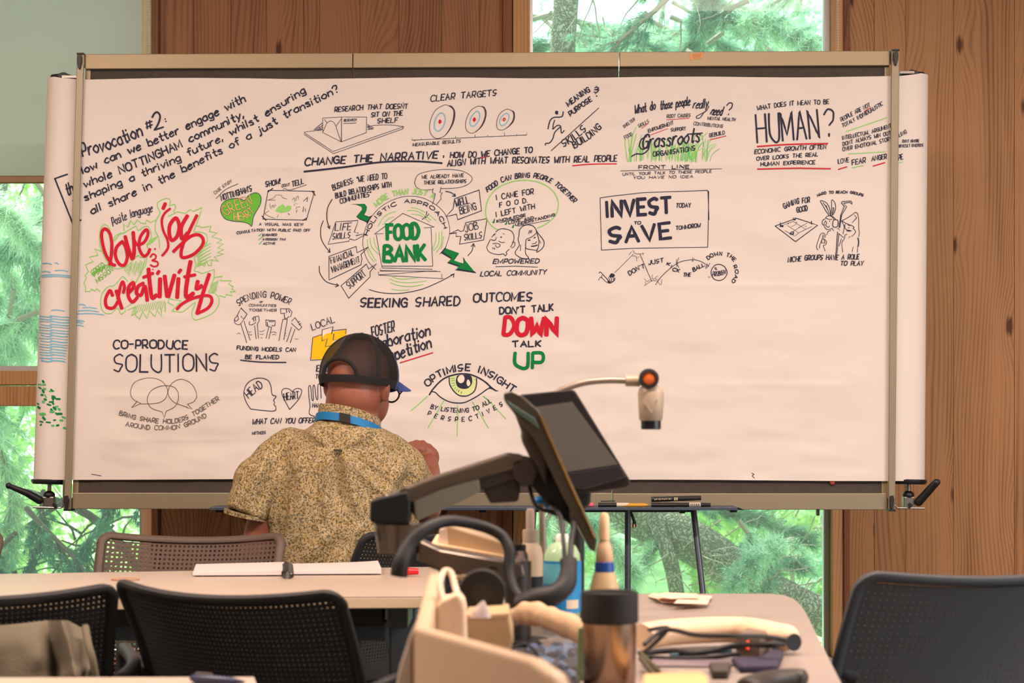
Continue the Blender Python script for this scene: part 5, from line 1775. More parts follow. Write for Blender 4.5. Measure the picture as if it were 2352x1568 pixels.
MB().tube([cp(BK + w * math.cos(t), math.radians(97) - math.radians(22) * math.sin(t), 1.012) for t in np.linspace(0, math.pi, 25)], .0048, 8).build('cap_opening_edge', M['capblack'], per, smooth=True)
MB().lathe([(.007, 0), (.006, .003), (.001, .005)], cp(0, 0), 14, UP).build('cap_button', M['capblue'], per, smooth=True)
# brim
mb = MB(); na, nr = 24, 8; top = []
for lay in (0, 1):
    for j in range(nr + 1):
        for i in range(na + 1):
            az = math.radians(-58 + 116 * i / na)
            p = cp(az, math.radians(93), 1.0)
            out = (FD * math.cos(az * .55) + RT * math.sin(az * .55)).normalized()
            x_ = i / na * 2 - 1
            ext = .070 * math.sqrt(max(0, 1 - x_ * x_))
            top.append(p + out * ext * j / nr - UP * (.006 * (j / nr) + .020 * x_ * x_ * (j / nr) ** 2) - UP * (.002 * lay))
n = na + 1; o = n * (nr + 1); fs = []
for j in range(nr):
    for i in range(na):
        q = (j * n + i, j * n + i + 1, (j + 1) * n + i + 1, (j + 1) * n + i)
        fs += [q, tuple(x + o for x in q[::-1])]
for i in range(na): fs.append((nr * n + i, nr * n + i + 1, nr * n + i + 1 + o, nr * n + i + o))
mb.add(top, fs); mb.build('cap_brim', M['capblue'], per, smooth=True)
# glasses
gl = MB()
for s in (-1, 1):
    gl.tube([HCn + RT * s * .080 - UP * .020 - FD * .005, HCn + RT * s * .079 - UP * .024 + FD * .085], .0030, 8)
    cq = HCn + FD * .100 + RT * s * .044 - UP * .032
    rp = [cq + RT * (s * .026 * math.cos(a)) + UP * .017 * math.sin(a) + FD * (-.012 * max(0, math.cos(a))) for a in np.linspace(0, 2 * math.pi, 25)]
    gl.tube(rp, .0024, 6, caps=False)
    gl.tube([HCn + RT * s * .079 - UP * .024 + FD * .085, rp[0]], .0018, 8)
gl.tube([HCn + FD * .102 - RT * .019 - UP * .030, HCn + FD * .102 + RT * .019 - UP * .030], .0016, 6)
gl.build('glasses', M['black'], per, smooth=True)
# trousers and shoes
t = MB()
t.caps([Vector((ROOT.x - .08, 5.03, .58)), Vector((ROOT.x + .08, 5.03, .58))], [.115, .115], 18)
for s in (-1, 1):
    kx = ROOT.x + s * .11
    t.caps([Vector((ROOT.x + s * .09, 5.05, .57)), Vector((kx, 5.41, .50))], [.095, .072], 18)
    t.caps([Vector((kx, 5.41, .48)), Vector((kx + s * .02, 5.35, .09))], [.068, .055], 16)
remeshed(t, 'trousers', .010, 4, M['trousers'], per, ROOT)
for s in (-1, 1):
    kx = ROOT.x + s * .13
    f = MB(); f.ell((kx, 5.40, .045), (.045, .13, .045), 18, 10); f.ell((kx, 5.34, .07), (.042, .06, .06), 16, 10)
    f.box(kx - .045, kx + .045, 5.28, 5.52, .0, .02)
    remeshed(f, 'shoe', .008, 3, M['shoe'], per, ROOT)
pen = thing('marker_pen', 'marker pen held in the raised hand at the banner', 'pen', hc)
a = hc + Vector((-.040, .052, -.012)); d = Vector((-.10, .72, .10)).normalized()
MB().cyl(a - d * .055, a + d * .055, .0055, n=14).cyl(a + d * .055, a + d * .070, .004, .002, n=12).build('barrel', M['black'], pen, smooth=True)
# ------------------------------------------------------------------ chairs
M['chair'] = mat('charcoal chair plastic', (36, 36, 40), .55)
M['chair_brown'] = mat('brown grey chair plastic', (82, 66, 56), .6)
M['net'] = mat('black net', (40, 40, 42), .7)
M['net_brown'] = mat('brown grey net', (78, 62, 52), .75)
M['net_light'] = mat('graphite net', (66, 68, 70), .75)
M['chair_light'] = mat('graphite chair plastic', (62, 64, 68), .6)
def make_chair(name, label, mfr, mnet, w=.43, hb=.36, hole=.0118, fill=.42, group=None):
    """local: sitter faces +Y, origin on the floor under the seat centre"""
    t = thing(name, label, 'chair', (0, 0, 0), 0, group)
    zb, zt = .79 - hb, .79
    def bp(u, v):        # u -1..1 across, v 0..1 up
        x = u * w / 2 * (1 - .06 * (1 - v))
        y = -.215 - .10 * v * v - .02 * v + .05 * u * u
        z = zb + hb * v - .028 * (1 - u * u) * v + .012 * (1 - u * u)
        return Vector((x, y, z))
    # rounded frame
    fr = []
    R_ = .10
    def rr(s):
        return s
    loop = []
    for (cu, cv, a0) in ((1 - R_, 1 - R_ * w / hb / 2, 0), (-1 + R_, 1 - R_ * w / hb / 2, 90), (-1 + R_ * 2, R_ * w / hb, 180), (1 - R_ * 2, R_ * w / hb, 270)):
        ru = R_ if a0 < 180 else R_ * 2
        rv = R_ * w / hb / 2 if a0 < 180 else R_ * w / hb
        for k in range(7):
            a = math.radians(a0 + 90 * k / 6)
            loop.append((cu + ru * math.cos(a), cv + rv * math.sin(a)))
    dense = []
    for i in range(len(loop)):
        a, c = loop[i], loop[(i + 1) % len(loop)]
        k = max(1, int(math.hypot((a[0] - c[0]) * w / 2, (a[1] - c[1]) * hb) / .03))
        for q in range(k): dense.append((a[0] + (c[0] - a[0]) * q / k, a[1] + (c[1] - a[1]) * q / k))
    pts = [bp(*p) for p in dense]; pts.append(pts[0])
    MB().tube(pts, .0115, 10, caps=False, flat=.75).build('back_frame', mfr, t, smooth=True, world=False)
    # woven net with real holes
    nu, nv = int(w / hole), int(hb / hole)
    mb = MB(); vs, fs = [], []
    def inside(u, v):
        if abs(u) > .985 or not .015 < v < .985: return False
        for (cu, cv, sx, sy, ru, rv) in ((1 - R_, 1 - R_ * w / hb / 2, 1, 1, R_, R_ * w / hb / 2), (-1 + R_, 1 - R_ * w / hb / 2, -1, 1, R_, R_ * w / hb / 2),
                                         (-1 + R_ * 2, R_ * w / hb, -1, -1, R_ * 2, R_ * w / hb), (1 - R_ * 2, R_ * w / hb, 1, -1, R_ * 2, R_ * w / hb)):
            du, dv = (u - cu) * sx / ru, (v - cv) * sy / rv
            if du > 0 and dv > 0 and du * du + dv * dv > 1: return False
        return True
    for i in range(nu):
        for j in range(nv):
            u0, u1, v0, v1 = -1 + 2 * i / nu, -1 + 2 * (i + 1) / nu, j / nv, (j + 1) / nv
            if not inside((u0 + u1) / 2, (v0 + v1) / 2): continue
            uc, vc = (u0 + u1) / 2, (v0 + v1) / 2
            hu, hv = (u1 - u0) / 2 * fill * 1.3, (v1 - v0) / 2 * fill * 1.3
            o = [bp(u0, v0), bp(u1, v0), bp(u1, v1), bp(u0, v1)]
            h = [bp(uc - hu, vc - hv), bp(uc + hu, vc - hv), bp(uc + hu, vc + hv), bp(uc - hu, vc + hv)]
            k = len(vs); vs += o + h
            for q in range(4): fs.append((k + q, k + (q + 1) % 4, k + 4 + (q + 1) % 4, k + 4 + q))
    mb.add(vs, fs)
    o = mb.build('back_net', mnet, t, world=False, fix=False)
    s_ = o.modifiers.new('thick', 'SOLIDIFY'); s_.thickness = .0022; s_.offset = 0
    # seat
    sm_ = MB()
    rings = []
    for zz, k in ((.425, .93), (.435, 1.0), (.462, 1.0), (.472, .94)):
        rings.append([Vector((.235 * k * math.copysign(abs(math.cos(a)) ** .45, math.cos(a)), .225 * k * math.copysign(abs(math.sin(a)) ** .45, math.sin(a)), zz)) for a in np.linspace(0, 2 * math.pi, 41)[:-1]])
    sm_.loft(rings).build('seat', mfr, t, smooth=True, world=False)
    for s in (-1, 1):
        MB().tube(sm3([(s * .19, -.12, .43), (s * .20, -.20, .42), (s * .198, -.232, .50), (s * .195, -.245, .60)]), .012, 10).build('back_support', mfr, t, smooth=True, world=False)
        MB().tube(sm3([(s * .22, -.225, .62), (s * .262, -.17, .645), (s * .262, .02, .65), (s * .262, .10, .62), (s * .25, .08, .44)], 6), .0125, 10).build('armrest', mfr, t, smooth=True, world=False)
        MB().tube(sm3([(s * .20, .12, .43), (s * .235, .19, .40), (s * .255, .235, .012)]), .011, 10).build('leg', mfr, t, smooth=True, world=False)
        MB().tube(sm3([(s * .20, -.12, .43), (s * .235, -.20, .40), (s * .255, -.27, .012)]), .011, 10).build('leg', mfr, t, smooth=True, world=False)
    return t
def place(t, px, Y, deg, dz=0):
    # px, Y give the middle of the backrest
    a = math.radians(deg); p = P(px, 0, Y)
    t.location = (p.x - .27 * math.sin(a), Y + .27 * math.cos(a), dz); t.rotation_euler = (0, 0, math.radians(deg))
GP = 'mesh-backed meeting chairs'
c_far = make_chair('mesh_chair', 'brown grey mesh-backed chair on the far side of the white table, left of the person', M['chair_brown'], M['net_brown'], w=.425, group=GP, hole=.0105, fill=.35)
place(c_far, 437, 4.62, 176)
c_near = make_chair('mesh_chair', 'black mesh-backed chair in the middle at the near edge of the white table', M['chair'], M['net'], w=.44, group=GP, fill=.26, hole=.0085)
place(c_near, 530, 3.24, -29)
def dupe(src, label, px, Y, deg):
    c = copy_tree(src); c['label'] = label; place(c, px, Y, deg); return c
c_left = dupe(c_near, 'black mesh-backed chair at the left edge with an olive jacket hanging on it', -62, 3.20, 15)
c_side = dupe(c_near, 'black mesh-backed chair turned sideways that the person sits on', 965, 4.84, 53)
c_edge = dupe(c_far, 'brown grey chair of which only a sliver shows at the left frame edge', -205, 4.68, 174)
c_right = make_chair('mesh_chair', 'large dark grey mesh-backed chair in the lower right corner', M['chair_light'], M['net_light'], w=.52, hb=.42, group=GP, hole=.0105, fill=.16)
place(c_right, 2245, 3.36, 30, 0)
c_right.scale = (1.08, 1.08, 1.03)

# jacket over the left chair
M['jacket'] = mat('olive grey jacket cloth', (100, 92, 76), .9, bump=.5, bscale=350, var=.05, vscale=12)
jk = thing('jacket', 'olive grey jacket draped over the back of the left chair', 'jacket', P(80, 1500, 3.1))
jv, jf = [], []
nu, nv = 60, 46
topc = [(-190, 1452), (-60, 1440), (40, 1432), (110, 1424), (155, 1424), (190, 1442), (207, 1462)]
botc = [(-190, 1800), (-60, 1800), (40, 1800), (110, 1800), (170, 1800), (210, 1800), (238, 1800)]
def crv(c, u):
    f = u * (len(c) - 1); i = min(int(f), len(c) - 2); g_ = f - i
    g2 = g_
    return (c[i][0] + (c[i + 1][0] - c[i][0]) * g2, c[i][1] + (c[i + 1][1] - c[i][1]) * g2)
for lay in (0, 1):
    for j in range(nv + 1):
        v = j / nv
        for i in range(nu + 1):
            u = i / nu
            a, c = crv(topc, u), crv(botc, u)
            px, py = a[0] + (c[0] - a[0]) * v, a[1] + (c[1] - a[1]) * v
            Y = 3.105 - .05 * math.sin(min(1, v * 3) * math.pi / 2) + (.025 if u > .97 else 0)
            fo = 1.7 * (.018 * math.sin(u * 16 + v * 5) * v + .016 * math.exp(-((u - .62 - v * .3) / .05) ** 2) - .014 * math.exp(-((u - .5 - v * .16) / .04) ** 2) + .012 * math.exp(-((v - .22 - .35 * (1 - u)) / .05) ** 2))
            fo += .014 * noise.noise(Vector((u * 6, v * 5, 2)))
            Y2 = Y - fo + (.055 * lay)
            jv.append(P(px, py, Y2))
n = nu + 1; o_ = n * (nv + 1)
for j in range(nv):
    for i in range(nu):
        q = (j * n + i, j * n + i + 1, (j + 1) * n + i + 1, (j + 1) * n + i)
        jf += [q, tuple(x + o_ for x in q[::-1])]
for i in range(nu):
    jf.append((i, i + o_, i + 1 + o_, i + 1)); jf.append((nv * n + i, nv * n + i + 1, nv * n + i + 1 + o_, nv * n + i + o_))
for j in range(nv):
    jf.append((j * n, (j + 1) * n, (j + 1) * n + o_, j * n + o_)); a = j * n + nu; jf.append((a, a + o_, a + n + o_, a + n))
MB().add(jv, jf).build('cloth', M['jacket'], jk, smooth=True)
MB().tube(sm3([P(196, 1440, 3.08), P(203, 1480, 3.045), P(214, 1520, 3.03), P(226, 1600, 3.03)]), .006, 8).build('seam', M['jacket'], jk, smooth=True)

# ------------------------------------------------------------------ tables
M['top'] = mat('white laminate', (184, 168, 154), .35, var=.015)
M['edge'] = mat('table edge band', (196, 176, 146), .5)
M['tleg'] = mat('blue grey table leg', (96, 106, 114), .45, .3)
M['tbeam'] = mat('dark table beam', (48, 50, 54), .5)
def table(label, quad_px, z, th, rr=.0):
    pts = [G(x, y, z) for x, y in quad_px]
    c = sum(pts, Vector()) / len(pts)
    t = thing('meeting_table', label, 'table', (c.x, c.y, 0))
    mb = MB().prism([p + Vector((0, 0, -.0015)) for p in pts], (0, 0, -th))
    mb.build('table_edge', M['edge'], t, bevel=.002)
    MB().prism(pts, (0, 0, -.0014)).build('table_top', M['top'], t)
    return t, pts
tb, tp = table('long white meeting table with an open notebook, behind the black chairs', [(-560, 1327), (1010, 1301), (1000, 1369), (-600, 1376)], .72, .022)
def tleg(t, x, y0, y1, z):
    ym = (y0 + y1) / 2
    lg = MB().box(x - .03, x + .03, ym - .04, ym + .04, .05, z - .03).build('leg', M['tleg'], t, bevel=.006)
    MB().box(x - .03, x + .03, y0, y1, .0, .05).build('foot', M['tleg'], lg, bevel=.01)
    MB().box(x - .02, x + .02, y0 + .04, y1 - .04, z - .05, z - .001).build('bearer', M['tleg'], lg, bevel=.003)
for x in (P(930, 0, 4.2).x, P(-420, 0, 4.2).x): tleg(tb, x, 3.9, 4.45, .697)
xa, xb = P(-420, 0, 4.2).x + .03, P(930, 0, 4.2).x - .03
MB().box(xa, xb, 3.96, 4.02, .648, .69).build('beam', M['tbeam'], tb, bevel=.003)
MB().box(xa, xb, 4.05, 4.09, .61, .65).build('beam', M['tleg'], tb, bevel=.003)
MB().lathe([(.030, 0), (.030, .003), (.026, .0035), (.0, .0034)], G(288, 1331, .7205), 32).build('cable_grommet', mat('grommet', (176, 140, 112), .6), tb, smooth=True)
tb2, tp2 = table('white table corner in the lower left foreground with a pen on it', [(-260, 1556), (583, 1554), (640, 1700), (-300, 1700)], .72, .022)
y0 = tp2[2].y
for x in (tp2[0].x + .15, tp2[1].x - .15): tleg(tb2, x, y0 + .05, tp2[0].y - .05, .697)
MB().box(tp2[0].x + .18, tp2[1].x - .18, y0 + .2, y0 + .24, .64, .69).build('beam', M['tbeam'], tb2, bevel=.003)
pn = thing('ballpoint_pen', 'dark blue pen lying on the lower left table corner', 'pen', G(500, 1560, .726))
a, c = G(438, 1557, .7265), G(562, 1566, .7265)
MB().tube([a, a + (c - a) * .08, a + (c - a) * .75, c], [.003, .006, .0055, .0015], 14).build('barrel', mat('dark blue plastic', (38, 48, 84), .35), pn, smooth=True)
MB().tube([a + (c - a) * .1 + Vector((0, 0, .007)), a + (c - a) * .4 + Vector((0, 0, .007))], .0014, 8).build('clip', M['steel'], pn, smooth=True)

# notebook on the white table
M['page'] = mat('notebook page', (212, 198, 196), .8)
nb = thing('notebook', 'open ring-bound notebook lying on the white table', 'notebook', G(660, 1312, .722))
def page(x0f, x1f, x0n, x1n, yf, yn, lift):
    mb = MB(); A, B_, C_, D_ = G(x0f, yf[0], .723), G(x1f, yf[1], .723), G(x1n, yn[1], .723), G(x0n, yn[0], .723)
    vs = []; nn = 14
    for lay in (0, 1):
        for j in (0, 1):
            for i in range(nn + 1):
                u = i / nn
                p = (A.lerp(B_, u)) if j == 0 else (D_.lerp(C_, u))
                vs.append(p + Vector((0, 0, (lift(u) if lay == 0 else 0.0))))
    m = nn + 1; fs = []
    for i in range(nn):
        fs += [(i, m + i, m + i + 1, i + 1), (2 * m + i, 2 * m + i + 1, 3 * m + i + 1, 3 * m + i), (m + i, 3 * m + i, 3 * m + i + 1, m + i + 1), (i, i + 1, 2 * m + i + 1, 2 * m + i)]
    fs += [(0, 2 * m, 3 * m, m), (nn, m + nn, 3 * m + nn, 2 * m + nn)]
    mb.add(vs, fs); return mb.build('pages', M['page'], nb)
page(450, 652, 443, 652, (1301, 1299), (1321, 1320), lambda u: .006 + .003 * u)
page(668, 868, 668, 876, (1299, 1299), (1318, 1317), lambda u: .005 + .004 * u + .003 * (u ** 4))
mb = MB()
for k in range(9):
    p = G(660, 1300, .728).lerp(G(661, 1320, .728), k / 8)
    mb.tube([p + Vector((.012 * math.cos(a), 0, .008 * math.sin(a))) for a in np.linspace(0, 2 * math.pi, 13)], .0016, 6, caps=False)
mb.build('ring_binding', M['black'], nb, smooth=True)
mb = MB()
p = G(656, 1312, .735)
mb.tube([p + Vector((0, -.03, 0)), p + Vector((-.008, .08, .012))], .004, 8)
mb.build('pen_in_binding', M['black'], nb, smooth=True)
rc = thing('red_cap', 'small red pen cap on the right end of the white table', 'cap', G(942, 1310, .722))
p = G(934, 1312, .731)
MB().tube([p, p + Vector((.026, .0, 0))], [.0085, .0065], 16).build('cap_body', mat('red gloss', (212, 20, 36), .35), rc, smooth=True)

# pens on the tray
def tray_pen(label, x0, x1, r, m, capm=None, z=0, slope=0, capf=.4, group=None, taper=False):
    zt = trayz(1163)
    a = Vector(((x0 - CX) * 5.47 / F, 5.47, zt + r + z)); c = Vector(((x1 - CX) * 5.47 / F, 5.47, zt + r + z + slope))
    t = thing('marker_pen', label, 'pen', a.lerp(c, .5))
    if capm:
        k = a.lerp(c, capf)
        MB().cyl(a, k, r, n=18).build('cap', capm, t, smooth=True)
        MB().tube([k, k.lerp(c, .75), c], [r * .93, r * .93, r * (.35 if taper else .85)], 18).build('barrel', m, t, smooth=True)
    else:
        MB().cyl(a, c, r, n=18).build('barrel', m, t, smooth=True)
    return t, a, c
tray_pen('pink marker standing out at the monitor edge on the pen tray', 1328, 1363, .0062, mat('pink plastic', (232, 92, 122), .4), mat('pink plastic dark', (222, 84, 114), .4))
t, a, c = tray_pen('white marker with a black clip cap on the pen tray', 1374, 1444, .0062, mat('white barrel', (214, 200, 182), .4), M['black'], capf=.6)
MB().tube([a + Vector((.006, -.006, .010)), a + Vector((.046, -.006, .011))], .0018, 8).build('clip', M['black'], t, smooth=True)
t, a, c = tray_pen('yellow ochre marker with a pointed black end on the pen tray', 1430, 1489, .0056, mat('ochre barrel', (206, 150, 44), .4), mat('ochre barrel 2', (206, 150, 44), .4), taper=True)
t, a, c = tray_pen('thin black marker with a white label lying lowest on the pen tray', 1496, 1632, .0062, M['blackm'], M['black'])
MB().cyl(a.lerp(c, .64), a.lerp(c, .83), .0065, n=18).build('label_band', mat('white pen label', (216, 206, 192), .6), t, smooth=True)
mb = MB()
for k in range(9):
    x = a.lerp(c, .655 + k * .019)
    mb.box(x.x, x.x + .0011 + (k % 2) * .0007, x.y - .0069, x.y - .0064, x.z - .004, x.z + .004)
mb.build('barcode', M['black'], t)
t, a, c = tray_pen('thick black marker with pale lettering lying on the thin black one', 1496, 1610, .0075, M['blackm'], M['black'], z=.0135, slope=.004)
mb = MB(); mm = mat('pale print', (206, 190, 160), .6)
for k in range(3):
    x = a.lerp(c, .455 + k * .028)
    mb.box(x.x, x.x + .0022, x.y - .0083, x.y - .0076, x.z - .004, x.z + .004)
for k in range(11):
    x = a.lerp(c, .06 + k * .032)
    mb.box(x.x, x.x + .0022, x.y - .0081, x.y - .0074, x.z - .0018 + (k % 3) * .0006, x.z + .0012 + (k % 2) * .001)
mb.build('print', mm, t)
# ------------------------------------------------------------------ grey side table on the right
M['desk'] = mat('grey laminate', (150, 138, 130), .38, var=.02)
M['deskedge'] = mat('dark grey edge', (90, 86, 84), .6)
DZ = .72
dk = [(1000, 1363), (1770, 1363), (1800, 1366), (1822, 1374), (1838, 1388), (1850, 1405), (1932, 1568), (2010, 1735), (1100, 1735)]
dpts = [G(x, y, DZ) for x, y in dk]
desk = thing('side_table', 'grey-topped table on the right covered with cables, papers and bottles', 'table', (.1, 3.0, 0))
MB().prism([p + Vector((0, 0, -.0025)) for p in dpts], (0, 0, -.022)).build('table_edge', M['deskedge'], desk, bevel=.002)
MB().prism(dpts, (0, 0, -.0024)).build('table_top', M['desk'], desk)
for x, y in ((G(1700, 1390, DZ).x, 3.55), (G(1830, 1560, DZ).x, 2.2), (-.05, 3.55), (.0, 2.2)):
    lg = MB().cyl((x, y, .02), (x, y, DZ - .0255), .018, n=20).build('leg', M['tleg'], desk, smooth=True)
    MB().cyl((x, y, 0), (x, y, .02), .024, n=20).build('foot', M['black'], lg, smooth=True)

# ------------------------------------------------------------------ white lectern shell
M['shell'] = mat('off white lectern shell', (198, 170, 140), .5, var=.015)
lec = thing('lectern', 'off-white lectern shell with raised side walls in the lower foreground', 'lectern', (-.05, 2.2, 0))
LT, LBz = .84, .30
def tp_(px, py, z=LT): return G(px, py, z)
nA, fA, rA = tp_(950, 1440), tp_(985, 1312), tp_(1290, 1535)
def wall(a, c, th, name, z0=LBz, cap=0.0):
    d = (c - a); d.z = 0; n_ = Vector((-d.y, d.x, 0)).normalized() * th
    mb = MB().prism([a, c, c + n_, a + n_], (0, 0, -(a.z - z0)))
    return mb.build(name, M['shell'], lec, bevel=.006, seg=3)
inL = .018
wall(fA, nA, inL, 'side_wall')
# front wall with a rounded lower right shoulder
d = (rA - nA); L_ = d.length; dn = d.normalized(); nrm = Vector((-dn.y, dn.x, 0)) * .018
prof = [(0, 0), (L_ * .80, 0), (L_ * .93, -.008), (L_ * .985, -.026), (L_ * 1.0, -.055), (L_ * 1.0, -(LT - LBz)), (0, -(LT - LBz))]
MB().prism([nA + dn * s + Vector((0, 0, z)) for s, z in prof], nrm).build('front_wall', M['shell'], lec, bevel=.006, seg=3)
bk = fA + Vector((.20, .06, 0))
MB().box(nA.x + .02, .09, 1.82, 2.9, .715, .7195).build('inner_shelf', M['shell'], lec, bevel=.002) if False else None
# outer flared skirt at lower left
MB().prism([P(944, 1450, 2.2), P(948, 1600, 2.2), P(905, 1600, 2.2), P(918, 1530, 2.2)], (0, .60, 0)).build('skirt', mat('lectern skirt', (206, 196, 184), .5), lec, bevel=.004)
MB().box(nA.x - .02, nA.x + .03, 1.95, 2.8, 0, LBz).build('pedestal', M['tbeam'], lec, bevel=.01)

# things inside the lectern
M['card'] = mat('beige carton', (176, 150, 112), .8, var=.04)
def boxthing(name, label, cat, pts, depth, m, part='box_body', bevel=.003):
    c = sum(pts, Vector()) / len(pts)
    t = thing(name, label, cat, (c.x, c.y, min(p.z for p in pts)))
    MB().prism(pts, (0, depth, 0)).build(part, m, t, bevel=bevel)
    return t
Yb = 2.50
t = boxthing('document_box', 'low beige open box inside the lectern', 'box', [P(1068, 1418, Yb), P(1168, 1412, Yb), P(1180, 1470, Yb), P(1170, 1500, Yb), P(1068, 1500, Yb)], .16, M['card'])
MB().prism([P(1066, 1412, Yb - .004), P(1170, 1407, Yb - .004), P(1170, 1417, Yb - .004), P(1066, 1422, Yb - .004)], (0, .006, 0)).build('rim', M['shell'], t, bevel=.001)
tg = thing('paper_bag', 'crumpled white paper bag with a hanging loop inside the lectern', 'bag', P(1030, 1480, 2.44))
pts = [(1000, 1395), (1012, 1378), (1030, 1372), (1052, 1360), (1066, 1380), (1070, 1400), (1072, 1470), (1068, 1520), (1005, 1520), (998, 1450)]
vs = []
MB().prism([P(x, y, 2.46) for x, y in pts], (0, .05, 0)).build('bag_body', mat('white crumpled paper', (226, 198, 168), .85, bump=1, bscale=60), tg, bevel=.008, seg=3)
MB().tube(sm3([P(1018, 1378, 2.48), P(1010, 1340, 2.5), P(1020, 1312, 2.52), P(1036, 1316, 2.52), P(1046, 1350, 2.5), P(1052, 1366, 2.48)]), .004, 10).build('loop_handle', mat('white strap', (224, 200, 176), .7), tg, smooth=True)
tr = thing('tape_roll', 'round black tape roll standing in the lectern beside the carton', 'tape', P(1106, 1360, 2.66))
cc_ = P(1107, 1362, 2.64)
MB().lathe([(.014, 0), (.030, 0), (.031, .002), (.031, .028), (.030, .03), (.014, .03)], cc_, 40, (0, 1, 0)).build('tape', M['blackm'], tr, smooth=True)
MB().lathe([(.010, -.001), (.0138, -.001), (.0138, .029), (.010, .029)], cc_, 32, (0, 1, 0)).build('core', M['black'], tr, smooth=True)
t = boxthing('charger', 'square black power adapter behind the tape roll', 'charger', [P(1105, 1318, 2.78), P(1142, 1326, 2.78), P(1140, 1400, 2.78), P(1104, 1400, 2.78)], .04, M['blackm'], 'case')
t = boxthing('patterned_card', 'small card with a dark swirling print inside the lectern', 'card', [P(1046, 1322, 2.86), P(1082, 1318, 2.86), P(1084, 1372, 2.86), P(1050, 1376, 2.86)], .003, mat('cream card', (196, 168, 128), .7), 'card_sheet', .0005)
mb = MB()
for k in range(5):
    a = [P(1052 + 6 * math.cos(q) + k * 5, 1332 + k * 8 + 5 * math.sin(q), 2.856) for q in np.linspace(0, 4.5, 8)]
    mb.tube(a, .0015, 6)
mb.build('print', M['black'], t, smooth=True)
tt = thing('tissue', 'white folded tissue tip standing between the tape and the box', 'tissue', P(1103, 1410, 2.47))
MB().loft([[P(1103, 1418, 2.475) + Vector((.013 * math.cos(a), .008 * math.sin(a), 0)) for a in np.linspace(0, 6.28, 11)[:-1]],
           [P(1104, 1400, 2.475) + Vector((.010 * math.cos(a + .4), .006 * math.sin(a), 0)) for a in np.linspace(0, 6.28, 11)[:-1]],
           [P(1110, 1380, 2.475) + Vector((.0015 * math.cos(a), .0015 * math.sin(a), 0)) for a in np.linspace(0, 6.28, 11)[:-1]]]).build('tissue_sheet', M['page'], tt, smooth=True)

# ------------------------------------------------------------------ steel travel mug
M['brushed'] = mat('brushed steel mug', (158, 134, 114), .26, 1.0)
YF = 2.56
fc = Vector((P(1400, 0, YF).x, YF, DZ))
fl_ = thing('travel_mug', 'steel travel mug with a black lid standing on the side table', 'mug', fc)
r = .0372
hz = P(0, 1364, YF - r).z - DZ
MB().lathe([(r * .86, 0), (r * .90, .003), (r * .93, hz - .040), (r * .93, hz - .036)], fc, 48).build('steel_body', M['brushed'], fl_, smooth=True)
MB().lathe([(r * .94, hz - .040), (r * 1.0, hz - .038), (r * 1.0, hz - .003), (r * .97, hz), (r * .90, hz - .0005), (r * .86, hz - .004), (.001, hz - .0045)], fc, 48).build('lid', mat('black rubber lid', (20, 19, 19), .75), fl_, smooth=True)

# ------------------------------------------------------------------ bottles
def lathe_thing(name, label, cat, px, pyb, Y, parts, group=None):
    c = P(px, pyb, Y); c.z = DZ
    t = thing(name, label, cat, c)
    s = Y / F
    for pn_, m, prof in parts:
        MB().lathe([(w * s / 2, HC - (py - YH) * s - DZ) for w, py in prof], c, 32).build(pn_, m, t, smooth=True)
    return t, c
M['beigep'] = mat('cream squeeze plastic', (196, 172, 130), .4, trans=.15)
M['royal'] = mat('royal blue plastic', (18, 66, 150), .4)
yb = 952 + .35 * F / 3.0
t, c = lathe_thing('squeeze_bottle', 'cream squeeze bottle with a blue band and long nozzle behind the steel mug', 'bottle', 1388, 0, 3.0,
    [('bottle_body', M['beigep'], [(70, yb), (80, yb - 3), (80, 1400), (76, 1372), (64, 1345), (52, 1320), (46, 1313)]),
     ('blue_band', M['royal'], [(44, 1313), (46, 1312), (43, 1291), (40, 1290)]),
     ('collar', mat('cream collar', (204, 172, 138), .5), [(38, 1291), (40, 1288), (38, 1268), (30, 1250), (22, 1243), (22, 1238)]),
     ('nozzle', mat('pale nozzle', (246, 208, 166), .4), [(20, 1240), (24, 1238), (23.5, 1205), (21, 1186), (16, 1179), (.5, 1177)])])
M['greenclear'] = mat('clear green plastic', (196, 224, 190), .15, trans=.5)
yb2 = 952 + .35 * F / 3.35
t, c = lathe_thing('cleaner_bottle', 'clear cleaner bottle with a blue label beyond the monitor cables', 'bottle', 1291, 0, 3.35,
    [('bottle_body', M['greenclear'], [(70, yb2), (84, yb2 - 3), (86, 1300), (82, 1272), (62, 1252), (30, 1244)]),
     ('cap', mat('white cap', (222, 226, 214), .4), [(30, 1246), (30, 1230), (24, 1226), (.5, 1225)])])
mb = MB(); s = 3.35 / F; rr = 44.5 * s
vs = []
for a in np.linspace(-1.45, 1.45, 22):
    for py in (1286, 1404):
        vs.append(Vector((c.x + rr * math.sin(a), c.y - rr * math.cos(a), HC - (py - YH) * s)))
mb.add(vs, [(2 * i, 2 * i + 1, 2 * i + 3, 2 * i + 2) for i in range(21)])
mb.build('label', mat('blue label', (10, 128, 190), .5), t, smooth=True)
vs = []
for a in np.linspace(.2, .95, 8):
    for py in (1374, 1394):
        vs.append(Vector((c.x + rr * 1.01 * math.sin(a), c.y - rr * 1.01 * math.cos(a), HC - (py - YH) * s)))
MB().add(vs, [(2 * i, 2 * i + 1, 2 * i + 3, 2 * i + 2) for i in range(7)]).build('label_panel', mat('cream print', (206, 190, 170), .6), t)
vs = []
for a in np.linspace(-1.3, .2, 8):
    for py in (1292, 1338):
        vs.append(Vector((c.x + rr * 1.01 * math.sin(a), c.y - rr * 1.01 * math.cos(a), HC - (py - YH) * s)))
MB().add(vs, [(2 * i, 2 * i + 1, 2 * i + 3, 2 * i + 2) for i in range(7)]).build('label_panel', mat('pale blue print', (96, 176, 196), .6), t)
yb3 = 952 + .35 * F / 3.45
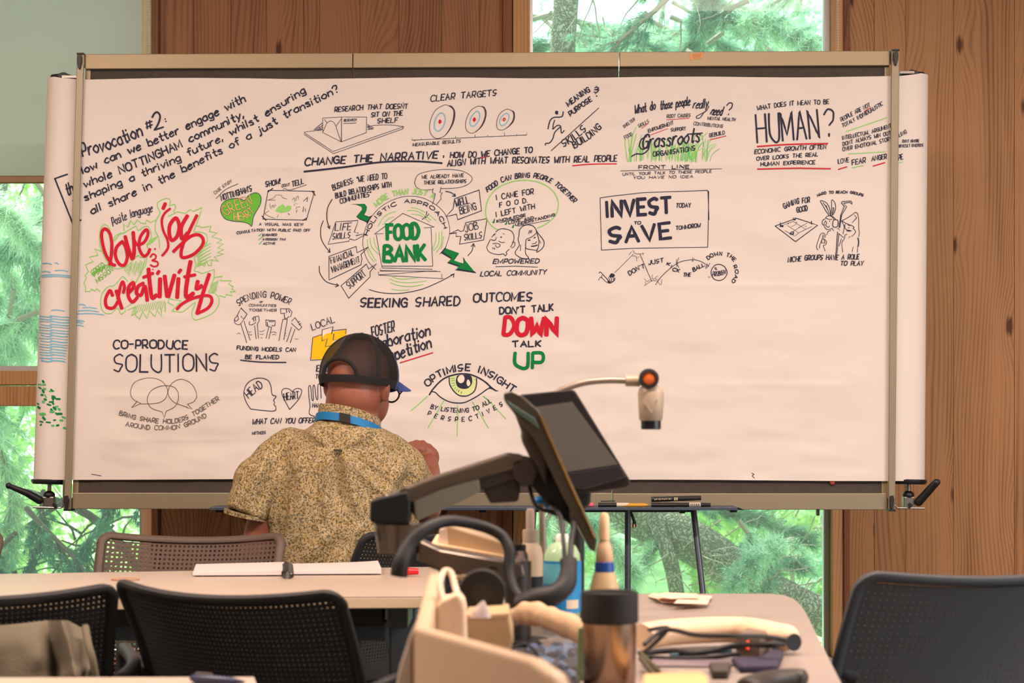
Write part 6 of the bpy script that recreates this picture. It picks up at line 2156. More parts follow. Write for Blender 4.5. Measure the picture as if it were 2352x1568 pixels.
t, c = lathe_thing('pump_bottle', 'cream bottle with a tall tube top behind the black cable loop', 'bottle', 1218, 0, 3.45,
    [('bottle_body', mat('cream bottle', (222, 198, 172), .4), [(50, yb3), (58, yb3 - 3), (58, 1275), (50, 1256), (30, 1244)]),
     ('neck', mat('grey cream neck', (186, 166, 146), .5), [(34, 1246), (36, 1222), (34, 1216)]),
     ('tube_top', mat('pale tube', (176, 160, 146), .5), [(20, 1218), (20, 1176), (16, 1168), (.5, 1167)])])
MB().lathe([(29.6 * 3.45 / F, HC - (1352 - YH) * 3.45 / F - DZ), (29.6 * 3.45 / F, HC - (1322 - YH) * 3.45 / F - DZ)], c, 32).build('dark_band', mat('navy band', (22, 28, 48), .5), t, smooth=True)
def clearglass():
    m = mat('jar glass', (170, 160, 160), .08, trans=0)
    bq = m.node_tree.nodes['Principled BSDF']; bq.inputs['Transmission Weight'].default_value = .85; bq.inputs['IOR'].default_value = 1.3
    return m
yb4 = 952 + .35 * F / 3.2
t, c = lathe_thing('glass_jar', 'small glass jar with a dark lid behind the lower monitor arm', 'jar', 1190, 0, 3.2,
    [('jar_body', clearglass(), [(44, yb4), (48, yb4 - 3), (50, 1300), (46, 1274), (34, 1262)]),
     ('lid', M['blackm'], [(36, 1264), (38, 1256), (36, 1250), (.5, 1249)])])

# ------------------------------------------------------------------ monitor on its arm
YM = 2.98
M['armsilver'] = mat('satin silver arm', (112, 102, 92), .3, .6)
M['armpanel'] = mat('pale arm cover', (150, 152, 138), .4, .1)
M['armdark'] = mat('dark grey arm', (66, 60, 56), .45, .2)
arm = thing('monitor_mount', 'silver and black jointed monitor arm in the foreground', 'monitor arm', Vector((P(905, 0, YM).x, YM + .02, DZ)))
def pr(pts, dep, m, name, Y=YM, bev=.004, parent=None):
    return MB().prism([P(x, y, Y) for x, y in pts], (0, dep, 0)).build(name, m, parent or arm, bevel=bev, seg=3)
pr([(880, 1138), (1000, 1092), (1165, 1040), (1202, 1044), (1206, 1064), (1180, 1078), (1010, 1126), (955, 1150), (900, 1160)], .055, M['armsilver'], 'upper_arm_cover', bev=.006)
pr([(948, 1146), (1085, 1096), (1100, 1098), (1104, 1130), (960, 1196), (952, 1190)], .05, M['armpanel'], 'upper_arm_side', Y=YM + .004)
pr([(940, 1170), (960, 1196), (1104, 1128), (1180, 1100), (1200, 1064), (1180, 1074), (1090, 1094), (950, 1140)], .045, M['armdark'], 'upper_arm_core', Y=YM + .01)
pr([(850, 1150), (875, 1142), (935, 1128), (942, 1150), (940, 1204), (858, 1202), (849, 1196)], .07, M['blackm'], 'elbow_housing', Y=YM - .02, bev=.005)
MB().cyl(P(930, 1136, YM - .008), P(930, 1136, YM + .06), .010, n=24).build('pivot', M['armsilver'], arm, smooth=True)
MB().tube([P(914, 1203, YM + .015), P(914, 1270, YM + .015)], [.036, .030], 28).build('elbow_joint', M['armsilver'], arm, smooth=True)
pr([(856, 1206), (945, 1206), (962, 1236), (950, 1272), (905, 1274), (872, 1256)], .06, M['armdark'], 'elbow_cradle', Y=YM - .01, bev=.012)
pr([(960, 1238), (1010, 1262), (1160, 1288), (1200, 1290), (1206, 1326), (1160, 1334), (1010, 1312), (958, 1292)], .06, M['armsilver'], 'lower_arm', bev=.005)
pr([(1125, 1300), (1142, 1302), (1142, 1308), (1125, 1306)], .002, M['black'], 'slot', Y=YM - .002, bev=.0005)
MB().cyl(Vector((P(1190, 0, YM).x, YM + .03, DZ)), P(1190, 1288, YM + .03), .020, n=28).build('post', M['armdark'], arm, smooth=True)
MB().cyl(Vector((P(1190, 0, YM).x, YM + .03, DZ)), Vector((P(1190, 0, YM).x, YM + .03, DZ + .012)), .045, n=32).build('post_base', M['armdark'], arm, smooth=True)
pr([(1168, 1058), (1196, 1046), (1226, 1052), (1238, 1080), (1228, 1112), (1200, 1120), (1178, 1100)], .05, M['armdark'], 'head_joint', bev=.006)
pr([(1112, 1096), (1180, 1090), (1196, 1120), (1190, 1152), (1126, 1156), (1112, 1130)], .04, M['armdark'], 'tilt_bracket', Y=YM + .02, bev=.004)
pr([(1163, 1082), (1196, 1080), (1206, 1094), (1166, 1096)], .004, mat('pale sticker', (196, 190, 200), .6), 'sticker', Y=YM + .012, bev=.0005)
mon = thing('monitor', 'slim monitor seen edge-on at the end of the silver arm', 'monitor', P(1262, 1080, YM))
pr([(1156, 903), (1176, 897), (1196, 906), (1238, 942), (1244, 958), (1372, 1236), (1368, 1268), (1354, 1262), (1230, 1012), (1172, 938), (1158, 920)], .30, mat('monitor bezel', (78, 72, 62), .3, .2), 'casing', Y=YM - .03, bev=.003, parent=mon)
pr([(1162, 918), (1230, 962), (1238, 984), (1176, 940)], .004, mat('teal grey painted highlight', (96, 116, 110), .25, .3), 'painted_highlight', Y=YM - .034, bev=.001, parent=mon)  # highlight on the casing corner, painted as a thin teal grey patch
pr([(1180, 944), (1236, 990), (1262, 1060), (1256, 1120), (1228, 1072), (1196, 1010), (1198, 992)], .2, M['armdark'], 'rear_cover', Y=YM, bev=.008, parent=mon)
pr([(1214, 1050), (1262, 1062), (1300, 1140), (1322, 1216), (1290, 1190), (1250, 1150), (1216, 1110)], .12, M['blackm'], 'mount_plate', Y=YM + .02, bev=.006, parent=mon)
MB().tube([P(1240, 952, YM - .032), P(1366, 1236, YM - .032)], .0022, 8).build('edge_glint', mat('brass edge glint', (150, 118, 70), .25, .9), mon, smooth=True)  # glint along the casing edge, put in as a thin brassy tube

# screen behind it
YS = 3.36
scr = thing('touch_screen', 'tilted touch screen with a grey display and glossy black chin behind the arm', 'screen', P(1330, 1010, YS))
pr([(1168, 914), (1192, 906), (1314, 894), (1322, 898), (1446, 1100), (1448, 1112), (1440, 1120), (1345, 1134), (1290, 1134)], .030, mat('screen casing', (34, 32, 34), .25), 'casing', Y=YS, bev=.004, parent=scr)
pr([(1218, 936), (1314, 922), (1420, 1066), (1300, 1084)], .002, mat('dull grey display', (84, 80, 76), .55), 'display', Y=YS - .0015, bev=.0, parent=scr)
pr([(1300, 1087), (1424, 1068), (1438, 1096), (1340, 1124), (1310, 1118)], .006, mat('glossy black chin', (34, 34, 40), .12, coat=.5), 'chin', Y=YS - .005, bev=.002, parent=scr)
pr([(1300, 1130), (1358, 1124), (1356, 1160), (1330, 1176), (1300, 1170)], .06, M['blackm'], 'neck', Y=YS + .01, bev=.006, parent=scr)
MB().tube([P(1326, 1165, YS + .04), Vector((P(1326, 0, YS + .04).x, YS + .04, DZ + .012))], .012, 16).build('stand', M['blackm'], scr, smooth=True)
MB().cyl(Vector((P(1326, 0, YS + .04).x, YS + .04, DZ)), Vector((P(1326, 0, YS + .04).x, YS + .04, DZ + .012)), .06, n=32).build('base', M['blackm'], scr, smooth=True)

# ------------------------------------------------------------------ document camera on a gooseneck
YD = 3.46
dc = thing('document_camera', 'grey gooseneck document camera with an orange button, hanging before the blank paper', 'camera', Vector((P(1262, 0, YD).x, YD, DZ)))
M['dcgrey'] = mat('warm grey camera plastic', (168, 150, 130), .4)
neck = [Vector((P(1250, 0, YD).x, YD, DZ + .02)), P(1246, 1200, YD), P(1240, 1060, YD), P(1246, 950, YD), P(1276, 905, YD), P(1310, 888, YD), P(1350, 877, YD), P(1400, 873, YD), P(1442, 874, YD)]
MB().tube(sm3(neck), .0058, 14).build('gooseneck', mat('grey gooseneck', (150, 136, 124), .35, .4), dc, smooth=True)
MB().cyl(Vector((P(1250, 0, YD).x, YD, DZ)), Vector((P(1250, 0, YD).x, YD, DZ + .022)), .05, n=32).build('base', M['dcgrey'], dc, smooth=True)
MB().cyl(P(1437, 874, YD), P(1470, 874, YD), .0100, n=20).build('sleeve', M['dcgrey'], dc, smooth=True)
pc = P(1491, 869, YD - .022)
MB().lathe([(.0165, 0), (.0175, -.004), (.0175, -.022), (.0165, -.028), (.0118, -.029), (.0116, -.024), (.001, -.024)], pc + Vector((0, .026, 0)), 40, (0, 1, 0)).build('knob_ring', mat('dark ring', (60, 56, 56), .35, .4), dc, smooth=True)
MB().lathe([(.0108, 0), (.0108, -.004), (.006, -.0055), (.0005, -.006)], pc + Vector((0, .004, 0)), 32, (0, 1, 0)).build('orange_button', mat('orange button', (206, 96, 28), .45), dc, smooth=True)
s = YD / F
cc_ = P(1495, 985, YD)
MB().lathe([(h_ * s, HC - (py - YH) * s - cc_.z) for h_, py in ((24, 966), (27, 962), (29, 930), (30, 905), (27, 892), (17, 884), (8, 882))], cc_, 36).build('camera_body', M['dcgrey'], dc, smooth=True)
MB().lathe([(h_ * s, HC - (py - YH) * s - cc_.z) for h_, py in ((20, 986), (23, 984), (23, 966))], cc_, 36).build('lens_barrel', mat('black lens barrel', (18, 17, 24), .3), dc, smooth=True)
MB().prism([P(x, y, YD - .0215) for x, y in ((1474, 918), (1512, 918), (1496, 950))], (0, .001, 0)).build('triangle_mark', mat('mark', (158, 140, 120), .5), dc)
MB().prism([P(x, y, YD - .012) for x, y in ((1474, 884), (1518, 886), (1524, 910), (1515, 912), (1508, 896), (1480, 894))], (0, .022, 0)).build('yoke', mat('pale yoke', (190, 172, 150), .35, .3), dc, bevel=.002)

# ------------------------------------------------------------------ cables
def cable(label, pts, r, Y=None, name='cable', m=None, cat='cable', k=6):
    pp_ = [P(*p) if len(p) == 3 else P(p[0], p[1], Y) for p in pts]
    t = thing(name, label, cat, pp_[-1])
    rr = r
    q = sm3(pp_, k)
    if isinstance(r, (list, tuple)):
        rr = [np.interp(i / (len(q) - 1), np.linspace(0, 1, len(r)), r) for i in range(len(q))]
    MB().tube(q, rr, 14).build('sheath', m or M['blackm'], t, smooth=True)
    return t
cable('thick black cable sleeve looping under the silver monitor arm', [(916, 1322, 2.86), (922, 1290, 2.86), (940, 1252, 2.87), (975, 1216, 2.88), (1030, 1196, 2.90), (1100, 1206, 2.92), (1150, 1228, 2.92), (1170, 1262, 2.91), (1170, 1310, 2.9), (1185, 1360, 2.88), (1222, 1394, 2.86), (1244, 1398, 2.85)],
      [.0125, .0125, .0105, .0095, .0085, .0085, .0085, .0085, .008, .008, .009], name='cable_sleeve')
cable('stout black microphone cable curling up to the monitor', [(1200, 1392, 2.84), (1232, 1378, 2.83), (1275, 1364, 2.83), (1300, 1340, 2.84), (1306, 1310, 2.85), (1306, 1288, 2.86)], [.019, .018, .015, .0145, .012, .013], name='cable_sleeve')
cable('thin black cable hanging from the back of the monitor', [(1244, 1120, 3.12), (1268, 1160, 3.0), (1288, 1190, 2.92), (1294, 1240, 2.88), (1298, 1290, 2.86)], .0035)
cable('second thin black cable beside the monitor edge', [(1310, 1170, 3.0), (1318, 1200, 2.95), (1312, 1245, 2.9), (1310, 1290, 2.87)], .0045)
cable('slack black cable swinging across below the tilt bracket', [(1215, 1110, 3.0), (1230, 1160, 2.98), (1265, 1176, 2.98), (1300, 1190, 3.0)], .003)
t = thing('blue_plug', 'small bright blue plug behind the monitor mount', 'plug', P(1242, 1152, 3.2))
MB().ell(P(1240, 1150, 3.2), (.012, .010, .008), 18, 10).tube([P(1242, 1152, 3.2), P(1262, 1163, 3.2)], [.006, .004], 10).build('plug_body', mat('bright blue plastic', (16, 120, 190), .35), t, smooth=True)
MB().box(-.006, .006, -.004, .004, -.003, .003, Matrix.Translation(P(1244, 1160, 3.185))).build('contact', M['steel'], t, bevel=.001)
# white tilted tray behind the lower arm
t = thing('paper_tray', 'white tilted letter tray behind the lower monitor arm', 'tray', P(1070, 1240, 3.2))
MB().prism([P(1004, 1252, 3.16), P(1010, 1214, 3.16), P(1030, 1206, 3.16), P(1160, 1248, 3.16), P(1160, 1284, 3.16)], (0, .20, 0)).build('tray_body', mat('cream tray plastic', (206, 180, 146), .5), t, bevel=.003)
MB().prism([P(990, 1246, 3.14), P(1160, 1276, 3.14), P(1160, 1286, 3.14), P(990, 1258, 3.14)], (0, .23, 0)).build('tray_rim', mat('bright tray rim', (240, 206, 164), .4), t, bevel=.002)
MB().prism([P(1004, 1250, 3.155), P(1010, 1216, 3.155), P(1026, 1210, 3.155), P(1030, 1254, 3.155)], (0, .004, 0)).build('end_lip', mat('white tray end', (240, 222, 204), .5), t, bevel=.001)
for px in (1015, 1150): MB().box(P(px, 0, 3.25).x - .004, P(px, 0, 3.25).x + .004, 3.2, 3.3, DZ, P(0, 1262, 3.25).z).build('support', M['tleg'], t)

# ------------------------------------------------------------------ clutter on the side table
M['cloth'] = mat('cream rolled cloth', (226, 196, 162), .85, bump=.3, bscale=200)
t = thing('rolled_mat', 'long cream rolled mat lying across the grey table', 'mat', G(1660, 1480, DZ))
a = [G(1475, 1462, DZ + .024), G(1560, 1450, DZ + .027), G(1700, 1446, DZ + .027), G(1800, 1464, DZ + .024)]
mb = MB().tube(sm3(a), .024, 22, flat=.8); mb.ell(a[-1], (.024, .024, .020), 16, 10); mb.build('roll', M['cloth'], t, smooth=True)
MB().lathe([(.0008, 0), (.012, .001), (.013, .004)], a[-1] + Vector((.010, -.022, -.004)), 20, (.5, -1, 0)).build('dark_end', M['blackm'], t, smooth=True)
t = thing('rolled_cloth', 'crumpled cream tube of cloth running from the lectern to the steel mug', 'cloth', G(1260, 1470, DZ))
a = [P(1178, 1418, 2.78), P(1215, 1408, 2.76), P(1262, 1420, 2.72), P(1330, 1448, 2.68), P(1360, 1468, 2.66)]
MB().tube(sm3(a), [.012] * 3 + [.014, .017, .015, .016, .018, .016] * 2 + [.017] * 6, 18).build('cloth_roll', mat('cream wrinkled cloth', (190, 160, 128), .9, bump=.8, bscale=90), t, smooth=True)
def dcable(label, pts, r=.0028, **k):
    t = thing('cable', label, 'cable', G(pts[0][0], pts[0][1], DZ))
    q = [G(x, y, DZ + h) for x, y, h in pts]
    MB().tube(sm3(q), r, 10).build('sheath', k.get('m', M['blackm']), t, smooth=True)
dcable('dark cable crossing over the cream roll to its black end', [(1480, 1480, .045), (1530, 1446, .062), (1600, 1458, .060), (1680, 1460, .062), (1760, 1462, .056), (1806, 1470, .05)], .0034)
dcable('dark cable looping down left in front of the cream roll', [(1490, 1446, .060), (1535, 1442, .060), (1500, 1480, .03), (1476, 1500, .008)], .003)
dcable('tangled black cable lying before the cream roll', [(1470, 1500, .006), (1540, 1494, .008), (1600, 1500, .01), (1690, 1482, .02), (1760, 1480, .03), (1800, 1478, .03)], .0044)
dcable('black cable running from the mug towards the grey device', [(1470, 1508, .004), (1560, 1512, .004), (1640, 1508, .006), (1700, 1500, .012)], .0035)
dcable('teal cable between the black ones', [(1540, 1505, .004), (1610, 1499, .006), (1680, 1494, .008)], .003, m=mat('teal cable', (40, 84, 104), .5))
dcable('thin black cable by the lectern front wall', [(1160, 1500, .02), (1200, 1478, .03), (1232, 1500, .02), (1250, 1560, .01)], .0022)
t = thing('control_box', 'small grey device with a glowing red light on the grey table', 'device', G(1730, 1510, DZ))
q = [G(1690, 1514, DZ), G(1746, 1518, DZ), G(1772, 1492, DZ), G(1716, 1488, DZ)]
MB().prism(q, (0, 0, .034)).build('case', mat('grey device case', (120, 104, 92), .4, .3), t, bevel=.004)
rl = mat('red light', (255, 60, 50), .5)
rl.node_tree.nodes['Principled BSDF'].inputs['Emission Color'].default_value = (1, .06, .04, 1)
rl.node_tree.nodes['Principled BSDF'].inputs['Emission Strength'].default_value = 2.0
MB().ell((q[0] + q[1]) / 2 + Vector((.0, -.001, .022)), (.004, .002, .006), 12, 8).build('red_light', rl, t, smooth=True)
t = thing('wallet', 'dark violet pouch lying in front of the grey device', 'pouch', G(1740, 1540, DZ))
MB().prism([G(1680, 1524, DZ), G(1700, 1546, DZ), G(1786, 1544, DZ), G(1800, 1510, DZ), G(1776, 1500, DZ), G(1748, 1522, DZ)], (0, 0, .010)).build('pouch_body', mat('dark violet cloth', (44, 38, 62), .8), t, bevel=.003)
t = thing('plastic_folder', 'pale lilac plastic folder lying across the grey table', 'folder', G(1600, 1525, DZ))
MB().prism([G(1500, 1512, DZ), G(1668, 1506, DZ), G(1690, 1528, DZ), G(1660, 1534, DZ), G(1490, 1532, DZ)], (0, 0, .003)).build('folder_sheet', mat('lilac grey plastic', (124, 110, 118), .3), t, bevel=.001)
t = thing('cream_box', 'flat cream box at the bottom edge right of the mug', 'box', G(1560, 1590, DZ))
MB().prism([G(1476, 1546, DZ + .022), G(1610, 1540, DZ + .022), G(1626, 1550, DZ + .022), G(1640, 1660, DZ + .022), G(1470, 1660, DZ + .022)], (0, 0, -.022)).build('box_body', mat('cream card box', (204, 170, 118), .7), t, bevel=.004)
t = thing('handset', 'black handset lying at the bottom edge of the grey table', 'handset', G(1790, 1560, DZ))
MB().tube(sm3([G(1712, 1578, DZ + .016), G(1760, 1562, DZ + .017), G(1820, 1556, DZ + .017), G(1856, 1560, DZ + .015)]), [.012] + [.016] * 13 + [.011, .006], 18, flat=.75).build('handset_body', mat('black brown plastic', (44, 36, 32), .5), t, smooth=True)
t = thing('dark_case', 'short dark case between the cream box and the handset', 'case', G(1650, 1548, DZ))
MB().prism([G(1628, 1540, DZ), G(1636, 1560, DZ), G(1672, 1560, DZ), G(1680, 1540, DZ)], (0, 0, .012)).build('case_body', mat('dark umber plastic', (56, 48, 40), .6), t, bevel=.003)
for i, (x0, y0_, x1, y1, lab) in enumerate(((1470, 1500, 1518, 1548, 'dark pencil leaning beside the steel mug'), (1472, 1512, 1506, 1556, 'second dark pencil nearest the steel mug'))):
    t = thing('pencil', lab, 'pencil', G(x0, y0_, DZ))
    a, c = G(x0, y0_, DZ + .016), G(x1, y1, DZ + .006)
    MB().tube([a, a.lerp(c, .9), c], [.0042, .0042, .001], 6).build('pencil_body', mat('olive dark pencil', (74, 66, 44), .5), t)
t = thing('torn_paper', 'torn cream paper scraps lying at the far edge of the grey table', 'paper', G(1560, 1375, DZ))
def scrap(px, seed, h, nm='paper_scrap'):
    mb = MB(); r_ = random.Random(seed)
    top = [G(x, y, DZ + h + r_.uniform(0, .006)) for x, y in px]
    mb.prism(top, (0, 0, -.0012)); mb.build(nm, mat('cream paper scrap', (236, 200, 176), .85), t)
scrap([(1488, 1368), (1500, 1362), (1540, 1364), (1552, 1372), (1600, 1366), (1636, 1368), (1630, 1376), (1560, 1380), (1545, 1384), (1520, 1382), (1508, 1374)], 1, .003)
scrap([(1548, 1384), (1556, 1376), (1630, 1378), (1624, 1386)], 2, .008)
scrap([(1496, 1366), (1530, 1360), (1600, 1363), (1610, 1370), (1540, 1374)], 3, .012)
t = thing('green_card', 'thin green card standing on edge left of the steel mug', 'card', P(1334, 1500, 2.62))
MB().prism([P(1328, 1442, 2.62), P(1344, 1438, 2.62), P(1344, 1582, 2.62), P(1326, 1580, 2.62)], (0, .004, 0)).build('card_sheet', mat('sage green card', (132, 152, 96), .7), t, bevel=.0008)
t = thing('blue_sheet', 'crumpled blue and white packaging between the lectern and the mug', 'packaging', G(1270, 1480, DZ))
vs = []
for j in range(7):
    for i in range(9):
        px = 1210 + i * 14; py = 1470 + j * 13
        p = G(px, py + 6, DZ + .004 + .012 * abs(noise.noise(Vector((i * .6, j * .7, 3)))) * 2); vs.append(p)
MB().add(vs, [(j * 9 + i, j * 9 + i + 1, j * 9 + i + 10, j * 9 + i + 9) for j in range(6) for i in range(8)]).build('foil_sheet', mat('blue grey foil', (96, 112, 140), .35, .2), t)
t = thing('white_scrap', 'small white triangular paper scrap before the lectern opening', 'paper', G(1262, 1490, DZ))
MB().prism([P(1238, 1470, 2.55), P(1280, 1466, 2.55), P(1258, 1488, 2.55)], (0, .002, 0)).build('scrap_sheet', M['page'], t)
t = thing('desk_clutter_tray', 'dark grey document tray lying in the shadow inside the lectern', 'tray', G(1240, 1560, DZ))
MB().prism([G(1100, 1500, DZ), G(1330, 1500, DZ), G(1332, 1600, DZ), G(1290, 1640, DZ), G(1100, 1560, DZ)], (0, 0, .008)).build('tray_body', mat('dark grey tray', (62, 58, 64), .6), t, bevel=.002)
t.name = 'document_tray'
# ------------------------------------------------------------------ garden outside
def foliage_mat(name, col, col2, trans=.45):
    m = bpy.data.materials.new(name)
    m.use_nodes = True
    nt = m.node_tree; N, L = nt.nodes, nt.links
    b = N['Principled BSDF']; b.inputs['Roughness'].default_value = .6; b.inputs['Specular IOR Level'].default_value = .25
    g = N.new('ShaderNodeNewGeometry'); tc = N.new('ShaderNodeTexCoord')
    n = N.new('ShaderNodeTexNoise'); n.inputs['Scale'].default_value = 2.2; n.inputs['Detail'].default_value = 3
    L.new(tc.outputs['Object'], n.inputs['Vector'])
    ad = N.new('ShaderNodeMath'); ad.operation = 'MULTIPLY_ADD'; ad.inputs[1].default_value = .55; L.new(g.outputs['Random Per Island'], ad.inputs[0])
    mm = N.new('ShaderNodeMath'); mm.operation = 'MULTIPLY_ADD'; mm.inputs[1].default_value = 1.6; mm.inputs[2].default_value = -.55
    L.new(n.outputs[0], mm.inputs[0]); L.new(mm.outputs[0], ad.inputs[2])
    r = N.new('ShaderNodeValToRGB'); r.color_ramp.elements[0].color = lin(col) + (1,); r.color_ramp.elements[1].color = lin(col2) + (1,)
    r.color_ramp.elements[0].position = .1; r.color_ramp.elements[1].position = .9
    L.new(ad.outputs[0], r.inputs[0]); L.new(r.outputs[0], b.inputs['Base Color'])
    t = N.new('ShaderNodeBsdfTranslucent'); L.new(r.outputs[0], t.inputs[0])
    mx = N.new('ShaderNodeMixShader'); mx.inputs[0].default_value = trans
    L.new(b.outputs[0], mx.inputs[1]); L.new(t.outputs[0], mx.inputs[2]); L.new(mx.outputs[0], N['Material Output'].inputs[0])
    return m
M['needle'] = foliage_mat('cedar needles', (70, 140, 118), (200, 230, 194))
M['needle_dark'] = foliage_mat('dark cypress needles', (24, 84, 74), (110, 178, 140))
M['needle_bright'] = foliage_mat('bright larch needles', (112, 180, 146), (228, 246, 214))
M['leaf'] = foliage_mat('bright shrub leaves', (140, 196, 100), (236, 250, 180))
def bark_mat():
    m = bpy.data.materials.new('fissured bark')
    m.use_nodes = True
    nt = m.node_tree; N, L = nt.nodes, nt.links
    b = N['Principled BSDF']; b.inputs['Roughness'].default_value = .95; b.inputs['Specular IOR Level'].default_value = .1
    tc = N.new('ShaderNodeTexCoord'); n = N.new('ShaderNodeTexNoise'); n.inputs['Scale'].default_value = 9; n.inputs['Detail'].default_value = 5
    L.new(tc.outputs['Object'], n.inputs['Vector'])
    mx = N.new('ShaderNodeMix'); mx.data_type = 'RGBA'; mx.blend_type = 'LINEAR_LIGHT'; mx.inputs[0].default_value = .12
    L.new(tc.outputs['Object'], mx.inputs[6]); L.new(n.outputs['Color'], mx.inputs[7])
    v = N.new('ShaderNodeTexVoronoi'); v.feature = 'DISTANCE_TO_EDGE'; v.inputs['Scale'].default_value = 38
    L.new(mx.outputs[2], v.inputs['Vector'])
    r = N.new('ShaderNodeValToRGB'); e = r.color_ramp
    e.elements[0].position = .0; e.elements[0].color = lin((108, 110, 86)) + (1,)
    e.elements[1].position = .2; e.elements[1].color = lin((176, 178, 156)) + (1,)
    q = e.elements.new(.09); q.color = lin((122, 126, 98)) + (1,)
    L.new(v.outputs['Distance'], r.inputs[0])
    m2 = N.new('ShaderNodeMix'); m2.data_type = 'RGBA'; m2.blend_type = 'MULTIPLY'; m2.inputs[0].default_value = .6
    L.new(r.outputs[0], m2.inputs[6]); L.new(n.outputs[0], m2.inputs[7])
    L.new(r.outputs[0], b.inputs['Base Color'])
    bp = N.new('ShaderNodeBump'); bp.inputs['Strength'].default_value = 1.0; bp.inputs['Distance'].default_value = .02
    L.new(v.outputs['Distance'], bp.inputs['Height']); L.new(bp.outputs[0], b.inputs['Normal'])
    return m
M['bark'] = bark_mat()
M['twig'] = mat('pale twig', (150, 140, 120), .8)
M['twig_dark'] = mat('dark twig', (78, 72, 56), .85)
st(MB().box(-30, 30, YW + .25, 45, -.5, -.35), 'ground', M['lawn'])['kind'] = 'structure'
def fastmesh(name, co, m, parent, tri=3):
    """co: (n*tri,3) loose triangles"""
    off = np.array(parent.location)
    n = len(co) // tri
    me = bpy.data.meshes.new(name)
    me.vertices.add(len(co)); me.vertices.foreach_set('co', (co - off).astype(np.float32).ravel())
    me.loops.add(len(co)); me.loops.foreach_set('vertex_index', np.arange(len(co), dtype=np.int32))
    me.polygons.add(n); me.polygons.foreach_set('loop_start', np.arange(0, len(co), tri, dtype=np.int32))
    me.polygons.foreach_set('loop_total', np.full(n, tri, dtype=np.int32))
    me.materials.append(m); me.update(); me.validate()
    o = bpy.data.objects.new(name, me); C.objects.link(o); o.parent = parent; o['kind'] = 'stuff'
    return o
def unit(v): return v / (np.linalg.norm(v, axis=-1, keepdims=True) + 1e-9)
def tufts(cen, axis, nn, ln, wd, spread=1.0):
    """needle tufts: nn slim triangles round every centre, leaning along its axis"""
    k = len(cen)
    c = np.repeat(cen, nn, 0); a = np.repeat(axis, nn, 0)
    d = unit(rng.normal(size=(k * nn, 3)) * spread + a * .9)
    l = ln * rng.uniform(.6, 1.15, (k * nn, 1))
    s = unit(np.cross(d, rng.normal(size=(k * nn, 3)))) * wd / 2
    b = c + rng.normal(size=c.shape) * ln * .08
    return np.stack([b - s, b + s, b + d * l], 1).reshape(-1, 3)
def leaves(cen, ln, wd):
    k = len(cen)
    d = unit(rng.normal(size=(k, 3))); s = unit(np.cross(d, rng.normal(size=(k, 3)))) * wd / 2
    l = ln * rng.uniform(.6, 1.2, (k, 1))
    n_ = unit(np.cross(d, s)) * l * .12
    A = cen; B_ = cen + d * l * .5 + s + n_; C_ = cen + d * l; D_ = cen + d * l * .5 - s + n_
    return np.stack([A, B_, C_, D_], 1).reshape(-1, 3)
def branch_pts(p0, d0, L, steps=7, droop=.25, wob=.25):
    p = np.array(p0, float); d = np.array(d0, float); out = [p.copy()]
    for i in range(steps):
        d = d + rng.normal(size=3) * wob * .4 + np.array([0, 0, -droop / steps]); d /= np.linalg.norm(d)
        p = p + d * L / steps; out.append(p.copy())
    return out
def conifer(label, root, boughs, nm, seed, tuft_n=34, ln=.055, wd=.0028, hang=False, per=7, twigm=None, name='conifer_tree', group=None, trunk=None, tw=.7):
    """boughs: list of (start, direction, length)"""
    global rng
    rng = np.random.default_rng(seed)
    t = thing(name, label, 'tree', root, 0, group)
    if trunk: MB().tube(sm3(trunk[0]), list(np.interp(np.linspace(0, 1, (len(trunk[0]) - 1) * 5 + 1), np.linspace(0, 1, len(trunk[1])), trunk[1])), 18).build('trunk', M['bark'], t, smooth=True)
    cs, ax = [], []
    tw_ = MB()
    for p0, d0, L in boughs:
        main = branch_pts(p0, d0, L, 8, .35, .22)
        tw_.tube([Vector(p) for p in main], [.011 * (1 - i / 9.0) + .002 for i in range(9)], 5, caps=False)
        for i in range(1, 9):
            for q in range(per // 2 + 1):
                dd = unit((main[i] - main[i - 1]) * 3 + rng.normal(size=3) * tw * L / 8 + (np.array([0, 0, -.5 * L / 8]) if hang else 0))
                sl = L * .28 * rng.uniform(.5, 1.1) * (1.1 - i / 12)
                sb = branch_pts(main[i], dd, sl, 4, .9 if hang else .2, .3)
                tw_.tube([Vector(p) for p in sb], [.004, .003, .0025, .002, .0012], 3, caps=False)
                for j in range(1, 5):
                    cs.append(sb[j] + rng.normal(size=3) * .01); ax.append(unit(sb[j] - sb[j - 1]))
    tw_.build('branches', twigm or M['twig'], t, fix=False)['kind'] = 'stuff'
    cs, ax = np.array(cs), np.array(ax)
    fastmesh('needles', tufts(cs, ax, tuft_n, ln, wd, .55 if not hang else .35), nm, t)
    return t
def V(px, py, Y): return tuple(P(px, py, Y))
def bough_set(n, x0, x1, y0, y1, Y0, Y1, L0, L1, dx=(-1, 1), dz=(-.5, .1), seed=1):
    r_ = random.Random(seed); out = []
    for i in range(n):
        Y = r_.uniform(Y0, Y1)
        out.append((V(r_.uniform(x0, x1), r_.uniform(y0, y1), Y), (r_.uniform(*dx), r_.uniform(-.5, .3), r_.uniform(*dz)), r_.uniform(L0, L1)))
    return out
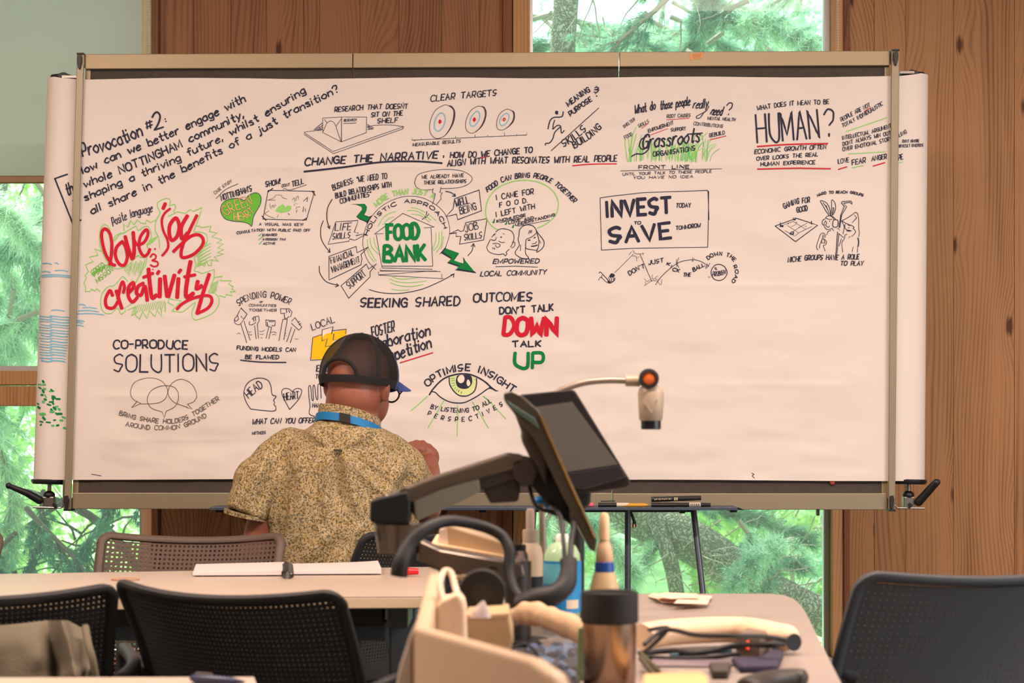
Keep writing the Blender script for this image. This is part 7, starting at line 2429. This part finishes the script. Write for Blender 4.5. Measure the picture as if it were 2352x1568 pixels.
# right window: a cedar with the mossy leaning trunk, needles hanging in front
big = conifer('large cedar with a thick mossy limb leaning across the right window', (0.9, 9.5, -.4),
    bough_set(22, 1180, 1960, -80, 130, 8.6, 9.8, .5, 1.0, seed=2) + bough_set(7, 1380, 1960, 1120, 1320, 8.7, 9.4, .5, .8, seed=3) + bough_set(10, 1180, 1960, 250, 1050, 8.6, 10, .6, 1.1, seed=4),
    M['needle'], 21, trunk=([Vector(V(1180, 1060, 9.4)), Vector(V(1330, 1120, 9.3)), Vector(V(1480, 1190, 9.2)), Vector(V(1600, 1250, 9.1)), Vector(V(1720, 1330, 9.1)), Vector(V(1850, 1400, 9.1)), Vector(V(2060, 1480, 9.1)), Vector((2.6, 9.1, -.45))],
    [.13, .12, .105, .10, .095, .09, .10, .13]), ln=.07, wd=.0032)
MB().tube(sm3([V(1330, 1130, 9.25), V(1300, 900, 9.3), V(1340, 600, 9.4), V(1290, 200, 9.5), V(1330, -300, 9.6)]), .06, 12).build('limb', M['bark'], big, smooth=True)
MB().tube(sm3([V(1500, 1180, 9.1), V(1540, 1290, 9.0), V(1560, 1400, 9.05), V(1570, 1520, 9.1), V(1560, 1800, 9.2)]), .035, 10).build('limb', M['bark'], big, smooth=True)
# smaller twigs, dead and pale, before the limb
mb = MB(); rng = np.random.default_rng(5)
for i in range(46):
    x, y = rng.uniform(1420, 1890), rng.uniform(1180, 1460)
    b_ = branch_pts(V(x, y, 8.9), (rng.uniform(-1, 1), -.2, rng.uniform(-.8, .6)), rng.uniform(.15, .45), 6, .1, .7)
    mb.tube([Vector(p) for p in b_], [.0036, .003, .0026, .002, .0016, .0012, .001], 4, caps=False)
    for q in range(3):
        j = rng.integers(1, 6); c_ = branch_pts(b_[j], unit(rng.normal(size=3)), rng.uniform(.05, .14), 3, .1, .6)
        mb.tube([Vector(p) for p in c_], [.002, .0016, .0012, .0008], 3, caps=False)
for i in range(14):
    x = rng.uniform(1230, 1880)
    b_ = branch_pts(V(x, rng.uniform(-20, 60), 8.8), (rng.uniform(-.5, .5), -.1, rng.uniform(-1, -.3)), rng.uniform(.2, .4), 6, .1, .5)
    mb.tube([Vector(p) for p in b_], [.004, .0034, .003, .0025, .002, .0016, .001], 4, caps=False)
o = mb.build('dead_twigs', M['twig'], big, fix=False); o['kind'] = 'stuff'
conifer('bright green larch with soft needles behind the cedar limb', (1.9, 11.2, -.4), bough_set(13, 1500, 1960, 1120, 1500, 10.3, 11.8, .6, 1.0, seed=8) + bough_set(20, 1200, 1960, -80, 130, 10.3, 11.8, .6, 1.0, seed=9),
    M['needle_bright'], 22, name='larch_tree', tuft_n=26, ln=.07, wd=.003, trunk=([Vector((1.9, 11.3, -.4)), Vector((1.85, 11.4, 1.4)), Vector((1.9, 11.3, 3.6))], [.12, .10, .06]))
conifer('young pine with pale shoots hanging behind the monitor in the middle window', (.25, 8.6, -.4), bough_set(7, 1215, 1300, 1150, 1340, 8.2, 8.9, .35, .6, dx=(-.6, .8), dz=(-1, -.2), seed=12),
    M['needle_bright'], 23, name='pine_tree', tuft_n=44, ln=.08, wd=.0026, trunk=([Vector((.25, 8.8, -.4)), Vector((.2, 8.8, .6)), Vector((.15, 8.8, 1.2))], [.04, .03, .01]))
# left window
conifer('pale green cedar filling the upper left window', (-2.6, 9.2, -.4), bough_set(26, -260, 330, 400, 900, 8.5, 9.8, .5, .95, dz=(-.9, .0), seed=14),
    M['needle_bright'], 24, tuft_n=34, ln=.115, wd=.0042, per=5, trunk=([Vector((-3.1, 9.7, -.4)), Vector((-3.0, 9.7, 1.2)), Vector(V(-30, 420, 9.5)), Vector(V(-90, -100, 9.5))], [.16, .13, .10, .08]))
conifer('dark drooping cypress filling the lower left window', (-2.1, 8.9, -.4), bough_set(30, -300, 420, 930, 1420, 8.3, 9.2, .45, .9, dx=(-.9, .9), dz=(-1.0, -.2), seed=15),
    M['needle_dark'], 25, name='cypress_tree', tuft_n=40, ln=.05, wd=.0022, hang=True, per=9, twigm=M['twig_dark'], trunk=([Vector((-1.4, 9.4, -.4)), Vector((-1.35, 9.4, .8)), Vector((-1.4, 9.5, 1.6))], [.11, .09, .05]))
mb = MB(); rng = np.random.default_rng(15)
ct = thing('bare_branches', 'bare dark branches crossing the bright gap in the lower left window', 'branch', (-2.0, 9.4, .2))
MB().tube(sm3([Vector((-2.0, 9.6, -.4)), Vector(V(330, 1400, 9.5)), Vector(V(300, 1280, 9.4)), Vector(V(200, 1180, 9.4)), Vector(V(60, 1130, 9.4))]), .02, 8).build('main_branch', M['twig_dark'], ct, smooth=True)
for i in range(34):
    b_ = branch_pts(V(rng.uniform(150, 330), rng.uniform(1160, 1330), 9.3), (rng.uniform(-1, .4), 0, rng.uniform(-.8, .5)), rng.uniform(.2, .6), 6, .1, .6)
    mb.tube([Vector(p) for p in b_], [.007, .006, .005, .004, .003, .002, .001], 4, caps=False)
o = mb.build('twigs', M['twig_dark'], ct, fix=False); o['kind'] = 'stuff'
# leafy shrubs further back
def shrub(label, x, y, rx, ry, rz, n, m, seed, zc=.4):
    global rng
    rng = np.random.default_rng(seed)
    t = thing('shrub', label, 'shrub', (x, y, -.35), 0)
    d = unit(rng.normal(size=(n, 3))); rad = rng.uniform(.55, 1.0, (n, 1)) ** .5
    lump = 1 + .18 * np.sin(d[:, :1] * 7 + seed) * np.cos(d[:, 2:] * 6)
    c = d * rad * lump * np.array([rx, ry, rz]) + np.array([x, y, zc])
    fastmesh('foliage', leaves(c, .11, .05), m, t, 4)
    mb = MB()
    for k in range(7):
        b_ = branch_pts((x + rng.uniform(-.2, .2), y, -.38), (rng.uniform(-.5, .5), rng.uniform(-.3, .3), 1), rz * 1.3, 6, 0, .3)
        mb.tube([Vector(p) for p in b_], [.03, .025, .02, .016, .012, .008, .004], 6, caps=False)
    mb.build('stems', M['twig_dark'], t, fix=False)
    return t
shrub('tall yellow-green shrub far behind the left window', -4.4, 15.5, 2.3, 1.2, 2.9, 26000, M['leaf'], 31, 1.6)
shrub('broad light green shrub far behind the middle of the wall', -.6, 18.5, 1.9, 1.2, 2.9, 24000, M['leaf'], 32, 1.6)
shrub('broad bright green shrub far behind the right window', 2.9, 15.0, 2.2, 1.2, 1.5, 24000, M['leaf'], 33, .6)
shrub('tall pale green shrub far behind the upper right window', 2.9, 20.6, 2.8, 1.4, 3.6, 26000, M['needle_bright'], 34, 2.2)
shrub('far left dark green shrub behind the cypress', -8.4, 17, 1.7, 1.2, 2.8, 14000, M['needle'], 35, 1.5)
shrub('far right light green shrub beyond the wooden wall', 7.8, 15.5, 2.0, 1.2, 2.8, 14000, M['leaf'], 36, 1.5)
